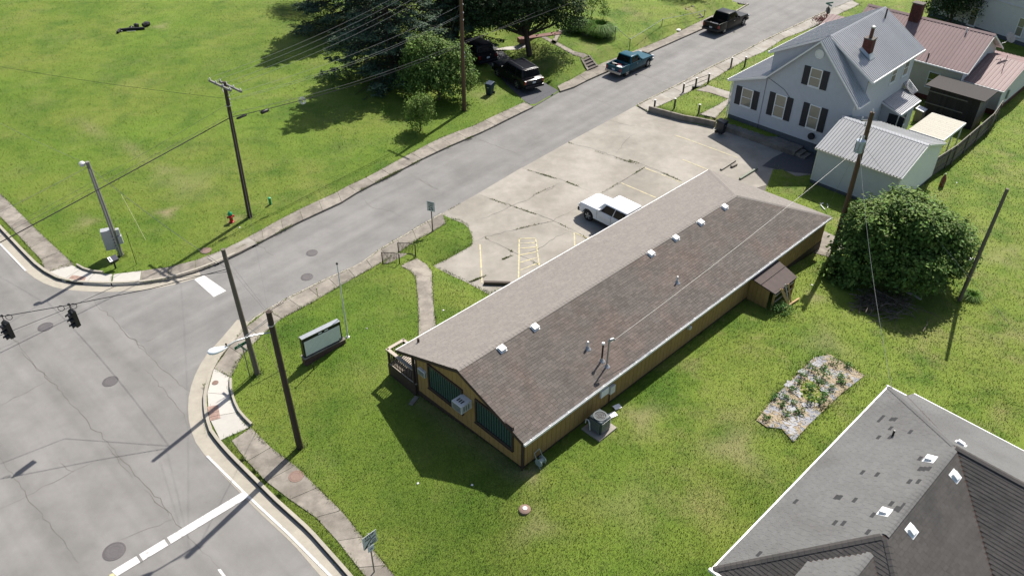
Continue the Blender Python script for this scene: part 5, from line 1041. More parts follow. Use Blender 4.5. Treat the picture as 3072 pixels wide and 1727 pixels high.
# ================================================================== GREY HIP ROOF HOUSE
m_gsh = mat('grey_shingle_lit', (.130, .129, .123), .9, .08, 1.2, isl=.06, spec=.2, bump=.4, bscale=150, sheen=.2, col2=(.098, .095, .09), c2scale=.3, c2lo=.46, c2hi=.62); m_gshd = mat('grey_shingle_shaded', (.072, .067, .063), .9, .10, 1.0, isl=.09, spec=.2, bump=.4, bscale=150, col2=(.055, .053, .05), c2scale=.3)  # one shingle in lit and shaded copies, slope light put into the colour
m_bare = mat('exposed_felt', (.035, .035, .036), .9, .1)
KF = Fr(7.458, 17.881, .771); KL, KH, kze, kzr = 13.985, 4.034, 2.8, 5.005
kh = KF.empty('house', 'house with a patched grey hip roof and white gutters', 'house'); R2 = KL-KH; xw = 16.0; ue = KL+1.15
fL = [(0, 0, kze), (0, KL, kze), (KH, R2, kzr), (KH, KH, kzr)]; fF = [(0, 0, kze), (2*KH, 0, kze), (KH, KH, kzr)]; fR = [(2*KH, 0, kze), (2*KH, R2-KH, kze), (KH, R2, kzr), (KH, KH, kzr)]
zue = kze-1.15*(kzr-kze)/KH; xv = KF.px_z(tl(1440, 295, 2048, 1000, S2), zue)[0]; fB = [(0, KL, kze), (xv, KL, kze), (KH, R2, kzr)] if xv < KH else [(0, KL, kze), (xv, KL, kze), (xv, R2, kzr), (KH, R2, kzr)]; fB2 = [(xv, ue, zue), (xw, ue, zue), (xw, R2, kzr), (KH, R2, kzr), (xv, KL, kze)]; fN = [(2*KH, R2-KH, kze), (xw, R2-KH, kze), (xw, R2, kzr), (KH, R2, kzr)]
for f_ in (fL, fF, fR, fB, fB2, fN): slab(f_, .06).build('roof_deck', m_brown, kh)
tL = shingle_face(fL, fL[0], fL[1]); holes = [KF.px_pl(tl(x, y, 2048, 1000, S2), *fL[:3]) for x, y in ((1180, 508), (1265, 508), (1235, 572), (1168, 620), (1235, 625), (1360, 583), (1065, 835), (1158, 840), (937, 973), (1040, 993), (672, 1000), (1430, 742), (1435, 808), (1125, 1178), (1460, 812), (455, 1320), (915, 1138), (950, 1145), (1130, 1092), (1245, 1025), (1365, 885), (1400, 888), (1300, 1040))]
def in_hole(c): return any(abs(c[1]-h_[1]) < .17 and math.hypot(c[0]-h_[0], c[2]-h_[2]) < .09 for h_ in holes)
bad = [t for t in tL if in_hole((t[0]+t[2])/2)]; bid = set(id(t) for t in bad); good = [t for t in tL if id(t) not in bid]
full = sorted([t for t in good if t[6]], key=lambda t: np.linalg.norm(KF.w(*t[7])-CP))
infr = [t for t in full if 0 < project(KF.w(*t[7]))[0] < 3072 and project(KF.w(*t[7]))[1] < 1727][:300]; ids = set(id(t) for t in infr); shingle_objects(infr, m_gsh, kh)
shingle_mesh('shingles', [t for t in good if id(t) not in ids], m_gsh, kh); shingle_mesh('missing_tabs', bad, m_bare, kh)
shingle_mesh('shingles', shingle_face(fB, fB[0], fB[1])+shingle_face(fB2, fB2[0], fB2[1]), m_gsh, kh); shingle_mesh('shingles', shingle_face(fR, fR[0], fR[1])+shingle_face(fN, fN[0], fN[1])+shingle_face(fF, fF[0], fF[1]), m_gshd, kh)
ridge_caps((KH, KH, kzr), (KH, R2, kzr), m_gsh, kh); ridge_caps((0, 0, kze), (KH, KH, kzr), m_gshd, kh); ridge_caps((2*KH, 0, kze), (KH, KH, kzr), m_gshd, kh); ridge_caps((0, KL, kze), (KH, R2, kzr), m_gsh, kh); ridge_caps((KH, R2, kzr), (xw, R2, kzr), m_gshd, kh)
MB().box(-.07, -.005, 0, KL+.0, kze-.10, kze+.005).build('gutter', m_white, kh); MB().box(-.12, xv-.02, KL+.005, KL+.07, kze-.10, kze+.005).build('gutter', m_white, kh); MB().box(xv, xw, ue+.005, ue+.07, zue-.11, zue-.005).build('gutter', m_white, kh); MB().box(-.12, 2*KH, -.11, -.005, kze-.12, kze+.01).build('gutter', m_white, kh)
kb = MB(); kb.box(.4, 2*KH-.4, .4, KL-.4, -.1, kze-.06); kb.box(xv+.3, xw-.3, R2-KH+.4, ue-.4, -.1, zue-.06); kb.build('wall', mat('tan_brick_wall', (.24, .17, .12), .85, .15, 8), kh)
# two small cross gables
def gable_faces(faces_):
    for f_, m in faces_: slab(f_, .05).build('gable_roof', m_brown, kh); shingle_mesh('shingles', shingle_face(f_, f_[0], f_[1]), m, kh)
tk = (kzr-kze)/KH
c1_ = KF.px_pl(tl(1130, 1303, 2048, 1000, S2), *fF); zb1 = c1_[2]-.75; w1_ = 1.5; ye = -1.6; yv = (zb1-kze)/tk if zb1 > kze else 0.0
gable_faces([([(c1_[0]-w1_, ye, zb1), (c1_[0]-w1_, yv, zb1), (c1_[0], c1_[1], c1_[2]), (c1_[0], ye, c1_[2])], m_gsh), ([(c1_[0]+w1_, ye, zb1), (c1_[0]+w1_, yv, zb1), (c1_[0], c1_[1], c1_[2]), (c1_[0], ye, c1_[2])], m_gshd)]); ridge_caps((c1_[0], ye, c1_[2]), (c1_[0], c1_[1], c1_[2]), m_gsh, kh)
c2_ = KF.px_pl(tl(1808, 952, 2048, 1000, S2), *fR[:3]); zb2 = c2_[2]-1.1; w2_ = 2.2; xe = 12.0; xb = KH+(kzr-zb2)/tk
gable_faces([([(xb, c2_[1]+w2_, zb2), (xe, c2_[1]+w2_, zb2), (xe, c2_[1], c2_[2]), (c2_[0], c2_[1], c2_[2])], m_gsh), ([(xb, c2_[1]-w2_, zb2), (xe, c2_[1]-w2_, zb2), (xe, c2_[1], c2_[2]), (c2_[0], c2_[1], c2_[2])], m_gshd)]); ridge_caps((c2_[0], c2_[1], c2_[2]), (xe, c2_[1], c2_[2]), m_gsh, kh)
def box_vent(p, sx, sy, h, rot):
    b = MB(); b.box(-sx-.08, sx+.08, -sy-.08, sy+.08, .005, .018); b.add([(-sx, -sy, .018), (sx, -sy, .018), (sx, sy, .018), (-sx, sy, .018), (-sx*.92, -sy*.92, h), (sx*.92, -sy*.92, h*.75), (sx*.92, sy*.92, h*.75), (-sx*.92, sy*.92, h)], [(0, 1, 5, 4), (1, 2, 6, 5), (2, 3, 7, 6), (3, 0, 4, 7), (4, 5, 6, 7)]); o = b.build('roof_vent', m_white, kh, bevel=.012); o.matrix_local = Matrix.Translation(Vector(p)) @ rot
ks = math.atan2(kzr-kze, KH)
for px, f_, rt in (((1478, 750), fL, Matrix.Rotation(-ks, 4, 'Y')), ((1208, 1066), fL, Matrix.Rotation(-ks, 4, 'Y')), ((1628, 852), fR, Matrix.Rotation(ks, 4, 'Y')), ((1368, 1178), fR, Matrix.Rotation(ks, 4, 'Y')), ((1660, 660), fB2, Matrix.Rotation(-.4, 4, 'X'))):
    p = KF.px_pl(tl(*px, 2048, 1000, S2), *f_[:3]); box_vent(p, .14, .16, .13, rt)
p = KF.px_pl(tl(1255, 608, 2048, 1000, S2), *fL[:3]); MB().tube([(p[0], p[1], p[2]-.03), (p[0], p[1], p[2]+.3)], .045, 10).build('vent_pipe', m_black, kh)
PAVED.append([tuple(KF.w(x, y, 0)[:2]) for x, y in ((0, 0), (xw, 0), (xw, ue), (0, KL))])
# ================================================================== VEHICLES
m_tyre = mat('tyre_rubber', (.018, .018, .019), .85, .1, 10); m_rim = mat('alloy_rim', (.42, .43, .44), .35, .05, metal=.8); m_glass = mat('car_glass', (.006, .007, .008), .08, var=0, spec=.25); m_chrome = mat('chrome', (.4, .4, .41), .35, .05, metal=1.0)
m_red = mat('tail_lamp', (.25, .008, .008), .25, .05, spec=.6); m_plastic = mat('black_plastic', (.02, .02, .021), .6, .1, 6); m_plate = mat('number_plate', (.55, .57, .6), .5, .05); m_lamp = mat('head_lamp', (.5, .52, .54), .12, .05, spec=.8)
def paint(name, c, r=.28): return mat(name, c, r, .03, 1.5, spec=.2, coat=.06)
def patch(A, B, C, D, u0, u1, v0, v1, off, skew=0.0):
    A, B, C, D = [np.array(p, float) for p in (A, B, C, D)]; n = np.cross(B-A, D-A); n /= np.linalg.norm(n)
    f = lambda u, v: A*(1-u)*(1-v)+B*u*(1-v)+C*u*v+D*(1-u)*v
    return [f(u0, v0)+n*off, f(u1, v0)+n*off, f(u1-skew, v1)+n*off, f(u0+skew, v1)+n*off], n
def vehicle(name, label, cat, loc, head, sp, pm, group=None):
    e = empty(name, loc, head, label, cat, group); L, w, wb, r = sp['L'], sp['w'], sp['wb'], sp.get('r', .38); hw = w/2
    xf = wb/2+sp['fo']; xr = xf-L; fx, rx = wb/2, -wb/2; zs = sp.get('sill', .42); hz, bz, rz = sp['hood'], sp['belt'], sp['roof']; pick = 'bed' in sp
    def arch(cx, z, R, n=10): return [(cx+R*math.cos(a), z+R*math.sin(a)) for a in np.linspace(math.pi, 0, n)]
    R = r+.09
    def body(x0, x1, top, arches, nm, y0=None, y1=None):
        bot = [(x0, zs)]
        for cx in sorted(arches):
            if x0 < cx-R and cx+R < x1: bot += [(cx-R, zs)]+[(a, max(zs, z)) for a, z in arch(cx, r+.02, R)]+[(cx+R, zs)]
        bot += [(x1, zs)]; pl = bot+top; b = MB()
        ya, yb = (-hw, hw) if y0 is None else (y0, y1)
        b.prism([(x, ya, z) for x, z in pl], (0, yb-ya, 0)); o = b.build(nm, pm, e, bevel=.055, bseg=3, smooth=True)
        for v in o.data.vertices:
            k = 1.0
            if v.co.x > xf-.8: k = 1-.15*((v.co.x-(xf-.8))/.8)**2
            if v.co.x < xr+.4: k *= 1-.03*((xr+.4-v.co.x)/.4)**2
            if v.co.z > .8: k *= 1-.05*(v.co.z-.8)
            v.co.y *= k
        return o
    ws0, ws1, rt, rb = sp['ws0'], sp['ws1'], sp['rt'], sp['rb']
    if pick:
        body(sp['bed'], xf, [(xf, .72), (xf-.03, hz-.24), (xf-.12, hz-.11), (xf-.36, hz-.03), (ws0+.1, hz+.02), (ws0, bz), (sp['bed'], bz)], [fx], 'body')
        bb_ = sp['bed']-.02; bt = sp.get('rail', bz+.04); bedo = None
        for sgn in (1, -1):
            o = body(xr+.02, bb_, [(bb_, bt), (xr+.02, bt)], [rx], 'bed_side', hw-.09 if sgn > 0 else -hw, hw if sgn > 0 else -hw+.09)
        MB().box(xr+.03, bb_, -hw+.05, hw-.05, .62, .68).build('bed_floor', m_plastic, e); MB().box(xr+.0, xr+.07, -hw+.05, hw-.05, zs+.12, bt-.01).build('tailgate', pm, e, bevel=.015); MB().box(bb_-.05, bb_, -hw+.06, hw-.06, .6, bt-.01).build('bed_front', pm, e)
        for sgn in (1, -1): MB().box(rx-.45, rx+.45, sgn*(hw-.26)-.13, sgn*(hw-.26)+.13, .66, .86).build('wheel_box', m_plastic, e, bevel=.04)
    else:
        body(xr, xf, [(xf, .75), (xf-.06, hz-.10), (xf-.25, hz-.03), (ws0+.1, hz+.02), (ws0, bz), (rb, bz), (xr+.02, bz-.12), (xr, .8)], [fx, rx], 'body')
    cwb, cwt = hw*.955, hw*.82; cb = MB()
    V = [(rb, -cwb, bz-.03), (ws0, -cwb, bz-.03), (ws0, cwb, bz-.03), (rb, cwb, bz-.03), (rt, -cwt, rz), (ws1, -cwt, rz), (ws1, cwt, rz), (rt, cwt, rz)]
    xm = (rt+ws1)/2; V += [(xm, -cwt*.98, rz+.035), (xm, cwt*.98, rz+.035)]
    cb.add(V[:8], [(0, 3, 2, 1), (4, 5, 6, 7), (0, 1, 5, 4), (1, 2, 6, 5), (2, 3, 7, 6), (3, 0, 4, 7)]); cab = cb.build('cab', pm, e, bevel=.10, bseg=3, smooth=True)
    def glass(q, nm, off=.012, m=m_glass):
        pts, n = q; b = MB(); b.prism(pts, tuple(-n*.02)); b.build(nm, m, e)
    Rt = (V[0], V[1], V[5], V[4]); Lt = (V[2], V[3], V[7], V[6])
    for u0, u1 in sp['win']:
        glass(patch(*Rt, u0, u1, .06, .88, .012, .0), 'side_window'); glass(patch(*Lt, 1-u1, 1-u0, .06, .88, .012, .0), 'side_window')
    glass(patch(V[1], V[2], V[6], V[5], .07, .93, .10, .90, .012), 'windshield'); glass(patch(V[3], V[0], V[4], V[7], .07, .93, .12, .88, .012), 'rear_window')
    # door seams, handles
    for sgn in (1, -1):
        for u in sp['seams']: MB().box(u-.006, u+.006, sgn*(hw-.004)-.006, sgn*(hw-.004)+.006, zs+.1, bz-.04).build('door_seam', m_plastic, e)
        for u in sp['handles']: MB().box(u-.09, u+.09, sgn*hw-.02, sgn*hw+.02, bz-.2, bz-.165).build('door_handle', pm if sp.get('bodyhandle') else m_chrome, e)
        MB().box(ws0-.45, ws0-.28, sgn*(hw+.10)-.10, sgn*(hw+.10)+.10, bz+.02, bz+.20).build('mirror', pm, e, bevel=.03)
        MB().box(xr-.012, xr+.10, sgn*(hw-.12)-.09, sgn*(hw-.12)+.09, bz-.42, bz-.10).build('tail_lamp', m_red, e, bevel=.02)
        MB().box(xf-.16, xf+.004, sgn*(hw*.80)-.17, sgn*(hw*.80)+.10, .76, .94).build('head_lamp', m_lamp, e, bevel=.02)
        MB().box(rx+R, fx-R, sgn*(hw-.03)-.03, sgn*(hw-.03)+.03, zs-.06, zs+.03).build('rocker', m_plastic, e)
    MB().box(xr-.14, xr+.12, -hw+.04, hw-.04, .42, .66).build('rear_bumper', sp.get('bump', m_chrome), e, bevel=.04); MB().box(xf-.10, xf+.10, -hw+.10, hw-.10, .38, .66).build('front_bumper', sp.get('bump', m_chrome), e, bevel=.05); MB().box(xf-.05, xf+.02, -hw*.55, hw*.55, .70, .95).build('grille', m_plastic, e, bevel=.02)
    MB().box(xr-.016, xr-.004, -.16, .16, bz-.42 if not pick else .68, bz-.26 if not pick else .83).build('number_plate', m_plate, e)
    MB().box(rx-.6, fx+.5, -hw+.25, hw-.25, .28, .5).build('chassis', m_plastic, e)
    t = MB(); M_ = Matrix.Rotation(math.pi/2, 4, 'X'); ty = None
    for cx in (fx, rx):
        for sgn in (1, -1):
            if ty is None:
                wr = MB().lathe([(r*.6, -.11), (r*.92, -.12), (r, -.08), (r, .08), (r*.92, .12), (r*.6, .11)], seg=26, M=M_).build('wheel', m_tyre, e, smooth=True); b = MB(); b.lathe([(r*.62, -.105), (r*.6, -.09), (r*.2, -.095), (.02, -.10)], seg=20, M=M_)
                for k in range(5):
                    a = k*2*math.pi/5; Mr = Matrix.Rotation(a, 4, 'Y'); b.box(-.045, .045, -.115, -.095, .03, r*.6, Mr)
                rim = b.build('rim', m_rim, wr); b = MB()
                for k in range(5):
                    a = (k+.5)*2*math.pi/5; Mr = Matrix.Rotation(a, 4, 'Y'); b.box(-.05, .05, -.098, -.092, r*.25, r*.52, Mr)
                gp = b.build('rim_gap', m_plastic, wr); ty = wr
            else:
                wr = share('wheel', ty, e); rm = share('rim', rim, wr); gg = share('rim_gap', gp, wr)
            wr.location = (cx, sgn*(hw-.14), r); wr.rotation_euler = (0, 0, 0 if sgn < 0 else math.pi)
    return e
def place_by_wheels(rear, front, side, w, z=.004):
    a = gz(*rear, z); c = gz(*front, z); d = c-a; hd = math.atan2(d[1], d[0]); lf = np.array([-math.sin(hd), math.cos(hd), 0]); m = (a+c)/2-lf*side*(w/2-.14); return m, hd, float(np.hypot(*d[:2]))
# blue pickup
sp = dict(L=5.0, w=1.76, wb=3.15, fo=.82, hood=1.02, belt=1.06, roof=1.66, ws0=.62, ws1=.02, rt=-1.02, rb=-1.22, bed=-1.30, rail=1.08, win=[(.12, .38), (.44, .80)], seams=[-.35, .62], handles=[-.2], r=.36)
m, hd, wbm = place_by_wheels(*B2([(765, 972), (1020, 857)]), -1, 1.76)
blue = vehicle('pickup_truck', 'teal blue pickup truck with clutter in its open bed', 'pickup truck', (m[0], m[1], .004), hd, sp, paint('teal_paint', (.006, .066, .095)), 'vehicles parked along the side street')
for nm, lb, bx_, mm in (('bag', 'white bag lying in the blue pickup bed', (-2.1, -1.7, -.35, .1, .68, .86), m_offw), ('box', 'dark red box lying in the blue pickup bed', (-1.75, -1.35, -.1, .35, .68, .90), mat('red_box', (.16, .02, .03), .6, .1)), ('box', 'blue tote lying in the blue pickup bed', (-1.7, -1.4, -.6, -.3, .68, .86), mat('blue_tote', (.03, .04, .2), .5, .1)), ('board', 'pale board lying across the blue pickup bed', (-1.9, -1.8, .2, .75, .95, 1.0), m_offw)):
    o = MB().box(*bx_).build(nm, mm, None, bevel=.03); o.location = blue.location; o.rotation_euler = blue.rotation_euler; tag(o, lb, nm)
# black pickup
sp = dict(L=5.7, w=1.98, wb=3.55, fo=.95, hood=1.12, belt=1.18, roof=1.86, ws0=.80, ws1=.15, rt=-1.15, rb=-1.38, bed=-1.45, rail=1.22, win=[(.10, .40), (.46, .80)], seams=[-.35, .78], handles=[-.2], r=.40, bump=m_plastic)
m, hd, wbm = place_by_wheels(*T3([(300, 258), (455, 190)]), -1, 1.98); k = 3.55/wbm
blk = vehicle('pickup_truck', 'black pickup truck with a tyre lying in its bed', 'pickup truck', (m[0], m[1], .004), hd, sp, paint('black_paint', (.006, .007, .007), .35), 'vehicles parked along the side street')
o = MB().lathe([(.2, 0), (.34, -.02), (.38, .08), (.34, .18), (.2, .16)], (-2.0, .15, .70), 22).build('spare_tyre', mat('grey_tyre', (.16, .16, .17), .8, .15)); o.location = blk.location; o.rotation_euler = blk.rotation_euler; tag(o, 'grey tyre lying in the bed of the black pickup', 'tyre')
# white pickup, nose towards the street
sp = dict(L=5.4, w=1.88, wb=3.26, fo=.90, hood=1.18, belt=1.20, roof=1.82, ws0=.98, ws1=.42, rt=-1.42, rb=-1.58, bed=-1.62, rail=1.22, win=[(.05, .45), (.48, .86)], seams=[-.32, .86], handles=[-.15, -1.2], bodyhandle=True, r=.39, bump=m_plastic)
hd = math.atan2(-BF.X[1], -BF.X[0]); fr_ = gz(*tl(260, 1040, 1740, 560, 10.34), LOTZ); f_ = np.array([math.cos(hd), math.sin(hd), 0]); lf = np.array([-math.sin(hd), math.cos(hd), 0]); c = fr_-f_*1.63-lf*(.94-.14)
vehicle('pickup_truck', 'white crew cab pickup truck parked nose to the street', 'pickup truck', (c[0], c[1], LOTZ+.008), hd, sp, paint('white_paint', (.72, .73, .75)))
# black estate cars on the driveway
sp = dict(L=5.45, w=2.02, wb=3.2, fo=.95, hood=1.18, belt=1.22, roof=1.92, ws0=.95, ws1=.25, rt=-2.25, rb=-2.48, win=[(.06, .30), (.34, .60), (.64, .86)], seams=[-.15, .85, -1.2], handles=[0, -1.05], r=.41, bump=paint('navy_black_paint', (.010, .011, .015)))
a = gz(*T2([(1640, 672)])[0], .03); c_ = gz(*T2([(1465, 562)])[0], .03); d = c_-a; hd = math.atan2(d[1], d[0]); lf = np.array([-math.sin(hd), math.cos(hd), 0]); f_ = np.array([math.cos(hd), math.sin(hd), 0]); c = a+f_*1.6-lf*(1.01-.14)
suv = vehicle('suv', 'black full-size suv parked at the end of the driveway', 'suv', (c[0], c[1], .034), hd, sp, MATS['navy_black_paint'], 'black vehicles on the driveway')
for s_ in (.62, -.62): MB().tube([(-2.1, s_, 2.0), (-1.9, s_, 2.03), (.0, s_, 2.03), (.2, s_, 1.98)], .022, 8).build('roof_rail', m_chrome, suv)
MB().box(-2.47, -2.28, -.72, .72, 1.86, 1.93).build('spoiler', MATS['navy_black_paint'], suv, bevel=.02); MB().box(-2.70, -2.66, -.7, .7, 1.02, 1.05).build('trim_bar', m_chrome, suv)
sp2 = dict(sp); sp2.update(L=5.1, wb=2.95, rb=-2.25, rt=-2.05, roof=1.86)
a = gz(*T2([(1310, 486)])[0], .03); c = a+f_*1.47-lf*(1.0-.14)
vehicle('suv', 'dark suv under the trees beyond the black suv', 'suv', (c[0], c[1], .034), hd, sp2, paint('dark_grey_paint', (.012, .012, .014)), 'black vehicles on the driveway')
# wheelie bins
def bin_(px, rz, label, cm):
    g = ground(*px); e = empty('wheeled_bin', g, rz, label, 'bin', 'wheeled rubbish bins')
    b = MB(); b.add([(-.24, -.28, .05), (.24, -.28, .05), (.24, .22, .05), (-.24, .22, .05), (-.30, -.36, 1.0), (.30, -.36, 1.0), (.30, .34, 1.0), (-.30, .34, 1.0)], [(0, 3, 2, 1), (4, 5, 6, 7), (0, 1, 5, 4), (1, 2, 6, 5), (2, 3, 7, 6), (3, 0, 4, 7)]); b.build('body', cm, e, bevel=.035, smooth=True)
    b = MB(); b.add([(-.33, -.40, 1.0), (.33, -.40, 1.0), (.33, .37, 1.02), (-.33, .37, 1.02), (-.29, -.36, 1.05), (.29, -.36, 1.05), (.29, .33, 1.11), (-.29, .33, 1.11)], [(0, 3, 2, 1), (4, 5, 6, 7), (0, 1, 5, 4), (1, 2, 6, 5), (2, 3, 7, 6), (3, 0, 4, 7)]); b.build('lid', cm, e, bevel=.015)
    MB().tube([(-.26, .44, 1.0), (.26, .44, 1.0)], .02, 8).build('handle', cm, e)
    for s_ in (-1, 1): MB().lathe([(.05, -.03), (.13, -.03), (.13, .03), (.05, .03)], seg=16, M=Matrix.Translation((s_*.27, .26, .13)) @ Matrix.Rotation(math.pi/2, 4, 'Y')).build('wheel', m_tyre, e)
    MB().box(-.1, .1, -.345, -.33, .68, .75).build('emblem', m_grey_metal, e)
bin_(T2([(1432, 712)])[0], -.5, 'navy blue wheeled bin on the grass beside the driveway', mat('navy_plastic', (.012, .028, .055), .45, .08))
bin_(T3([(285, 1003)])[0], .8, 'black wheeled bin by the low wall of the grey house', mat('bin_black', (.016, .02, .026), .45, .08))
# ================================================================== POLES
m_pole = mat('weathered_pole_wood', (.135, .115, .09), .85, .2, 3, stretch=(9, 9, .5), bump=.4, bscale=6); m_poled = mat('creosote_pole_wood', (.050, .034, .024), .8, .25, 3, stretch=(9, 9, .5), bump=.4, bscale=6); m_poler = mat('reddish_pole_wood', (.10, .058, .03), .8, .25, 3, stretch=(9, 9, .5), bump=.4, bscale=6); m_poleg = mat('silver_pole_wood', (.20, .19, .175), .85, .2, 3, stretch=(9, 9, .5))
m_wire = mat('wire', (.10, .10, .10), .5, .05); m_wireb = mat('black_cable', (.015, .015, .016), .6, .05); m_wirel = mat('bare_wire', (.26, .26, .25), .35, .05, metal=.4); m_ins = mat('porcelain', (.55, .55, .54), .3, .1)
POLES = {}
def pole(key, base, top, label, m, r0=.16, r1=.11, extra=0.0):
    g = ground(*base); h = height_at(g, top[1])+extra
    tp = onplane(top[0], top[1], g, np.array([g[0], g[1], 0])/np.hypot(g[0], g[1])) if extra == 0 else g+np.array([0, 0, h])
    lean = (tp-g)/max(tp[2]-g[2], .1); e = empty('utility_pole', g, 0, label, 'utility pole', 'wooden utility poles')
    MB().tube([(lean[0]*z, lean[1]*z, z) for z in np.linspace(-.3, h, 6)], [r0+(r1-r0)*t for t in np.linspace(0, 1, 6)], 14).build('shaft', m, e, smooth=True)
    at = lambda z: g+np.array([lean[0]*z, lean[1]*z, z]); POLES[key] = (e, g, h, at, lean); return e, g, h, at
def zpole(key, py):
    e, g, h, at, lean = POLES[key]; lo, hi = 0, h+3
    for _ in range(40):
        m_ = (lo+hi)/2
        if project(at(m_))[1] > py: lo = m_
        else: hi = m_
    return lo
P1, g1_, h1, at1 = pole('P1', (750, 651), (672, 247), 'tall dark pole with a double crossarm at the field corner', m_poled)
P2, g2_, h2, at2 = pole('P2', (364, 766), (261, 484), 'silver grey pole with control boxes by the field ramp', m_poleg, .15, .11)
P3, g3_, h3, at3 = pole('P3', (772, 1120), (668, 745), 'bare grey-brown pole with signal span wires', m_pole, .15, .10)
P4, g4_, h4, at4 = pole('P4', (900, 1342), (805, 933), 'dark creosote pole carrying the street lamp arm', m_poled, .16, .12)
P5, g5_, h5, at5 = pole('P5', (2497, 766), (2617, 338), 'reddish brown pole with a grey transformer', m_poler, .17, .12)
P6, g6_, h6, at6 = pole('P6', (2877.5, 901.7), (3023, 565.5), 'bare dark pole standing alone on the lawn', m_pole, .12, .09)
P7, g7_, h7, at7 = pole('P7', (1393, 332), (1390, 0), 'reddish pole standing between the bush and the bin', m_poler, .17, .13, extra=2.5)
road_dir = np.array([math.cos(ANG_CROSS), math.sin(ANG_CROSS), 0]); cross_dir = np.array([-road_dir[1], road_dir[0], 0])
def insulator(par, p, h=.14, r=.05, m=None): return MB().lathe([(r*.5, 0), (r, .02), (r*.6, h*.35), (r, h*.5), (r*.5, h*.75), (r*.7, h*.85), (.01, h)], tuple(p), 10).build('insulator', m or m_ins, par, smooth=True)
def beam(par, nm, a, b, w, h, m):
    a = np.array(a, float); b = np.array(b, float); v = b-a; L = np.linalg.norm(v); o = MB().box(-w/2, w/2, -h/2, h/2, 0, L).build(nm, m, par); o.matrix_local = Matrix.Translation(Vector(a)) @ Vector(v).to_track_quat('Z', 'Y').to_matrix().to_4x4(); return o
# P1 double crossarm, arms point across the side street
L1 = at1(h1-.25)-g1_; ARM = []
for k, s_ in enumerate((-.16, .16)):
    sh_ = cross_dir*(.25 if k == 0 else -.35); ca = L1+road_dir*s_+sh_; beam(P1, 'crossarm', ca+cross_dir*1.15, ca-cross_dir*1.15, .10, .12, m_poleg)
    for t in (-1.05, -.35, .4, 1.05): ARM.append(g1_+ca+cross_dir*t+np.array([0, 0, .2])); insulator(P1, ca+cross_dir*t+np.array([0, 0, .06]))
for s_ in (1, -1): beam(P1, 'arm_brace', L1+cross_dir*.7*s_, L1-np.array([0, 0, .75]), .03, .03, m_galv)
for py in (290, 303, 313): z = zpole('P1', py); insulator(P1, at1(z)-g1_+road_dir*.14, .1, .045)
for py in (318, 622): z = zpole('P1', py); o = MB().lathe([(.148, 0), (.148, .04)], tuple(at1(z)-g1_), 14).build('band', m_galv, P1)
# P2: lamp and control boxes
MB().lathe([(.03, 0), (.14, .05), (.17, .22), (.1, .3), (.03, .32)], tuple(at2(h2-.25)-g2_+np.array([-.28, -.1, 0])), 12).build('lamp_head', m_ins, P2, smooth=True); beam(P2, 'lamp_bracket', at2(h2-.15)-g2_, at2(h2-.1)-g2_+np.array([-.28, -.1, .02]), .04, .04, m_galv)
def lbox(par, nm, c, sx, sy, sz, rz, m, bev=.015):
    o = MB().box(-sx/2, sx/2, -sy/2, sy/2, 0, sz).build(nm, m, par, bevel=bev); o.location = Vector(c); o.rotation_euler = (0, 0, rz); return o
m_ctrl = mat('control_box_grey', (.36, .37, .38), .5, .08, 5, metal=.2)
lbox(P2, 'control_cabinet', at2(.55)-g2_+np.array([-.42, -.02, 0]), .62, .42, 1.35, .4, m_ctrl); lbox(P2, 'control_box', at2(.9)-g2_+np.array([.26, .06, 0]), .24, .28, .55, .4, m_ctrl); lbox(P2, 'control_box', at2(1.5)-g2_+np.array([.24, .1, 0]), .2, .25, .4, .4, m_ctrl)
for i in range(5): lbox(P2, 'conduit_clamp', at2(.5+i*.22)-g2_+np.array([-.02, -.16, 0]), .22, .05, .05, 0, m_galv, 0)
MB().tube([at2(z)-g2_+np.array([.05, -.13, 0]) for z in np.linspace(0, h2-.4, 5)], .035, 8).build('conduit', m_galv, P2)
# pedestrian signal hung low on P2, facing up the street
g = ground(*tl(990, 1125, 200, 620, 7.242), 0); pg = empty('pedestrian_signal', (g[0], g[1], GZ+.02), 0, 'boxy pedestrian signal with a walking hand symbol by the grey pole', 'pedestrian signal')
pq = [gz(*tl(x, y, 200, 620, 7.242), .85) for x, y in ((878, 1130), (1075, 1050), (1110, 1110), (915, 1200))]; cc = sum(pq)/4; ex = pq[1]-pq[0]; an = math.atan2(ex[1], ex[0]); Lx = float(np.linalg.norm(ex)); Ly = float(np.linalg.norm(pq[3]-pq[0]))
pg.location = (cc[0], cc[1], GZ); pg.rotation_euler = (0, 0, an)
Mt = Matrix.Translation((0, 0, .62)) @ Matrix.Rotation(rad(24), 4, 'X')
b = MB(); b.box(-Lx/2, Lx/2, -Ly/2, Ly/2, 0, .16, Mt); b.build('housing', m_plastic, pg, bevel=.02)
b = MB(); b.box(-Lx/2+.02, -Lx/2+Lx*.36, -Ly/2+.02, Ly/2-.02, .161, .168, Mt); b.build('lit_panel', m_white, pg); b = MB(); b.box(-Lx/2+Lx*.12, -Lx/2+Lx*.24, -Ly*.2, Ly*.15, .169, .172, Mt); b.box(-Lx/2+Lx*.15, -Lx/2+Lx*.21, Ly*.15, Ly*.3, .169, .172, Mt); b.build('hand_symbol', m_black, pg)
b = MB(); b.box(-Lx/2+Lx*.40, Lx/2-.02, -Ly/2+.02, Ly/2-.02, .161, .166, Mt); b.build('dark_panel', mat('signal_smoke', (.06, .06, .08), .3, .1), pg); MB().tube([(0, 0, -.02), (0, 0, .68)], .05, 10).build('post', m_plastic, pg)
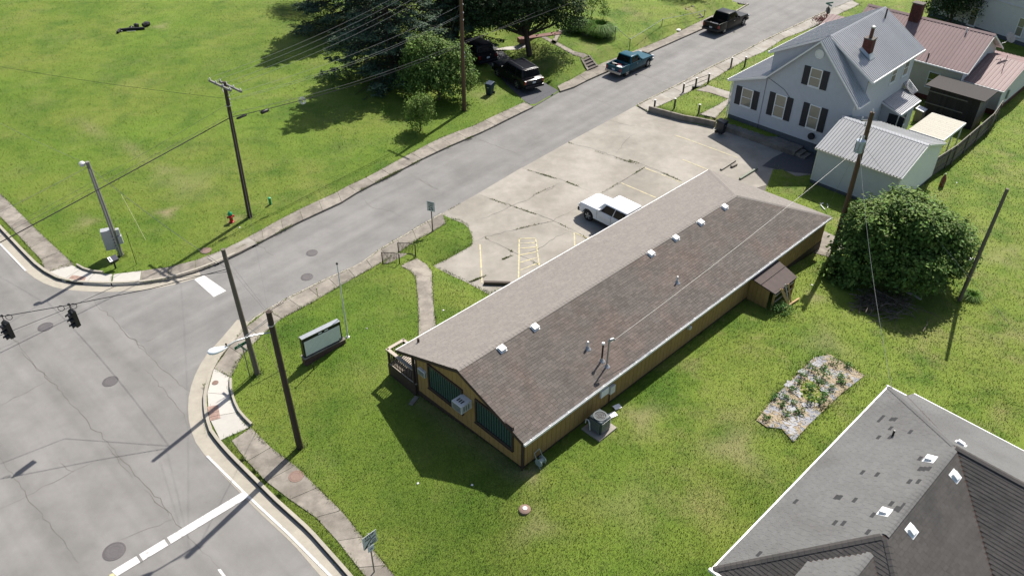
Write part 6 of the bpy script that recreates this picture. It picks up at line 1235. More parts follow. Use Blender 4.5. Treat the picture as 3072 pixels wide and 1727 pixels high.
# P4: street lamp
z4 = zpole('P4', 880+440/3.81); base4 = at4(z4); lampw = None
hd_ = gz(600+215/3.81, 880+640/3.81, base4[2]+.35)
sl_ = empty('street_lamp', base4, 0, 'white cobra head street lamp on a long tubular arm', 'street lamp'); v = hd_-base4; vn = v/np.linalg.norm(v[:2]); 
MB().tube([(0, 0, 0), tuple(v*.35+np.array([0, 0, .15])), tuple(v*.7+np.array([0, 0, .15])), tuple(v*.9)], .035, 8).build('arm', m_galv, sl_, smooth=True)
for s_ in (-.06, .06): beam(sl_, 'stay_rod', np.array([s_, 0, .75]), v*.52+np.array([s_*.3, 0, .2]), .015, .015, m_galv)
hdir = Vector(v).normalized(); hdo = MB(); hdo.lathe([(.05, -.35), (.09, -.25), (.16, -.05), (.2, .15), (.19, .3), (.12, .42), (.02, .46)], seg=16); o = hdo.build('lamp_head', mat('lamp_shell', (.62, .66, .68), .35, .05), sl_, smooth=True); o.matrix_local = Matrix.Translation(Vector(v)) @ hdir.to_track_quat('Z', 'X').to_matrix().to_4x4() @ Matrix.Diagonal((.55, 1.0, 1.0, 1.0)); MB().lathe([(.035, 0), (.04, .06), (.02, .09)], tuple(v*.86+np.array([0, 0, .1])), 8).build('photocell', m_black, sl_)
# rack on the top of P4
rk = at4(h4-.05)-g4_
for dz in (0, .05): MB().tube([rk+np.array([0, 0, .05+dz*0]), rk+road_dir*.35+np.array([.02, 0, .08]), rk+road_dir*.75+cross_dir*(.12-dz*3)+np.array([0, 0, .1])], .014, 6).build('wire_rack', mat('rack_rust', (.12, .09, .08), .6, .2), P4)
for t in (.3, .5, .7): beam(P4, 'rack_bar', rk+road_dir*t+cross_dir*.02+np.array([0, 0, .08]), rk+road_dir*t+cross_dir*.16+np.array([0, 0, .1]), .012, .012, m_galv)
o = MB().lathe([(.15, 0), (.15, .05)], tuple(at4(zpole('P4', 880+360/3.81))-g4_), 14).build('band', m_galv, P4)
# P5: transformer and gear
zt = zpole('P5', 300+640/SB); tp_ = at5(zt)-g5_; to = cross_dir*0+np.array([-.30, -.25, 0]); tr = MB(); tr.lathe([(.2, 0), (.24, .02), (.24, .62), (.26, .64), (.26, .72), (.1, .8), (.03, .82)], tuple(tp_+to), 18); tro = tr.build('transformer', mat('transformer_grey', (.40, .45, .48), .4, .06), P5, smooth=True)
for dx in (-.1, .1): MB().lathe([(.03, 0), (.045, .05), (.03, .1), (.045, .15), (.02, .24)], tuple(tp_+to+np.array([dx, 0, .8])), 8).build('bushing', m_ins, tro)
for k in range(6): a = k*math.pi/3; MB().box(.235, .275, -.012, .012, .08, .6, Matrix.Translation(Vector(tp_+to)) @ Matrix.Rotation(a, 4, 'Z')).build('cooling_fin', m_grey_metal, tro)
beam(P5, 'cutout_arm', at5(h5-.5)-g5_, at5(h5-.5)-g5_+np.array([-.55, -.1, .05]), .06, .06, m_poleg); insulator(P5, at5(h5-.5)-g5_+np.array([-.5, -.1, .08]), .22, .05); insulator(P5, at5(h5)-g5_, .2, .05); insulator(P5, at5(h5-.8)-g5_+np.array([-.25, -.1, 0]), .3, .05)
# P7 gear
for py in (15, 40, 62, 160, 172): z = zpole('P7', py); insulator(P7, at7(z)-g7_+np.array([.15, -.05, 0]), .12, .045)
L7 = at7(h7-.3)-g7_; beam(P7, 'crossarm', L7+cross_dir*1.2, L7-cross_dir*1.2, .1, .12, m_poleg)
# ================================================================== WIRES
def wire(a, b, sag, r, m, label, n=14, group='overhead wires'):
    a = np.array(a, float); b = np.array(b, float); c = (a+b)/2
    pts = [a+(b-a)*t-np.array([0, 0, 4*sag*t*(1-t)])-a for t in np.linspace(0, 1, n)]
    o = MB().tube(pts, r*(.6 if r < .02 else .85), 5).build('overhead_wire', m); o.location = Vector(a); return tag(o, label, 'wire', group)
Z7 = lambda py: at7(zpole('P7', py)); off7 = [L7+g7_+cross_dir*t+np.array([0, 0, .18]) for t in (-1.05, -.4, .4, 1.05)]
for i, nm in enumerate(('street side', 'second', 'third', 'field side')): wire(ARM[i], off7[i], .55, .012, m_wirel, 'thin bare primary wire between the crossarm poles, '+nm)
wire(at1(zpole('P1', 287))+road_dir*.15, Z7(15), .5, .013, m_wirel, 'thin grey neutral wire running below the crossarm'); wire(at1(zpole('P1', 300))+road_dir*.15, Z7(42), .55, .013, m_wirel, 'grey secondary wire, upper of the close pair'); wire(at1(zpole('P1', 304))+road_dir*.15, Z7(46), .6, .012, m_wirel, 'grey twisted secondary wire, lower of the close pair')
wire(at1(zpole('P1', 340)), Z7(126), .5, .018, m_wire, 'grey communication cable strung below the power wires'); cable = (at1(zpole('P1', 352)), Z7(135)); wire(*cable, .45, .026, m_wireb, 'thick black communication cable with splice boxes')
ext = lambda a, p, z, k=1.35: np.array(a)+(gz(*p, z)-np.array(a))*k
wire(at1(zpole('P1', 352)), ext(at1(zpole('P1', 352)), (0, 725), 5.6), .05, .034, m_wireb, 'thick black cable sloping over the field corner pavement'); wire(at1(zpole('P1', 345)), ext(at1(zpole('P1', 345)), (0, 706), 5.7), .05, .014, m_wire, 'thin grey wire beside the thick black cable')
wire(at1(zpole('P1', 296)), ext(at1(zpole('P1', 296)), (0, 193), 7.2), .25, .014, m_wireb, 'dark wire crossing the open field from the crossarm pole'); wire(at1(zpole('P1', 312)), ext(at1(zpole('P1', 312)), (430, 455), 7.0, 2.4), .1, .010, m_wire, 'faint wire slanting over the field to the main road')
wire(at2(h2-.15), ext(at2(h2-.15), (0, 365), 6.8), .15, .011, m_wirel, 'thin pale wire from the grey pole lamp into the field'); wire(at2(h2-.3), ext(at2(h2-.3), (0, 634), 6.3), .05, .016, m_wire, 'grey wire from the grey pole towards the main road')
a3 = at3(zpole('P3', 808)); wire(at2(h2-.35), a3, .25, .018, m_wire, 'grey wire between the control box pole and the bare pole')
# splice boxes on the cable
cv = cable[1]-cable[0]
def on_cable(t, sag=.45): return cable[0]+cv*t-np.array([0, 0, 4*sag*t*(1-t)])
ca = math.atan2(cv[1], cv[0])
for t, L_, r_, lb in ((.035, .75, .07, 'slim black splice case hanging on the cable by the crossarm pole'), (.115, .6, .11, 'stubby black splice box hanging on the communication cable')):
    p = on_cable(t); o = MB().tube([(-L_/2, 0, 0), (-L_/2+.06, 0, 0), (L_/2-.06, 0, 0), (L_/2, 0, 0)], [r_*.6, r_, r_, r_*.6], 12).build('splice_case', m_black, None, smooth=True); o.location = Vector(p-np.array([0, 0, .12])); o.rotation_euler = (0, 0, ca); tag(o, lb, 'splice case')
p = on_cable(.255); e = empty('cable_coil', p, ca, 'round metal cable snowshoe hanging on the cable', 'cable coil')
for r_ in (.16, .22): MB().tube([(r_*1.2*math.cos(t), r_*math.sin(t)*.45, r_*math.sin(t)*.9-.05) for t in np.linspace(0, 6.28, 20)], .022, 6).build('coil_ring', m_galv, e)
for k in range(3): MB().box(-.012, .012, -.03, .03, -.24, .14, Matrix.Rotation(k*1.05, 4, 'Y')).build('coil_bar', m_galv, e)
# signal span: from P3 across the main road
sA_ = at3(zpole('P3', 806)); s1 = (tl(1665, 440, 0, 860, 8.043)); s2 = (tl(50, 715, 0, 860, 8.043))
q1 = gz(*s1, 6.35); q2 = gz(*s2, 6.25); far = q2+(q2-q1)*1.6; far[2] = 6.6
def wire_pts(pts, r, m, label):
    a = pts[0]; o = MB().tube([p-a for p in pts], r, 6).build('span_wire', m); o.location = Vector(a); return tag(o, label, 'wire', 'signal span wires')
wire_pts([sA_, sA_*.5+q1*.5+np.array([0, 0, -.12]), q1, q2, far], .017, m_wireb, 'dark span wire holding the two traffic signals')
wire_pts([sA_+np.array([0, 0, -.15]), gz(*T4([(860, 955)])[0], 5.9), gz(*T4([(480, 1130)])[0], 5.6), gz(*T4([(0, 1322)])[0], 5.4), gz(*T4([(-500, 1530)])[0], 5.3)], .013, m_wire, 'straight tether wire below the signal span')
def signal(p, label, rz):
    e = empty('traffic_signal', p, rz, label, 'traffic signal', 'traffic signals over the junction'); e.scale = (.82,)*3; MB().tube([(0, 0, .1), (0, 0, -.28)], .022, 8).build('hanger', m_black, e); MB().box(-.06, .06, -.05, .05, .0, .09).build('clamp', m_black, e)
    MB().add([(-.17, -.13, -.42), (.17, -.13, -.42), (.17, .13, -.42), (-.17, .13, -.42), (-.06, -.06, -.28), (.06, -.06, -.28), (.06, .06, -.28), (-.06, .06, -.28)], [(0, 1, 2, 3), (4, 5, 6, 7), (0, 1, 5, 4), (1, 2, 6, 5), (2, 3, 7, 6), (3, 0, 4, 7)]).build('top_cap', m_black, e)
    MB().box(-.18, .18, -.13, .13, -1.46, -.42).build('housing', m_black, e, bevel=.02); b = None
    for k in range(3):
        z = -.60-k*.345; lens = MB().lathe([(.13, 0), (.12, .03), (.01, .05)], seg=16, M=Matrix.Translation((.0, -.13, z)) @ Matrix.Rotation(math.pi/2, 4, 'X')).build('lens', mat('dark_lens_%d' % k, [(.06, .01, .01), (.07, .05, .01), (.01, .05, .04)][k], .2, 0), e)
        vb = MB(); n = 12
        for i in range(n):
            a0 = rad(-20+220*i/n); a1 = rad(-20+220*(i+1)/n); vb.add([(.15*math.cos(a0), -.13, z+.15*math.sin(a0)), (.15*math.cos(a1), -.13, z+.15*math.sin(a1)), (.15*math.cos(a1), -.36, z+.15*math.sin(a1)-.02), (.15*math.cos(a0), -.36, z+.15*math.sin(a0)-.02)], [(0, 1, 2, 3)])
        vb.build('visor', m_black, e)
    return e
sgd = math.atan2(-road_dir[1], -road_dir[0])
signal(q1, 'black traffic signal on the span wire, nearer the field ramp', rad(-28)+math.pi*0); signal(q2, 'black traffic signal on the span wire, farther out over the main road', rad(-28))
for p in (q1+(q1-q2)*.06, q1+(q2-q1)*.13, q2+(q1-q2)*.09):
    o = MB().tube([(.13*math.cos(t), .02*math.sin(t), .13*math.sin(t)-.1) for t in np.linspace(0, 6.28, 18)], .014, 6).build('cable_loop', m_wireb); o.location = Vector(p); o.rotation_euler = (0, 0, math.atan2(*(q1-q2)[[1, 0]])); tag(o, 'spare loop of black signal cable on the span wire', 'cable loop', 'cable loops on the span wire')
t4 = at4(h4-.02); wire(t4, at3(h3-.35), .03, .008, m_wire, 'thin wire between the lamp pole and the bare pole, upper'); wire(t4-np.array([0, 0, .2]), at3(h3-.9), .03, .008, m_wire, 'thin wire between the lamp pole and the bare pole, lower')
wire(t4, at1(zpole('P1', 330)), .35, .008, m_wire, 'thin wire running from the lamp pole to the crossarm pole')
gy_ = ground(*tl(1085, 680, 600, 880, 3.81)); z_ = at4(zpole('P4', 880+365/3.81)); wire(z_, gy_, 0, .014, mat('yellow_guy', (.34, .33, .14), .5, .1), 'yellow sleeved guy wire from the lamp pole to the lawn', group='guy wires')
a = ground(*tl(905, 890, 600, 880, 3.81)); b_ = a+np.array([-.55, .25, 1.6]); o = MB().tube([(0, 0, 0), tuple(b_-a)], .02, 6).build('marker_rod', MATS['yellow_guy']); o.location = Vector(a); tag(o, 'leaning yellow marker rod beside the lamp pole', 'marker rod')
tz = tp_+to+g5_+np.array([0, 0, .3]); wire(tz, MAST, .25, .016, m_wirel, 'pale service wire from the transformer to the brown roof mast')
wire(tz, KF.w(.2, KL-.2, kze+.15), .55, .013, m_wirel, 'pale service wire from the transformer to the patched hip roof'); wire(tz+np.array([.3, 0, 0]), ext(tz, (3072, 1017), .6, 1.05), .2, .012, m_wirel, 'pale wire slanting past the bush to the lawn corner')
wire(at5(h5-.8), ground(*tl(450, 1350, 2380, 300, SB)), .0, .012, m_wire, 'guy wire from the transformer pole to its ground anchor', group='guy wires')
wire(at7(zpole('P7', 5)), ground(*T2([(975, 740)])[0]), 0, .014, m_wire, 'guy wire from the reddish pole into the small shrub', group='guy wires')
e7 = at7(zpole('P7', 127)); wire(e7, e7+(road_dir*32+np.array([0, 0, .3])), .35, .016, m_wire, 'grey communication cable leaving the reddish pole up the street'); wire(at7(zpole('P7', 133)), at7(zpole('P7', 133))+road_dir*30+cross_dir*4-np.array([0, 0, .2]), .4, .014, m_wire, 'second cable leaving the reddish pole up the street')
wire(off7[0], off7[0]+road_dir*32, .4, .012, m_wirel, 'bare primary wire continuing up the street, street side'); wire(off7[3], off7[3]+road_dir*32, .4, .012, m_wirel, 'bare primary wire continuing up the street, yard side')
# ================================================================== SIGNS AND STREET FURNITURE
def text_mesh(body, size, m, parent, loc, name='lettering', align='CENTER', rx=math.pi/2, rz=0.0, ex=.002, sx=1.0):
    cu = bpy.data.curves.new(name, 'FONT'); cu.body = body; cu.size = size; cu.align_x = align; cu.align_y = 'CENTER'; cu.extrude = ex; cu.resolution_u = 3; cu.offset = size*.018
    t = bpy.data.objects.new(name, cu); COL.objects.link(t); bpy.context.view_layer.update(); dg = bpy.context.evaluated_depsgraph_get(); me = bpy.data.meshes.new_from_object(t.evaluated_get(dg)); bpy.data.objects.remove(t)
    o = bpy.data.objects.new(name, me); COL.objects.link(o); me.materials.clear(); me.materials.append(m); o.parent = parent; o.location = loc; o.rotation_euler = (rx, 0, rz); o.scale = (sx, 1, 1); return o
m_signw = mat('sign_white', (.56, .58, .58), .45, .03); m_ink = mat('sign_black', (.012, .012, .012), .5, 0); m_signg = mat('sign_green', (.01, .13, .06), .45, .05); m_back = mat('sign_back', (.18, .18, .18), .5, .08, metal=.5)
def face_rz(nx, ny): return math.atan2(ny, nx)+math.pi/2      # object's -Y looks along (nx, ny)
# speed limit sign
g = ground(*tl(1172, 752, 1120, 580, 6.583)); ht = height_at(g, tl(0, 155, 1120, 580, 6.583)[1]); e = empty('speed_sign', g, face_rz(-road_dir[0], -road_dir[1])+rad(18), 'white speed limit 25 sign on a dark post', 'road sign')
MB().tube([(0, 0, -.1), (0, 0, ht-.1)], .035, 8).build('post', m_black, e); MB().box(-.28, .28, -.05, -.038, ht-.72, ht).build('panel', m_signw, e, bevel=.004); text_mesh('SPEED', .15, m_ink, e, (0, -.053, ht-.13)); text_mesh('LIMIT', .15, m_ink, e, (0, -.053, ht-.29)); text_mesh('25', .36, m_ink, e, (0, -.053, ht-.53))
# stop here on red sign
c = gz(1060+470/9.85, 1580+385/9.85, 2.2); e = empty('stop_here_sign', (c[0], c[1], GZ), face_rz(math.cos(ANG_MAIN), math.sin(ANG_MAIN)), 'white STOP HERE ON RED sign with a black curved arrow', 'road sign')
MB().tube([(0, 0, -.1), (0, 0, 2.5)], .03, 8).build('post', m_back, e); MB().box(-.33, .33, -.05, -.036, 1.78, 2.50).build('panel', m_signw, e, bevel=.004); text_mesh('STOP', .18, m_ink, e, (0, -.053, 2.39)); text_mesh('HERE', .12, m_ink, e, (-.08, -.053, 2.24)); text_mesh('ON', .10, m_ink, e, (.18, -.053, 2.02)); text_mesh('RED', .17, m_ink, e, (.13, -.053, 1.88))
b = MB(); arc = [(.28-.50*t, -.054, 2.20-.34*t*t) for t in np.linspace(0, 1, 9)]
for p, q in zip(arc[:-1], arc[1:]): d_ = np.array([q[0]-p[0], q[2]-p[2]]); d_ /= np.linalg.norm(d_); n_ = np.array([-d_[1], d_[0]])*.028; b.add([(p[0]-n_[0], -.054, p[2]-n_[1]), (p[0]+n_[0], -.054, p[2]+n_[1]), (q[0]+n_[0], -.054, q[2]+n_[1]), (q[0]-n_[0], -.054, q[2]-n_[1])], [(0, 1, 2, 3)])
b.add([(-.17, -.054, 1.97), (-.27, -.054, 1.86), (-.30, -.054, 1.76), (-.12, -.054, 1.86)], [(0, 1, 3), (1, 2, 3)]); b.build('arrow', m_ink, e); MB().box(-.15, .15, -.05, -.036, 1.46, 1.74).build('small_plate', mat('pale_blue_plate', (.56, .61, .64), .45, .03), e); MB().box(-.05, .06, -.054, -.051, 1.56, 1.62).build('plate_print', m_back, e)
# street name sign by the bare pole
g = ground(600+570/3.81, 880+945/3.81); ht = height_at(g, 880+575/3.81); e = empty('street_name_sign', g, ANG_CROSS, 'green street name sign beside the bare pole', 'street sign'); MB().tube([(0, 0, -.1), (0, 0, ht-.12)], .028, 8).build('post', m_back, e)
MB().box(-.42, .42, -.008, .008, ht-.14, ht+.04).build('name_blade', m_signg, e); text_mesh('ST', .09, m_signw, e, (.18, -.011, ht-.05)); MB().box(-.3, .0, -.0105, -.0085, ht-.075, ht-.035).build('faded_print', m_signw, e); MB().box(-.008, .008, -.35, .35, ht-.33, ht-.16).build('name_blade', m_signg, e)
# far stop sign seen from behind, with street names
g = ground(*B3([(1258, 285)])[0]); ht = height_at(g, B3([(0, 45)])[0][1]); e = empty('stop_sign', g, ANG_CROSS+rad(60), 'stop sign seen from behind under green street names', 'road sign'); MB().tube([(0, 0, -.1), (0, 0, ht-.1)], .035, 8).build('post', mat('post_brown', (.10, .07, .06), .6, .1), e)
MB().lathe([(.38, -.008), (.38, .008)], seg=8, M=Matrix.Translation((0, -.04, ht-.75)) @ Matrix.Rotation(math.pi/2, 4, 'X') @ Matrix.Rotation(math.pi/8, 4, 'Z')).build('octagon', m_back, e); MB().box(-.45, .45, -.01, .01, ht-.22, ht-.06).build('name_blade', mat('sign_teal', (.10, .22, .20), .45, .05), e); MB().box(-.01, .01, -.45, .45, ht-.04, ht+.12).build('name_blade', MATS['sign_teal'], e)
# hydrant and green pipe
g = ground(*T4([(1748, 468)])[0]); e = empty('fire_hydrant', g, .6, 'red fire hydrant with a green bonnet by the crossarm pole', 'fire hydrant'); m_hr = mat('hydrant_red', (.42, .02, .02), .4, .08, 8); m_hg = mat('hydrant_green', (.01, .24, .10), .4, .05)
MB().lathe([(.17, 0), (.17, .05), (.115, .07), (.11, .5), (.14, .52), (.14, .56)], seg=16).build('barrel', m_hr, e, smooth=True); MB().lathe([(.15, .56), (.15, .61), (.13, .70), (.06, .78), (.03, .80), (.03, .86)], seg=16).build('bonnet', m_hg, e, smooth=True)
for a in (0, math.pi, -math.pi/2): MB().lathe([(.06, 0), (.06, .08), (.075, .08), (.075, .14), (.03, .16)], seg=10, M=Matrix.Rotation(a, 4, 'Z') @ Matrix.Translation((.09, 0, .42)) @ Matrix.Rotation(math.pi/2, 4, 'Y')).build('outlet', m_hr, e)
g = ground(*T4([(2040, 335)])[0]); e = empty('marker_pipe', g, 0, 'short green marker pipe standing in the field grass', 'marker pipe'); MB().lathe([(.09, -.1), (.09, .45)], seg=12).build('pipe', m_hg, e, smooth=True); MB().lathe([(.10, .45), (.10, .52), (.04, .55)], seg=12).build('cap', mat('cap_green', (.02, .32, .16), .4, .05), e)
g = ground(*T4([(2400, 1048)])[0]); ht = height_at(g, T4([(0, 970)])[0][1]); e = empty('marker_stake', g, 0, 'thin yellow marker stake at the lawn edge near the flagpole', 'marker stake'); MB().tube([(0, 0, -.1), (0, 0, ht)], .018, 6).build('stake', MATS['yellow_guy'], e); MB().lathe([(.04, 0), (.05, .04), (.02, .08)], (0, 0, ht-.02), 8).build('cap', MATS['yellow_guy'], e)
g = ground(*T4([(1030, 785)])[0]); ht = height_at(g, T4([(0, 548)])[0][1]); e = empty('marker_stake', g, 0, 'thin dark rod standing in the grass by the control boxes', 'marker stake'); MB().tube([(0, 0, -.1), (0, 0, ht)], .016, 6).build('stake', m_black, e); MB().lathe([(.02, 0), (.03, .04), (.01, .06)], (0, 0, ht-.02), 8).build('cap', m_pole, e)
a, c = [ground(*q) for q in T4([(965, 418), (1100, 605)])]; wire(a+np.array([0, 0, 1.6]), c, 0, .015, MATS['yellow_guy'], 'yellow guy guard slanting into the field grass', group='guy wires')
# flagpole
g = ground(600+1690/3.81, 880+495/3.81); ht = height_at(g, T4([(0, 790)])[0][1]); e = empty('flagpole', g, 0, 'bare white flagpole behind the letter board', 'flagpole'); MB().tube([(0, 0, -.1), (0, 0, ht)], [.04, .025], 10).build('pole', m_pvc, e, smooth=True); MB().lathe([(.02, 0), (.06, .05), (.06, .1), (.01, .14)], (0, 0, ht), 10).build('finial', m_black, e); MB().lathe([(.12, 0), (.06, .06)], (0, 0, 0), 12).build('base', m_offw, e)
# letter board on a brick plinth
cr = lambda x, y: (600+x/3.81, 880+y/3.81)
A = ground(*cr(1215, 832)); B = ground(*cr(1668, 565)); v = B-A; Ls = float(np.hypot(*v[:2])); an = math.atan2(v[1], v[0]); zmin = min(A[2], B[2]); e = empty('letter_board', (A[0], A[1], zmin-.05), an, 'blank white letter board sign on a brick plinth', 'sign board')
hb = height_at(B, cr(0, 505)[1]); hc = height_at(A, cr(0, 545)[1])+.05; hb = .50
m_pb = mat('plinth_brick', (.11, .06, .05), .85, .2, 12, obj=.2); MB().box(.012, Ls-.012, .012, .388, -.1, hb).build('plinth_core', MATS['mortar'], e); src = None
for k in range(7):
    n = int(Ls/.22)
    for i in range(n):
        if src is None: o = src = MB().box(.004, .214, 0, .03, .004, .073).build('brick', m_pb, e)
        else: o = share('brick', src, e)
        o.location = ((i+(.0 if k % 2 else .0))*Ls/n, -.012, -.06+k*.08)
for k in range(7):
    for s_ in (0, 1):
        o = share('brick', src, e); o.location = (0.012 if s_ == 0 else Ls+.018, .02+.0, -.06+k*.08); o.rotation_euler = (0, 0, math.pi/2)
MB().box(-.02, Ls+.02, -.03, .42, hb, hb+.04).build('plinth_cap', conc_old, e)
MB().box(.05, Ls-.12, .06, .34, hb+.04, hc).build('cabinet', m_black, e, bevel=.012); MB().box(.05, Ls-.12, .05, .35, hc, hc+.03).build('cabinet_top', m_galv, e)
MB().box(.13, Ls-.20, .050, .059, hb+.12, hc-.20).build('letter_panel', mat('letter_panel', (.84, .84, .82), .4, .05), e); b = MB()
for i in range(30): b.box(.14+i*(Ls-.35)/30, .14+i*(Ls-.35)/30+.010, .046, .0495, hb+.13, hc-.21)
b.build('letter_tracks', mat('track_grey', (.45, .46, .46), .5, .05), e)
for x in (Ls*.45, Ls*.6): MB().box(x-.1, x+.1, .045, .058, hc-.13, hc-.07).build('header_mark', m_white, e)
MB().box(Ls*.86, Ls*.91, .040, .0435, hb+.15, hb+.22).build('loose_letter', m_black, e)
a = ground(*cr(1300, 862)); o = MB().tube([(0, 0, -.05), (0, 0, .35)], .03, 8).build('stub_post', m_black); o.location = Vector(a); tag(o, 'short black stub post in front of the letter board', 'stub post')
# front path with steps and railings
draped_path('footpath', [tl(700, 1330, 1120, 580, 6.583), tl(700, 1395, 1120, 580, 6.583)][:0]+T5([(450, 800), (520, 835), (560, 880), (575, 1020), (585, 1200), (585, 1330)])+T5([(712, 1250), (695, 1100), (690, 1000), (682, 840), (640, 785), (570, 742)]), 'concrete footpath from the steps to the porch', conc_old)
stp = [tl(x, y, 1120, 580, 6.583) for x, y in ((190, 1405), (505, 1215), (850, 1275), (530, 1432))]; q = [ground(*stp[0]), ground(*stp[1]), ground(*stp[2]), ground(*stp[3])]
lowz, topz = GZ+.02, min(q[2][2], q[3][2])+.03; run = (gz(*stp[3], topz)+gz(*stp[2], topz))/2-(gz(*stp[0], lowz)+gz(*stp[1], lowz))/2
o0 = gz(*stp[0], lowz); wv = gz(*stp[1], lowz)-o0; wdt = float(np.hypot(*wv[:2])); Lr_ = float(np.hypot(*run[:2])); aw_ = math.atan2(run[1], run[0])
st = empty('entrance_steps', (o0[0], o0[1], 0), aw_, 'concrete entrance steps between two black railings', 'steps'); sgnw = 1 if (run[0]*wv[1]-run[1]*wv[0]) > 0 else -1; ns = 4; rise = (topz-lowz)/ns
for i in range(ns): x0 = i*Lr_*.7/ns; MB().box(x0, Lr_+.1, 0 if sgnw > 0 else -wdt, wdt if sgnw > 0 else 0, lowz-.1+i*rise+.1-.1*(i == 0), lowz+(i+1)*rise-.002*(i == ns-1)).build('step', conc_old, st)
PAVED.append([tuple((o0+run*a_+wv*b2)[:2]) for a_, b2 in ((0, 0), (1, 0), (1, 1), (0, 1))])
for side, lb in ((0, 'black metal railing on the street corner side of the steps'), (1, 'black metal railing on the parking lot side of the steps')):
    org = o0+wv*side; rl_ = empty('step_railing', (org[0], org[1], 0), aw_, lb, 'railing', 'railings of the entrance steps'); H_ = .92
    zt_ = lambda x: lowz+(topz-lowz)*min(1, max(0, x/(Lr_*.7)))
    for x in (0, Lr_*.98): MB().box(x-.025, x+.025, -.025, .025, zt_(x)-.05, zt_(x)+H_).build('post', m_black, rl_)
    for k in (H_-.03, .10):
        for xa, xb in ((0, Lr_*.7), (Lr_*.7, Lr_*.98)): MB().tube([(xa, 0, zt_(xa)+k), (xb, 0, zt_(xb)+k)], .02, 6).build('rail', m_black, rl_)
    n = int(Lr_*.98/.11); src = None
    for i in range(1, n):
        if src is None: o = src = MB().box(-.009, .009, -.009, .009, 0, H_-.13).build('baluster', m_black, rl_)
        else: o = share('baluster', src, rl_)
        o.location = (i*.11, 0, zt_(i*.11)+.1)
# wheel stops and bits in the lot
def bar_on(a, b, w, h, m, name, label, cat, z=LOTZ, bev=.02):
    A = gz(*a, z); B = gz(*b, z); v = B-A; o = MB().box(0, float(np.hypot(*v[:2])), -w/2, w/2, .002, h).build(name, m, None, bevel=bev); o.location = (A[0], A[1], z); o.rotation_euler = (0, 0, math.atan2(v[1], v[0])); return tag(o, label, cat)
bar_on(*T5([(1075, 935), (1275, 940)]), .2, .2, mat('railway_tie', (.07, .055, .045), .85, .2, 6), 'timber_tie', 'dark timber tie lying by the brown roof edge', 'timber tie', LOTZ)
bar_on(*T3([(287, 1285), (395, 1215)]), .18, .12, conc, 'wheel_stop', 'pale concrete wheel stop near the hip end', 'wheel stop', LOTZ); bar_on(*T3([(430, 1355), (560, 1275)]), .16, .14, mat('mossy_concrete', (.20, .22, .17), .85, .15, 6), 'wheel_stop', 'mossy green concrete wheel stop at the lot edge', 'wheel stop', LOTZ); bar_on(*T3([(365, 1265), (405, 1245)]), .2, .16, conc_old, 'concrete_block', 'broken concrete block beside the pale wheel stop', 'block', LOTZ)
# condenser
cp_ = BF.px_z(tl(1540, 575, 1024, 1000, S2), .85); cw_ = ground(*tl(1540, 570, 1024, 1000, S2)); ce = empty('condenser_unit', (cw_[0], cw_[1], cw_[2]), BF.a, 'dark round-cornered air conditioning condenser on a concrete pad', 'condenser')
MB().box(-.62, .62, -.55, .55, -.1, .08).build('pad', conc, ce, bevel=.015); m_cd = mat('condenser_green', (.035, .05, .055), .5, .1); MB().box(-.38, .38, -.38, .38, .09, .86).build('body', m_cd, ce, bevel=.09, bseg=3, smooth=True); b = MB()
for i in range(11):
    z = .15+i*.06
    for s_ in (-1, 1): b.box(-.30, .30, s_*.383-.004, s_*.383+.004, z, z+.03); b.box(s_*.383-.004, s_*.383+.004, -.30, .30, z, z+.03)
b.build('louvres', m_grey_metal, ce); MB().lathe([(.33, .86), (.33, .885), (.26, .885), (.26, .865)], seg=24).build('fan_ring', m_cd, ce); b = MB(); [b.tube([(r_*math.cos(t), r_*math.sin(t), .89) for t in np.linspace(0, 6.283, 20)], .008, 4) for r_ in (.08, .16, .24)]; b.build('fan_guard', m_black, ce); b = MB()
for k in range(4): b.box(-.05, .05, .03, .24, .868, .874, Matrix.Rotation(k*math.pi/2, 4, 'Z'))
b.build('fan_blade', m_black, ce); MB().tube([(-.42, .2, .1), (-.46, .22, .55), (-.40, .35, .62), (-.38, .5, .55), (-.38, .52, .3)], .03, 8).build('pipe_lagging', m_white, ce)
for (x, y), lb in (((1648, 443), 'white board scrap lying on the grass behind the condenser'), ((1622, 490), 'white board scrap leaning beside the condenser')):
    g = ground(*tl(x, y, 1024, 1000, S2)); o = MB().box(-.2, .2, -.13, .13, .01, .025).build('board_scrap', m_white); o.location = Vector(g+np.array([0, 0, .05])); o.rotation_euler = (.15, .1, .6); tag(o, lb, 'board')
g = ground(*tl(1190, 785, 1024, 1000, S2)); e = empty('hose_cart', g, .9, 'grey-green hose cart standing by the building corner', 'hose cart'); m_hc = mat('hose_cart_grey', (.30, .36, .35), .5, .08)
MB().lathe([(.2, -.16), (.2, -.14), (.11, -.13), (.11, .13), (.2, .14), (.2, .16)], seg=18, M=Matrix.Translation((0, 0, .26)) @ Matrix.Rotation(math.pi/2, 4, 'Y')).build('reel', m_hc, e)
for s_ in (-1, 1): MB().tube([(s_*.2, -.15, 0), (s_*.2, .0, .3), (s_*.18, .22, .75)], .016, 6).build('frame_leg', m_hc, e)
MB().tube([(-.18, .22, .75), (.18, .22, .75)], .016, 6).build('handle', m_hc, e)
g = ground(*tl(1097, 1052, 1024, 1000, S2)); e = empty('cleanout_cover', g, 0, 'round rusty cleanout cover set in the lawn', 'cleanout cover'); MB().lathe([(.26, -.05), (.25, .05), (.2, .08), (.12, .1)], seg=20).build('ring', rust, e, smooth=True); MB().lathe([(.10, .09), (.10, .12), (.03, .13)], seg=12).build('cap', m_offw, e)
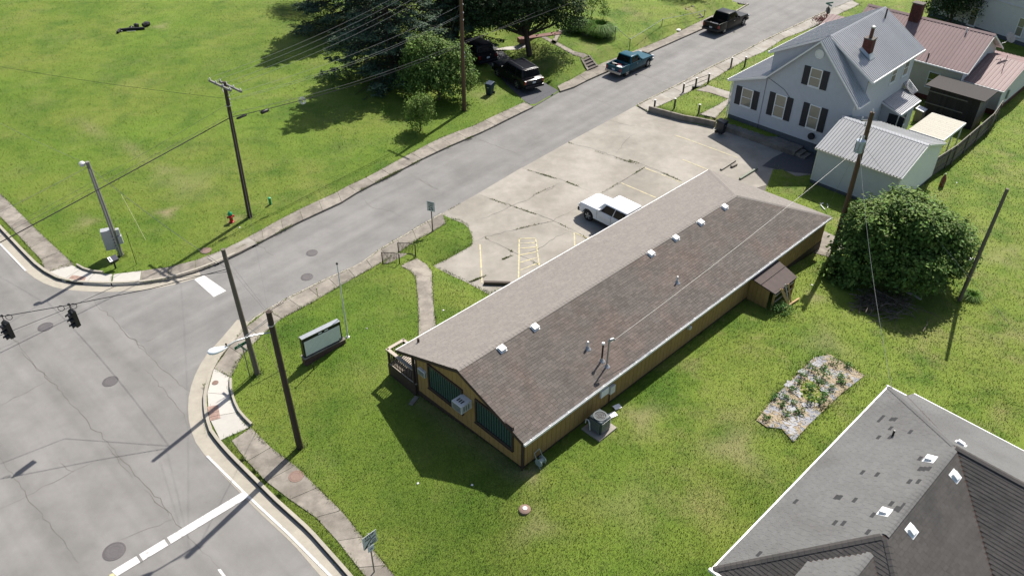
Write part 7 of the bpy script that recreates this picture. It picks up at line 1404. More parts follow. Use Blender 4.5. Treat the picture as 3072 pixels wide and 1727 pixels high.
# splash block and paver by the building
g = ground(*tl(340, 640, 1150, 1030, 3.712)); o = MB().box(-.12, .12, -.32, .32, .0, .06).build('splash_block', conc_old, None, bevel=.02); o.location = Vector(g); o.rotation_euler = (0, 0, BF.a-1.2); tag(o, 'narrow concrete splash block under the porch downspout', 'splash block')
# burnt debris in the field
e0_ = ground(400, 88); e = empty('debris_pile', e0_, 0, 'charred timbers lying in the far field grass', 'debris'); m_char = mat('charred_wood', (.012, .011, .012), .7, .3, 6)
cq = lambda x, y: ground(*tl(x, y, 320, 50, 14.31))-e0_
for (a, c, r) in (((560, 640), (1640, 560), .17), ((1580, 470), (1850, 380), .26), ((480, 740), (620, 600), .16), ((1200, 480), (1400, 450), .22), ((1000, 510), (1120, 470), .12), ((1180, 420), (1280, 400), .14), ((1650, 420), (1840, 330), .14)):
    A, B = cq(*a), cq(*c); MB().tube([A+np.array([0, 0, r*.8]), (A+B)/2+np.array([0, 0, r*.95]), B+np.array([0, 0, r*.8])], [r*.8, r, r*.75], 7).build('timber', m_char, e)
for (a, c) in (((1060, 520), (1130, 450)), ((620, 560), (670, 680)), ((880, 690), (1250, 660))): A, B = cq(*a), cq(*c); MB().tube([A+np.array([0, 0, .12]), B+np.array([0, 0, .1])], .035, 5).build('ash_stick', m_offw, e)
# patio slab and walk behind the building
draped_path('patio', T6([(945, 690), (960, 600), (1030, 520)])+T6([(1250, 625), (1190, 700), (1110, 735)]), 'small brown concrete patio behind the brown building', conc_old, .03)
# fallen antenna, rusty tin, litter
g = ground(*tl(560, 720, 2440, 580, 14.48)); e = empty('fallen_antenna', g, 0, 'white broken antenna lying on the grass behind the building', 'antenna'); k = lambda x, y: ground(*tl(x, y, 2440, 580, 14.48))-g+np.array([0, 0, .06])
MB().tube([k(490, 745), k(310, 545)], .04, 8).build('arm', m_white, e); MB().tube([k(285, 470), k(345, 505), k(415, 450)], .035, 8).build('bracket', m_white, e); MB().tube([k(590, 480), k(630, 560), k(610, 670)], .02, 6).build('rim_piece', m_white, e)
g = ground(*tl(770, 950, 2760, 480, 12.06)); e = empty('rusty_drum', g, 0, 'small rusty red metal drum standing on the lawn by the fence', 'drum'); MB().lathe([(.16, 0), (.17, .02), (.17, .25), (.175, .27), (.17, .29), (.17, .6), (.12, .75), (.05, .95)], seg=14).build('shell', mat('rust_red', (.20, .05, .03), .8, .3, 9, col2=(.24, .17, .12), c2scale=5), e, smooth=True); MB().lathe([(.05, .95), (.06, 1.0), (.02, 1.04)], seg=8).build('neck', m_pvc, e)
for px, lb in ((T4([(1808, 510)])[0], 'white paper scrap on the grass below the hydrant'), (tl(783, 905, 1024, 1000, S2), 'white scrap lying in the building shadow'), (tl(458, 895, 1024, 1000, S2), 'white scrap on the grass at the shadow edge'), (T6([(1985, 760)])[0], 'crumpled white bag at the foot of the big shrub'), (T6([(2175, 757)])[0], 'crumpled plastic sheet beside the bare pole on the lawn'), (T6([(975, 942)])[0], 'small white can lying near the planks'), (T5([(770, 1133)])[0], 'white scrap on the grass triangle beside the path'), (T5([(190, 1270)])[0], 'grey lump lying on the front lawn'), (B2([(1428, 395)])[0], 'pale board leaning on the pavement below the bank'), (tl(1325, 825, 2760, 480, 12.06), 'white rag on the lawn beside the rusty drum')):
    g = ground(*px); k_ = .055 if 'bag' not in lb and 'sheet' not in lb and 'board' not in lb else .24; bmx = bmesh.new(); bmesh.ops.create_icosphere(bmx, subdivisions=2, radius=k_)
    for v_ in bmx.verts: v_.co *= random.uniform(.7, 1.25); v_.co.z *= .4
    me = bpy.data.meshes.new('litter'); bmx.to_mesh(me); bmx.free(); me.materials.append(m_white if 'grey' not in lb else m_back); o = bpy.data.objects.new('litter', me); COL.objects.link(o); o.location = Vector(g+np.array([0, 0, k_*.3])); tag(o, lb, 'litter')
# bank steps, front walks and fence posts across the street
def bank_steps(px_l, px_r, n, label):
    a0, a1 = gz(*px_l[0], GZ+.02), gz(*px_r[0], GZ+.02); b0, b1 = ground(*px_l[1]), ground(*px_r[1]); zt2 = max(b0[2], b1[2], GZ+.6); b0 = gz(*px_l[1], zt2); b1 = gz(*px_r[1], zt2)
    e = empty('bank_steps', (a0[0], a0[1], 0), 0, label, 'steps', 'concrete steps up the bank'); m_st = mat('dark_step', (.10, .085, .075), .9, .2, 5)
    for i in range(n):
        f0, f1 = i/n, (i+1)/n; q = [a0+(b0-a0)*f0, a1+(b1-a1)*f0, a1+(b1-a1)*f1, a0+(b0-a0)*f1]; MB().prism([(p[0]-a0[0], p[1]-a0[1], -.05) for p in q], (0, 0, GZ+(zt2-GZ)*f1+.03)).build('step', m_st, e)
    for s0, s1 in ((a0, b0), (a1, b1)):
        v = s1-s0; nv = np.array([-v[1], v[0], 0]); nv /= np.linalg.norm(nv); q = [(s0-nv*.09), (s0+nv*.09), (s1+nv*.09), (s1-nv*.09)]; b = MB(); vs = [(p[0]-a0[0], p[1]-a0[1], -.05) for p in q]+[(p[0]-a0[0], p[1]-a0[1], (GZ+.10 if i < 2 else zt2+.12)) for i, p in enumerate(q)]
        b.add(vs, [(3, 2, 1, 0), (4, 5, 6, 7), (0, 1, 5, 4), (1, 2, 6, 5), (2, 3, 7, 6), (3, 0, 4, 7)]); b.build('cheek_wall', conc_old, e)
    PAVED.append([tuple(p[:2]) for p in (a0, a1, b1, b0)])
bank_steps(B2([(275, 905), (190, 765)]), B2([(395, 855), (285, 720)]), 4, 'dark steps up the bank beside the blue pickup'); bank_steps(B2([(1655, 255), (1520, 120)]), B2([(1740, 225), (1600, 85)]), 5, 'dark steps up the bank beside the black pickup')
draped_path('footpath', B2([(200, 755), (80, 705), (-120, 590), (-330, 480)])+B2([(-290, 460), (-80, 560), (100, 660), (280, 718)]), 'narrow concrete walk above the bank by the blue pickup', conc_old); draped_path('footpath', T2([(1885, 328), (1900, 310), (1950, 225)])+T2([(1985, 228), (1950, 290), (1930, 335)]), 'short concrete walk branching to the ornamental grass', conc_old); draped_path('footpath', T2([(1470, 372), (1560, 355), (1700, 318)])+T2([(1715, 352), (1600, 378), (1480, 380)]), 'pale curved paving beside the dark tree', conc_new)
fp = []
for (bx_, by_), (tx, ty), lb in (((615, 515), (628, 345), 'dark pipe post above the bank, nearer the ornamental grass'), ((800, 640), (805, 495), 'dark pipe post above the bank behind the blue pickup'), ((1215, 330), (1215, 285), 'small pipe post on the bank crest between the two pickups'), ((1755, 215), (1760, 150), 'thin pipe post beside the far bank steps')):
    g = ground(*B2([(bx_, by_)])[0]); h = min(2.2, max(.7, height_at(g, B2([(tx, ty)])[0][1]))); e = empty('pipe_post', g, 0, lb, 'post', 'pipe fence posts across the street'); MB().tube([(0, 0, -.1), (0, 0, h)], .035, 8).build('shaft', m_back, e); MB().lathe([(.045, 0), (.045, .04), (.01, .06)], (0, 0, h-.02), 8).build('cap', m_galv, e); fp.append((g, h))
for (i, j), lb in (((0, 1), 'pale top rail joining two pipe posts above the bank'), ((1, 2), 'sagging top rail along the bank crest'), ((2, 3), 'far top rail along the bank crest')): wire(fp[i][0]+np.array([0, 0, fp[i][1]-.05]), fp[j][0]+np.array([0, 0, fp[j][1]-.05]), .03, .022, m_galv, lb, 6, 'pipe fence rails')
# ================================================================== VEGETATION
def leaf_material(name, col, var=.45, hue=.02, trans=.22, rough=.6, spec=.18):
    m = mat(name, col, rough, .18, 1.2, isl=var, hue=hue, spec=spec); nt = m.node_tree; N = nt.nodes; Lk = nt.links; b = N['Principled BSDF']; out = [n for n in N if n.type == 'OUTPUT_MATERIAL'][0]
    tr = N.new('ShaderNodeBsdfTranslucent'); mx = N.new('ShaderNodeMixShader'); mx.inputs[0].default_value = trans; Lk.new(b.inputs['Base Color'].links[0].from_socket, tr.inputs[0]); Lk.new(b.outputs[0], mx.inputs[1]); Lk.new(tr.outputs[0], mx.inputs[2]); Lk.new(mx.outputs[0], out.inputs[0]); return m
lf_broad = leaf_material('broad_leaf', (.080, .140, .030)); lf_light = leaf_material('light_leaf', (.150, .225, .045)); lf_dark = leaf_material('dark_leaf', (.030, .055, .018)); lf_spruce = leaf_material('spruce_needle', (.042, .078, .042), .5, .02, .1); lf_spr2 = leaf_material('spruce_tip', (.085, .135, .075), .4, .02, .1); lf_red = leaf_material('red_leaf', (.12, .02, .025)); lf_garden = leaf_material('garden_leaf', (.075, .15, .035)); lf_reed = leaf_material('reed_blade', (.085, .17, .02), .35)
bark = mat('bark', (.07, .052, .038), .9, .25, 5, bump=.5, bscale=12)
def leaf_quads(C, Nn, size, asp=.55, rnd=.5):
    """C (n,3) centres, Nn (n,3) rough normals -> verts, faces: a folded leaf of two quads"""
    n = len(C); Nn = Nn+rng.normal(0, rnd, (n, 3)); Nn /= np.linalg.norm(Nn, axis=1, keepdims=True)+1e-9
    t = rng.normal(0, 1, (n, 3)); t[:, 2] -= .35; t -= (t*Nn).sum(1, keepdims=True)*Nn; t /= np.linalg.norm(t, axis=1, keepdims=True)+1e-9; w = np.cross(Nn, t); s = size*rng.uniform(.6, 1.35, (n, 1))
    a = C-t*s*.5; d = C+t*s*.5; b = C+w*s*asp*.5+Nn*s*.06; c = C-w*s*asp*.5+Nn*s*.06
    V = np.stack([a, b, d, c], 1).reshape(-1, 3); F = np.arange(n*4).reshape(n, 4); return V, F
def clump_crown(blobs, nclump, per, csize, lsize, up=.35, inner=.25):
    """leaves gathered in clumps over and inside a set of ellipsoids"""
    blobs = np.array(blobs, float); vol = (blobs[:, 3]*blobs[:, 4]*blobs[:, 5])**.7; pick = rng.choice(len(blobs), nclump, p=vol/vol.sum()); d = rng.normal(0, 1, (nclump, 3)); d /= np.linalg.norm(d, axis=1, keepdims=True); d[:, 2] = np.where(d[:, 2] < -.55, -d[:, 2], d[:, 2])
    rr = np.where(rng.random(nclump) < inner, rng.uniform(.35, .85, nclump), rng.uniform(.86, 1.1, nclump)); B = blobs[pick]; c = B[:, :3]+d*B[:, 3:6]*rr[:, None]
    C = np.repeat(c, per, 0)+rng.normal(0, 1, (nclump*per, 3))*np.repeat(csize*rng.uniform(.55, 1.3, (nclump, 1)), per, 0)*np.array([1, 1, .75]); Nn = np.repeat(d, per, 0)*.8+np.array([0, 0, up]); ok = C[:, 2] > .1; return C[ok], Nn[ok]
def limb_set(base, blobs, r, m, par, h0):
    top = np.mean(np.array(blobs)[:, :3], 0); MB().tube([(0, 0, -.2), (top[0]*.3, top[1]*.3, h0*.6), (top[0]*.6, top[1]*.6, max(h0, top[2]*.8))], [r, r*.8, r*.45], 9).build('trunk', m, par, smooth=True); b = MB()
    for q in blobs: b.tube([(top[0]*.3, top[1]*.3, h0*.55), (q[0]*.6, q[1]*.6, (h0*.6+q[2])/2), (q[0], q[1], q[2])], [r*.5, r*.32, r*.1], 6)
    b.build('limbs', m, par)
def broad_tree(name, base, blobs, label, cat, m, nclump, per, csize, lsize, r=.12, h0=.8, asp=.55, group=None, m2=None, up=.35, shoots=0):
    g = ground(*base); e = empty(name, g, 0, label, cat, group); limb_set(g, blobs, r, bark, e, h0); C, Nn = clump_crown(blobs, nclump, per, csize, lsize, up)
    V, F = leaf_quads(C, Nn, lsize, asp); big_mesh('crown', V, F, m, e, None, 4)
    if m2 is not None:
        C, Nn = clump_crown([(q[0], q[1], q[2]+.1, q[3]*1.02, q[4]*1.02, q[5]*1.08) for q in blobs], int(nclump*.45), per, csize*.75, lsize*1.05, up+.4, 0); ok = Nn[:, 2] > .55; V, F = leaf_quads(C[ok], Nn[ok], lsize, asp); big_mesh('bright_top_leaves', V, F, m2, e, None, 4)  # brighter leaf colour laid on upward-facing clumps only
    if shoots:
        C, Nn = clump_crown(blobs, shoots*3, 1, .05, lsize, up, 0); sel = np.where(Nn[:, 2] > .45)[0][:shoots]; L = rng.uniform(.45, 1.0, len(sel)); P = []; Q = []
        for i, l_ in zip(sel, L):
            t = rng.random(13)[:, None]; P.append(C[i]+Nn[i]*np.array([.35, .35, 0])*t*l_+np.array([0, 0, 1])*t*l_+rng.normal(0, .07, (13, 3))*(1.15-t)); Q.append(np.tile(Nn[i]*.4+np.array([0, 0, .6]), (13, 1)))
        V, F = leaf_quads(np.concatenate(P), np.concatenate(Q), lsize*.95, asp); big_mesh('leafy_shoots', V, F, m2 or m, e, None, 4)
    return e
def spruce(base, H_, R_, label, z0=.6, seed=1, group='spruces on the field edge'):
    g = ground(*base); e = empty('spruce_tree', g, 0, label, 'spruce tree', group); MB().tube([(0, 0, -.2), (0, 0, H_*.5), (0, 0, H_)], [.28, .18, .03], 9).build('trunk', bark, e, smooth=True)
    C = []; Nn = []; C2 = []; N2 = []; bb2 = MB(); z = z0
    while z < H_-.3:
        f = 1-(z-z0)/(H_-z0); n = int(6+5*f)
        for k in range(n):
            a = rng.uniform(0, 2*math.pi); L = R_*(f**.75)*rng.uniform(.72, 1.12)+.2; d = np.array([math.cos(a), math.sin(a), 0]); s_ = np.array([-d[1], d[0], 0]); dr = rng.uniform(.10, .32)*L
            bb2.tube([(0, 0, z), tuple(d*L*.5+np.array([0, 0, z-dr*.35])), tuple(d*L+np.array([0, 0, z-dr*.6]))], [.05, .035, .01], 4)
            m_ = int(26*L); t = np.sqrt(rng.uniform(.04, 1, m_)); wd = .16*L*np.sin(np.pi*np.clip(t*.85+.1, 0, 1))+.10; off = rng.uniform(-1, 1, m_)*wd
            P_ = d*(t*L)[:, None]+s_*off[:, None]+np.array([0, 0, z]); P_[:, 2] += -dr*(1.25*t-.6*t**3)-np.abs(off)*.35+rng.normal(0, .06, m_); C.append(P_); Nn.append(np.tile(np.array([0, 0, 1.])+d*.35, (m_, 1)))
            m2 = int(7*L); t = rng.uniform(.75, 1.03, m2); off = rng.uniform(-1, 1, m2)*.13*L; P_ = d*(t*L)[:, None]+s_*off[:, None]+np.array([0, 0, z+.05]); P_[:, 2] += -dr*(1.25*t-.6*t**3)-np.abs(off)*.3; C2.append(P_); N2.append(np.tile(np.array([0, 0, 1.])+d*.5, (m2, 1)))
        z += rng.uniform(.30, .46)*(1+.3*f)
    bb2.build('limbs', bark, e); V, F = leaf_quads(np.concatenate(C), np.concatenate(Nn), .34, .35, .35); big_mesh('crown', V, F, lf_spruce, e, None, 4); V, F = leaf_quads(np.concatenate(C2), np.concatenate(N2), .30, .32, .35); big_mesh('branch_tips', V, F, lf_spr2, e, None, 4); return e
spruce((1175, 228), 17, 6.0, 'large spruce with drooping blue-green branches by the field', .8)
spruce((1050, 80), 16, 5.6, 'dark spruce deeper in the field corner', .6)
spruce((1370, 150), 14, 4.6, 'spruce with bright branch tips behind the reddish pole', 1.6)
broad_tree('deciduous_tree', (1590, 166), [(-.3, .2, 4.9, 3.0, 2.6, 2.1), (-3.6, .3, 4.5, 3.0, 2.6, 2.4), (2.6, .6, 4.8, 2.2, 2.2, 2.2), (.3, 2.5, 7.0, 4.4, 3.5, 3), (-6.6, .6, 4.2, 2.4, 2.4, 2.4), (3.5, -.2, 4.0, 1.6, 1.5, 1.9), (-5, 3, 7, 4, 3, 2.6), (-1.6, 2.2, 3.3, 2.4, 1.2, 1.3), (-4.8, 1.6, 2.9, 2.4, 1.2, 1.4), (-.6, -.9, 3.5, 2.2, 1.3, 1.0), (1.6, -.6, 3.5, 1.8, 1.2, 1.0), (-2.7, -.7, 3.2, 2.0, 1.2, 1.1), (.2, 2.4, 3.4, 2.6, 1.2, 1.2)], 'dense dark shade tree over the front walk', 'tree', lf_dark, 2600, 15, .34, .22, .30, 3.2)
broad_tree('deciduous_tree', (925, 18), [(0, 0, 2.6, 2.6, 2.6, 2.2), (1.5, 1, 4.0, 2.6, 2.6, 2.2), (-1.6, .6, 1.7, 1.7, 1.7, 1.4)], 'dark leafy tree at the back of the field', 'tree', lf_dark, 500, 12, .34, .22, .2, 1.2)
broad_tree('shrub', (1318, 300), [(0, 0, 2.0, 2.3, 2.0, 1.9), (-.9, .7, 3.4, 1.9, 1.8, 1.7), (1.4, -.2, 1.9, 1.6, 1.5, 1.6), (1.2, .5, 3.2, 1.5, 1.5, 1.3), (-1.9, .4, 1.5, 1.5, 1.5, 1.2)], 'big leafy bush crowding the reddish pole', 'bush', lf_broad, 1050, 16, .25, .20, .1, .6, m2=lf_light, shoots=60)
broad_tree('shrub', (1262, 392), [(0, 0, 1.75, 1.05, 1.0, .85), (-.2, .1, .9, .8, .8, .8), (.35, 0, 2.3, .75, .7, .6)], 'small upright shrub standing alone by the pavement', 'bush', lf_light, 330, 15, .17, .15, .06, .5, shoots=30)
big_sh = [(0, 0, 2.0, 3.0, 2.5, 1.8), (-2.1, .3, 1.9, 1.8, 1.8, 1.6), (1.9, .2, 2.2, 2.0, 1.8, 1.6), (-3.5, -.3, .9, 1.1, 1.0, .9), (.4, -.9, 1.5, 1.8, 1.0, 1.1)]
for k in range(24): a_ = rng.uniform(0, 6.28); q_ = rng.uniform(.3, 1.05); rr_ = rng.uniform(.5, 1.15); big_sh.append((math.cos(a_)*3.1*q_, math.sin(a_)*2.4*q_+.3, 1.5+2.9*math.sqrt(max(0, 1.02-q_*q_))*rng.uniform(.8, 1.12), rr_, rr_, rr_*rng.uniform(.8, 1.3)))
broad_tree('shrub', (2690, 845), big_sh, 'huge rounded glossy shrub on the lawn beside the pole', 'bush', lf_broad, 2600, 16, .23, .22, .14, .5, m2=lf_light, up=.7, shoots=150)
broad_tree('deciduous_tree', B4([(1600, 340)])[0], [(0, 0, 2.2, 2.6, 2.2, 2.0), (-.4, .6, 4.0, 2.6, 2.0, 1.9), (.9, .3, 3.0, 2.2, 1.8, 1.9), (-1.2, -.2, 2.2, 1.8, 1.6, 1.7)], 'dark round tree in front of the tall white house', 'tree', lf_dark, 1100, 14, .28, .19, .14, .8)
broad_tree('shrub', B3([(1180, 335)])[0], [(0, 0, .5, .8, .8, .5), (.6, .3, .6, .6, .6, .45)], 'low dark red bush by the far stop sign', 'bush', lf_red, 90, 12, .14, .12, .03, .2)
broad_tree('shrub', T2([(2190, 130)])[0], [(0, 0, 1.5, .9, .8, .6), (.9, .1, 1.7, .7, .6, .5)], 'pale leafy shrub between the ornamental grasses', 'bush', lf_light, 90, 12, .16, .15, .05, .6)
broad_tree('shrub', T2([(2290, 150)])[0], [(0, 0, .9, .5, .5, .8)], 'narrow pale shrub on top of the ornamental grass', 'bush', lf_light, 45, 12, .14, .14, .03, .4); broad_tree('shrub', B2([(1480, -20)])[0], [(0, 0, .9, 2.2, 1.4, 1.0), (1.8, .2, .8, 1.2, 1.1, .8)], 'dark hedge bush above the far steps', 'bush', lf_dark, 200, 12, .22, .16, .06, .4)
def reed_tuft(px, R_, Hh, n, label, bw=.05):
    g = ground(*px); e = empty('ornamental_grass', g, 0, label, 'ornamental grass', 'ornamental grass clumps'); a = rng.uniform(0, 2*np.pi, n); r = np.abs(rng.normal(0, .25, n))*R_*.6; l = rng.uniform(.5, 1.0, n)
    b0 = np.stack([np.cos(a)*r, np.sin(a)*r, np.zeros(n)], 1); d = np.stack([np.cos(a), np.sin(a), np.zeros(n)], 1); mid = b0+d*(R_*.38*l)[:, None]+np.array([0, 0, 1])*(Hh*l)[:, None]; tip = b0+d*(R_*(.75+.3*l))[:, None]*l[:, None]+np.array([0, 0, 1])*(Hh*l*rng.uniform(.35, .85, n))[:, None]; w = np.cross(d, (0, 0, 1))*bw
    V = np.stack([b0-w, b0+w, mid+w, mid-w, tip+w*.3, tip-w*.3], 1).reshape(-1, 3); k = np.arange(n)[:, None]*6; F = np.concatenate([k+np.array([[0, 1, 2, 3]]), k+np.array([[3, 2, 4, 5]])]); big_mesh('blades', V, F, lf_reed, e, None, 6); return e
reed_tuft(T2([(2090, 235)])[0], 1.25, 1.25, 4200, 'round ornamental grass clump nearer the shade tree', .018); reed_tuft(T2([(2260, 275)])[0], 1.55, 1.35, 5200, 'larger round ornamental grass clump nearer the pipe posts', .018)
reed_tuft(T6([(2180, 1040)])[0], .7, .35, 260, 'loose tuft of long grass at the foot of the bare pole', .012)
broad_tree('weeds', c5(960, 1300), [(0, 0, .25, .7, .5, .3), (.5, .2, .2, .5, .4, .25)], 'patch of leafy weeds under the leaning planks', 'weeds', lf_garden, 70, 10, .12, .10, .02, .1)
# brush pile of cut branches
g = ground(*T6([(1500, 1125)])[0]); bp_ = empty('brush_pile', g, 0, 'heap of cut grey branches below the huge shrub', 'brush pile', None); m_tw = mat('dead_twig', (.13, .108, .09), .9, .25, 6, obj=.35); kq = lambda x, y: ground(*T6([(x, y)])[0])-g
for i in range(150):
    c = np.array([rng.normal(0, 1.15), rng.normal(.15, .62), 0]); c[2] = max(.04, .75*math.exp(-(c[0]/1.5)**2-(c[1]/.8)**2)*rng.uniform(.2, 1.0)); a = rng.normal(.1, .7); L = rng.uniform(.6, 2.3); d = np.array([math.cos(a), math.sin(a), rng.normal(0, .12)])*L/2; bend = np.array([rng.normal(0, .1), rng.normal(0, .1), abs(rng.normal(0, .08))]); r_ = rng.uniform(.010, .034)
    p0_, p1_ = c-d, c+d; p0_[2] = max(p0_[2], .02); p1_[2] = max(p1_[2], .02); MB().tube([p0_, c+bend, p1_], [r_, r_*.8, r_*.35], 5).build('branch', m_tw, bp_)
o = MB().box(-.07, .07, -.75, .75, 0, .05).build('board', woodg, bp_); o.location = Vector(kq(1690, 1040)+np.array([0, 0, .35])); o.rotation_euler = (.15, 0, .9)
C, Nn = clump_crown([(0, .1, .45, 1.5, .8, .5)], 150, 8, .16, .1); V, F = leaf_quads(C, Nn, .10); big_mesh('dead_leaves', V, F, leaf_material('dead_leaf', (.045, .04, .025)), bp_, None, 4)
# garden plot
gq = [ground(*tl(x, y, 2048, 1000, S2)) for x, y in ((440, 520), (560, 370), (790, 145), (880, 130), (1085, 255), (950, 360), (760, 540), (660, 650), (590, 570), (500, 560))]; go = gq[0]
plot = sheet('garden_bed', [(p[0], p[1]) for p in gq], 0, mat('straw_mulch', (.27, .215, .145), .8, .4, 9, bump=.8, bscale=25, col2=(.235, .24, .26), c2scale=1.5, c2lo=.49, c2hi=.54)); 
for v_ in plot.data.vertices: v_.co.z = float(T(v_.co.x, v_.co.y))+.045
tag(plot, 'small garden bed of straw mulch and torn plastic sheet', 'garden bed'); m_pl = mat('plastic_mulch', (.21, .215, .235), .5, .15, 6, spec=.3, bump=.9, bscale=9)
for x, y, r_ in ((790, 185, .36), (715, 235, .30), (640, 310, .30), (650, 450, .36), (640, 530, .42), (700, 510, .34), (850, 345, .28), (650, 590, .26), (690, 365, .26), (740, 430, .26)):
    p = ground(*tl(x, y, 2048, 1000, S2)); n = 14; b = MB(); ring = [(p[0]+r_*rng.uniform(.4, 1.2)*math.cos(t), p[1]+r_*rng.uniform(.4, 1.2)*math.sin(t)) for t in np.linspace(0, 2*math.pi, n, endpoint=False)]; vs = [(p[0]-go[0], p[1]-go[1], p[2]-go[2]+.066)]+[(q[0]-go[0], q[1]-go[1], float(T(q[0], q[1]))-go[2]+.050+rng.uniform(0, .02)) for q in ring]
    b.add(vs, [(0, 1+i, 1+(i+1) % n) for i in range(n)]); o = b.build('plastic_sheet', m_pl, plot); o.location = Vector(go)
for x, y, r_ in ((690, 485, .32), (620, 495, .26), (745, 405, .40), (825, 425, .36), (660, 345, .24), (755, 335, .30), (815, 305, .36), (840, 265, .42), (770, 225, .30), (720, 265, .22), (690, 300, .2), (885, 340, .24), (850, 375, .22), (585, 435, .24), (550, 395, .2), (490, 512, .18), (945, 275, .26), (950, 305, .2), (900, 190, .34), (980, 205, .26), (840, 215, .22), (610, 395, .2), (655, 420, .2)):
    p = ground(*tl(x, y, 2048, 1000, S2)); e = empty('vegetable_plant', (p[0], p[1], p[2]+.04), 0, ('big leafy vegetable plant in the garden bed' if r_ > .31 else 'small sprouting vegetable plant in the garden bed' if r_ < .23 else 'middling vegetable plant in the garden bed'), 'plant', 'vegetable plants in the garden bed'); C, Nn = clump_crown([(0, 0, r_*.5, r_*.75, r_*.75, r_*.45)], int(10+26*r_), 6, .07, .1, .6); V, F = leaf_quads(C, Nn, .105, .6); big_mesh('leaves', V, F, lf_garden, e, None, 4); MB().tube([(0, 0, -.03), (0, 0, r_*.6)], .012, 5).build('stem', bark, e)
V = []; nS = 1800; b = MB()
px_ = rng.uniform(min(p[0] for p in gq), max(p[0] for p in gq), nS); py_ = rng.uniform(min(p[1] for p in gq), max(p[1] for p in gq), nS); ok = inside(px_, py_, [(p[0], p[1]) for p in gq]); px_, py_ = px_[ok], py_[ok]; a = rng.uniform(0, 3.14, len(px_)); L = rng.uniform(.03, .13, len(px_)); zz = T(px_, py_)+.06+rng.uniform(0, .05, len(px_))
d = np.stack([np.cos(a)*L, np.sin(a)*L, rng.normal(0, .02, len(px_))], 1); w = np.stack([-np.sin(a), np.cos(a), np.zeros(len(a))], 1)*.012; c = np.stack([px_, py_, zz], 1); V = np.stack([c-d-w, c+d-w, c+d+w, c-d+w], 1).reshape(-1, 3)-go; o = big_mesh('straw', V, np.arange(len(V)).reshape(-1, 4), leaf_material('straw_stalk', (.33, .26, .14), .35, .01, 0), plot, 'stuff', 4); o.location = Vector(go)
# house behind the shade tree
p0_ = gz(*T2([(1290, 120)])[0], .6); p1_ = gz(*T2([(1990, 30)])[0], .6); an = math.atan2(p1_[1]-p0_[1], p1_[0]-p0_[0]); XF = Fr(p0_[0], p0_[1], an+math.pi/2); Lx_ = float(np.hypot(*(p1_-p0_)[:2])); xh = XF.empty('house', 'dark brown house hidden behind the shade tree', 'house'); m_db = mat('dark_brown_siding', (.05, .038, .03), .8, .15, 4)
MB().box(0, Lx_, .03, 8, .2, 3.6).build('wall_core', m_db, xh); lap_siding([(0, .9), (Lx_, .9), (Lx_, 3.6), (0, 3.6)], lambda x, z, o_: (x, -o_, z), step=.18, lip=.025).build('front_siding', m_db, xh); slab([(-.5, -.6, 3.5), (Lx_+.5, -.6, 3.5), (Lx_+.5, 4, 5.6), (-.5, 4, 5.6)], .1).build('roof', MATS['far_roof'], xh); slab([(-.5, 8.6, 3.5), (Lx_+.5, 8.6, 3.5), (Lx_+.5, 4, 5.6), (-.5, 4, 5.6)], .1).build('roof', MATS['far_roof'], xh)
for x in (2, 5, 8): window(xh, lambda xx, z, o_: (xx, -.02-o_, z), x, x+1, 1.6, 2.9, m_offw, m_green_glass, fw=.08)
q = [XF.l(gz(*t_, .9)) for t_ in T2([(1680, 300), (1945, 238), (1925, 215), (1655, 282)])]; y0_ = min(p[1] for p in q); MB().box(q[0][0]-.3, q[1][0], y0_, y0_+.7, .5, .95).build('porch', mat('porch_red', (.15, .075, .06), .8, .15, 5), xh)
# ------------------------------------------------------------------ grass
def soil_patch(F, pts, amt): pass
pf = BF.w(0, 0, 0)
vl = (GX-BF.o[0])*math.sin(.778)-(GY-BF.o[1])*math.cos(.778); ul = (GX-BF.o[0])*math.cos(.778)+(GY-BF.o[1])*math.sin(.778)
dry = np.maximum(dry, .45*np.exp(-((ul+.15)/.5)**2)*((vl > 1.5) & (vl < 9)))
at = gobj.data.attributes.new('dry', 'FLOAT', 'POINT'); at.data.foreach_set('value', dry.ravel().astype(np.float32))
def paved(x, y):
    r = np.zeros(len(x), bool)
    for p in PAVED:
        xs = [q[0] for q in p]; ys = [q[1] for q in p]; bb_ = (x > min(xs)) & (x < max(xs)) & (y > min(ys)) & (y < max(ys))
        if bb_.any(): k = np.where(bb_)[0]; r[k] |= inside(x[k], y[k], p)
    return r
PAVED.append([(p[0], p[1]) for p in gq])
def blades(x, y, h, w, name, m, lean=.55):
    n = len(x); z = T(x, y); a = rng.uniform(0, 2*np.pi, n); l = rng.uniform(0, 2*np.pi, n); ln = np.abs(rng.normal(0, lean, n))*h; b = np.stack([x, y, z-.015], 1); ww = np.stack([np.cos(a), np.sin(a), np.zeros(n)], 1)*(w*.5)[:, None]; tip = b+np.stack([np.cos(l)*ln, np.sin(l)*ln, h+.015], 1)
    return big_mesh(name, np.stack([b-ww, b+ww, tip], 1).reshape(-1, 3), np.arange(3*n).reshape(n, 3), m, None, 'stuff', 3)
n = 760000; th = rng.uniform(rad(48), rad(132), n); r = np.exp(rng.uniform(math.log(17), math.log(118), n)); x = np.cos(th)*r; y = np.sin(th)*r; ok = ~paved(x, y); x, y, r = x[ok], y[ok], r[ok]
di = np.clip(((y[:, None]-0) if False else y), 10, 200); lush = .5+.5*np.sin(x*.7+2*np.sin(y*.31))*np.sin(y*.55+1.3); ok = (rng.random(len(x)) < .72+.28*lush); x, y, r = x[ok], y[ok], r[ok]
for sx, sy, rr_, a_ in dry_spots:
    p = ground(sx, sy); dd = np.hypot(x-p[0], y-p[1]); keep = rng.random(len(x)) > a_*1.1*np.exp(-(dd/rr_)**2); x, y, r = x[keep], y[keep], r[keep]
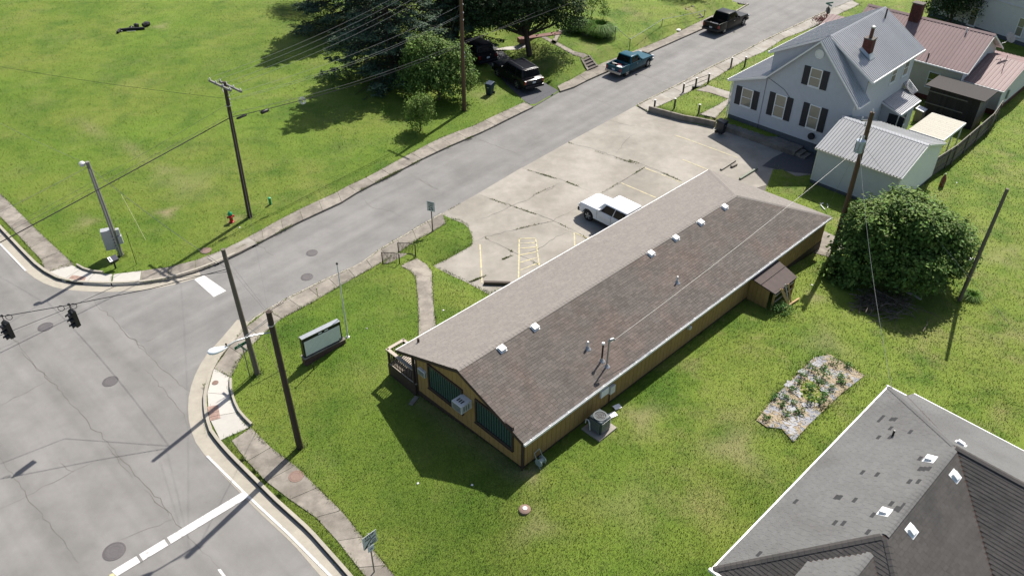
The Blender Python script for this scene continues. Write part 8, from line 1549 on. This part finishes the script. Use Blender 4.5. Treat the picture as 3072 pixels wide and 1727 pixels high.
gr = blades(x, y, rng.uniform(.035, .085, len(x))*(1+.25*np.clip((x-9)/8, 0, 1)), .014+.0005*r, 'grass', blade_m); tag(gr, 'short mown grass covering the lawns and field', 'grass')
# ragged longer grass along edges, kerbs, joints and post feet
ex, ey = [], []
def along(poly, dens, jit):
    for a, b in zip(poly[:-1], poly[1:]):
        L = math.hypot(b[0]-a[0], b[1]-a[1]); k = int(L*dens)
        if k: t = rng.random(k); clump = (.5+.5*np.sin(t*L*2.3+a[0]*3)); keep = rng.random(k) < .25+.75*clump; t = t[keep]; ex.append(a[0]+(b[0]-a[0])*t+rng.normal(0, jit, len(t))); ey.append(a[1]+(b[1]-a[1])*t+rng.normal(0, jit, len(t)))
for p in PAVED[3:]: along(p+[p[0]], 55, .035)
along(lawn_edge, 70, .05); gb_ = [(p[0], p[1]) for p in gq]; along(gb_+gb_[:1], 170, .16)
for q in (g1_, g2_, g3_, g4_, g5_, g6_, g7_): k = 160; a = rng.uniform(0, 6.28, k); rr_ = rng.uniform(.14, .4, k); ex.append(q[0]+np.cos(a)*rr_); ey.append(q[1]+np.sin(a)*rr_)
for a, c in zip(P_[:-1], P_[1:]) if False else []: pass
ffe = [gz(*q, .12) for q in fpx]; along([tuple(p[:2]+np.array([.1, -.12])) for p in ffe], 160, .12)
along([tuple(BF.w(WR_+.1, y_, 0)[:2]) for y_ in (0, 9, 17)], 60, .08); along([tuple(BF.w(x_, 0, 0)[:2]) for x_ in (1.5, 9)], 25, .06)
x = np.concatenate(ex); y = np.concatenate(ey); ok = ~inside(x, y, road_poly) & ((seg_dist(x, y, kerb_se) > .3) | (rng.random(len(x)) < .08)); x, y = x[ok], y[ok]
eg = blades(x, y, rng.uniform(.06, .15, len(x)), np.full(len(x), .03), 'edge_grass', blade_m, .8); tag(eg, 'longer ragged grass along pavement edges and post feet', 'grass')
# weeds in joints and gutters
wx, wy, wz = [], [], []
def weeds(px, z, dens, jit=.03, patchy=True):
    P2_ = [gz(*q, z) for q in px]
    for a, b in zip(P2_[:-1], P2_[1:]):
        L = np.hypot(*(b-a)[:2]); k = int(L*dens*1.3); t = rng.random(k)
        if patchy: t = t[rng.random(k) < np.clip(.15+1.1*np.sin(t*L*1.7+a[0]*2)*np.sin(t*L*.63+a[1]), 0, 1)]
        wx.append(a[0]+(b[0]-a[0])*t+rng.normal(0, jit, len(t))); wy.append(a[1]+(b[1]-a[1])*t+rng.normal(0, jit, len(t))); wz.append(np.full(len(t), z))
for px, d_ in ((T5([(1400, 75), (1700, 165), (1920, 255)]), 110), (T5([(1100, 285), (1600, 455), (1850, 590)]), 90), (T5([(2170, 0), (2330, 55), (2574, 165)]), 80), (T2([(2020, 1075), (2574, 1250)]), 60), (T5([(1080, 585), (1290, 690), (1490, 790)]), 190), (T5([(1215, 750), (1300, 715)]), 240), (T5([(1360, 715), (1490, 670)]), 150), (T5([(970, 920), (1110, 865)]), 220), (T5([(1080, 580), (1580, 460)]), 60), (T5([(1960, 250), (2290, 55)]), 70), (T5([(1300, 330), (1600, 195)]), 60), (T5([(300, 665), (700, 435), (1030, 258)]), 45)): weeds(px, LOTZ, d_)
for px, d_ in ((T2([(460, 1432), (700, 1312), (1000, 1160), (1300, 1030)]), 220), (T4([(1935, 630), (2100, 545), (2300, 440)]), 160), (T4([(860, 938), (1100, 922), (1300, 888), (1500, 828), (1640, 775)]), 60), (T7([(1210, 440), (1225, 300), (1270, 215), (1350, 90)]), 90), (T7([(1215, 500), (1245, 600)]), 80), (T4([(1720, 700), (1850, 640)]), 120)): weeds(px, .13, d_, .05)
x = np.concatenate(wx); y = np.concatenate(wy); z = np.concatenate(wz); n = len(x); a = rng.uniform(0, 6.28, n); l = rng.uniform(0, 6.28, n); h = rng.uniform(.03, .12, n); b = np.stack([x, y, z], 1); ww = np.stack([np.cos(a), np.sin(a), 0*a], 1)*.018; tip = b+np.stack([np.cos(l)*h*.7, np.sin(l)*h*.7, h], 1)
wo_ = big_mesh('joint_weeds', np.stack([b-ww, b+ww, tip], 1).reshape(-1, 3), np.arange(3*n).reshape(n, 3), leaf_material('joint_weed', (.13, .165, .035)), None, 'stuff', 3); tag(wo_, 'weeds growing in paving joints and gutters', 'weeds')
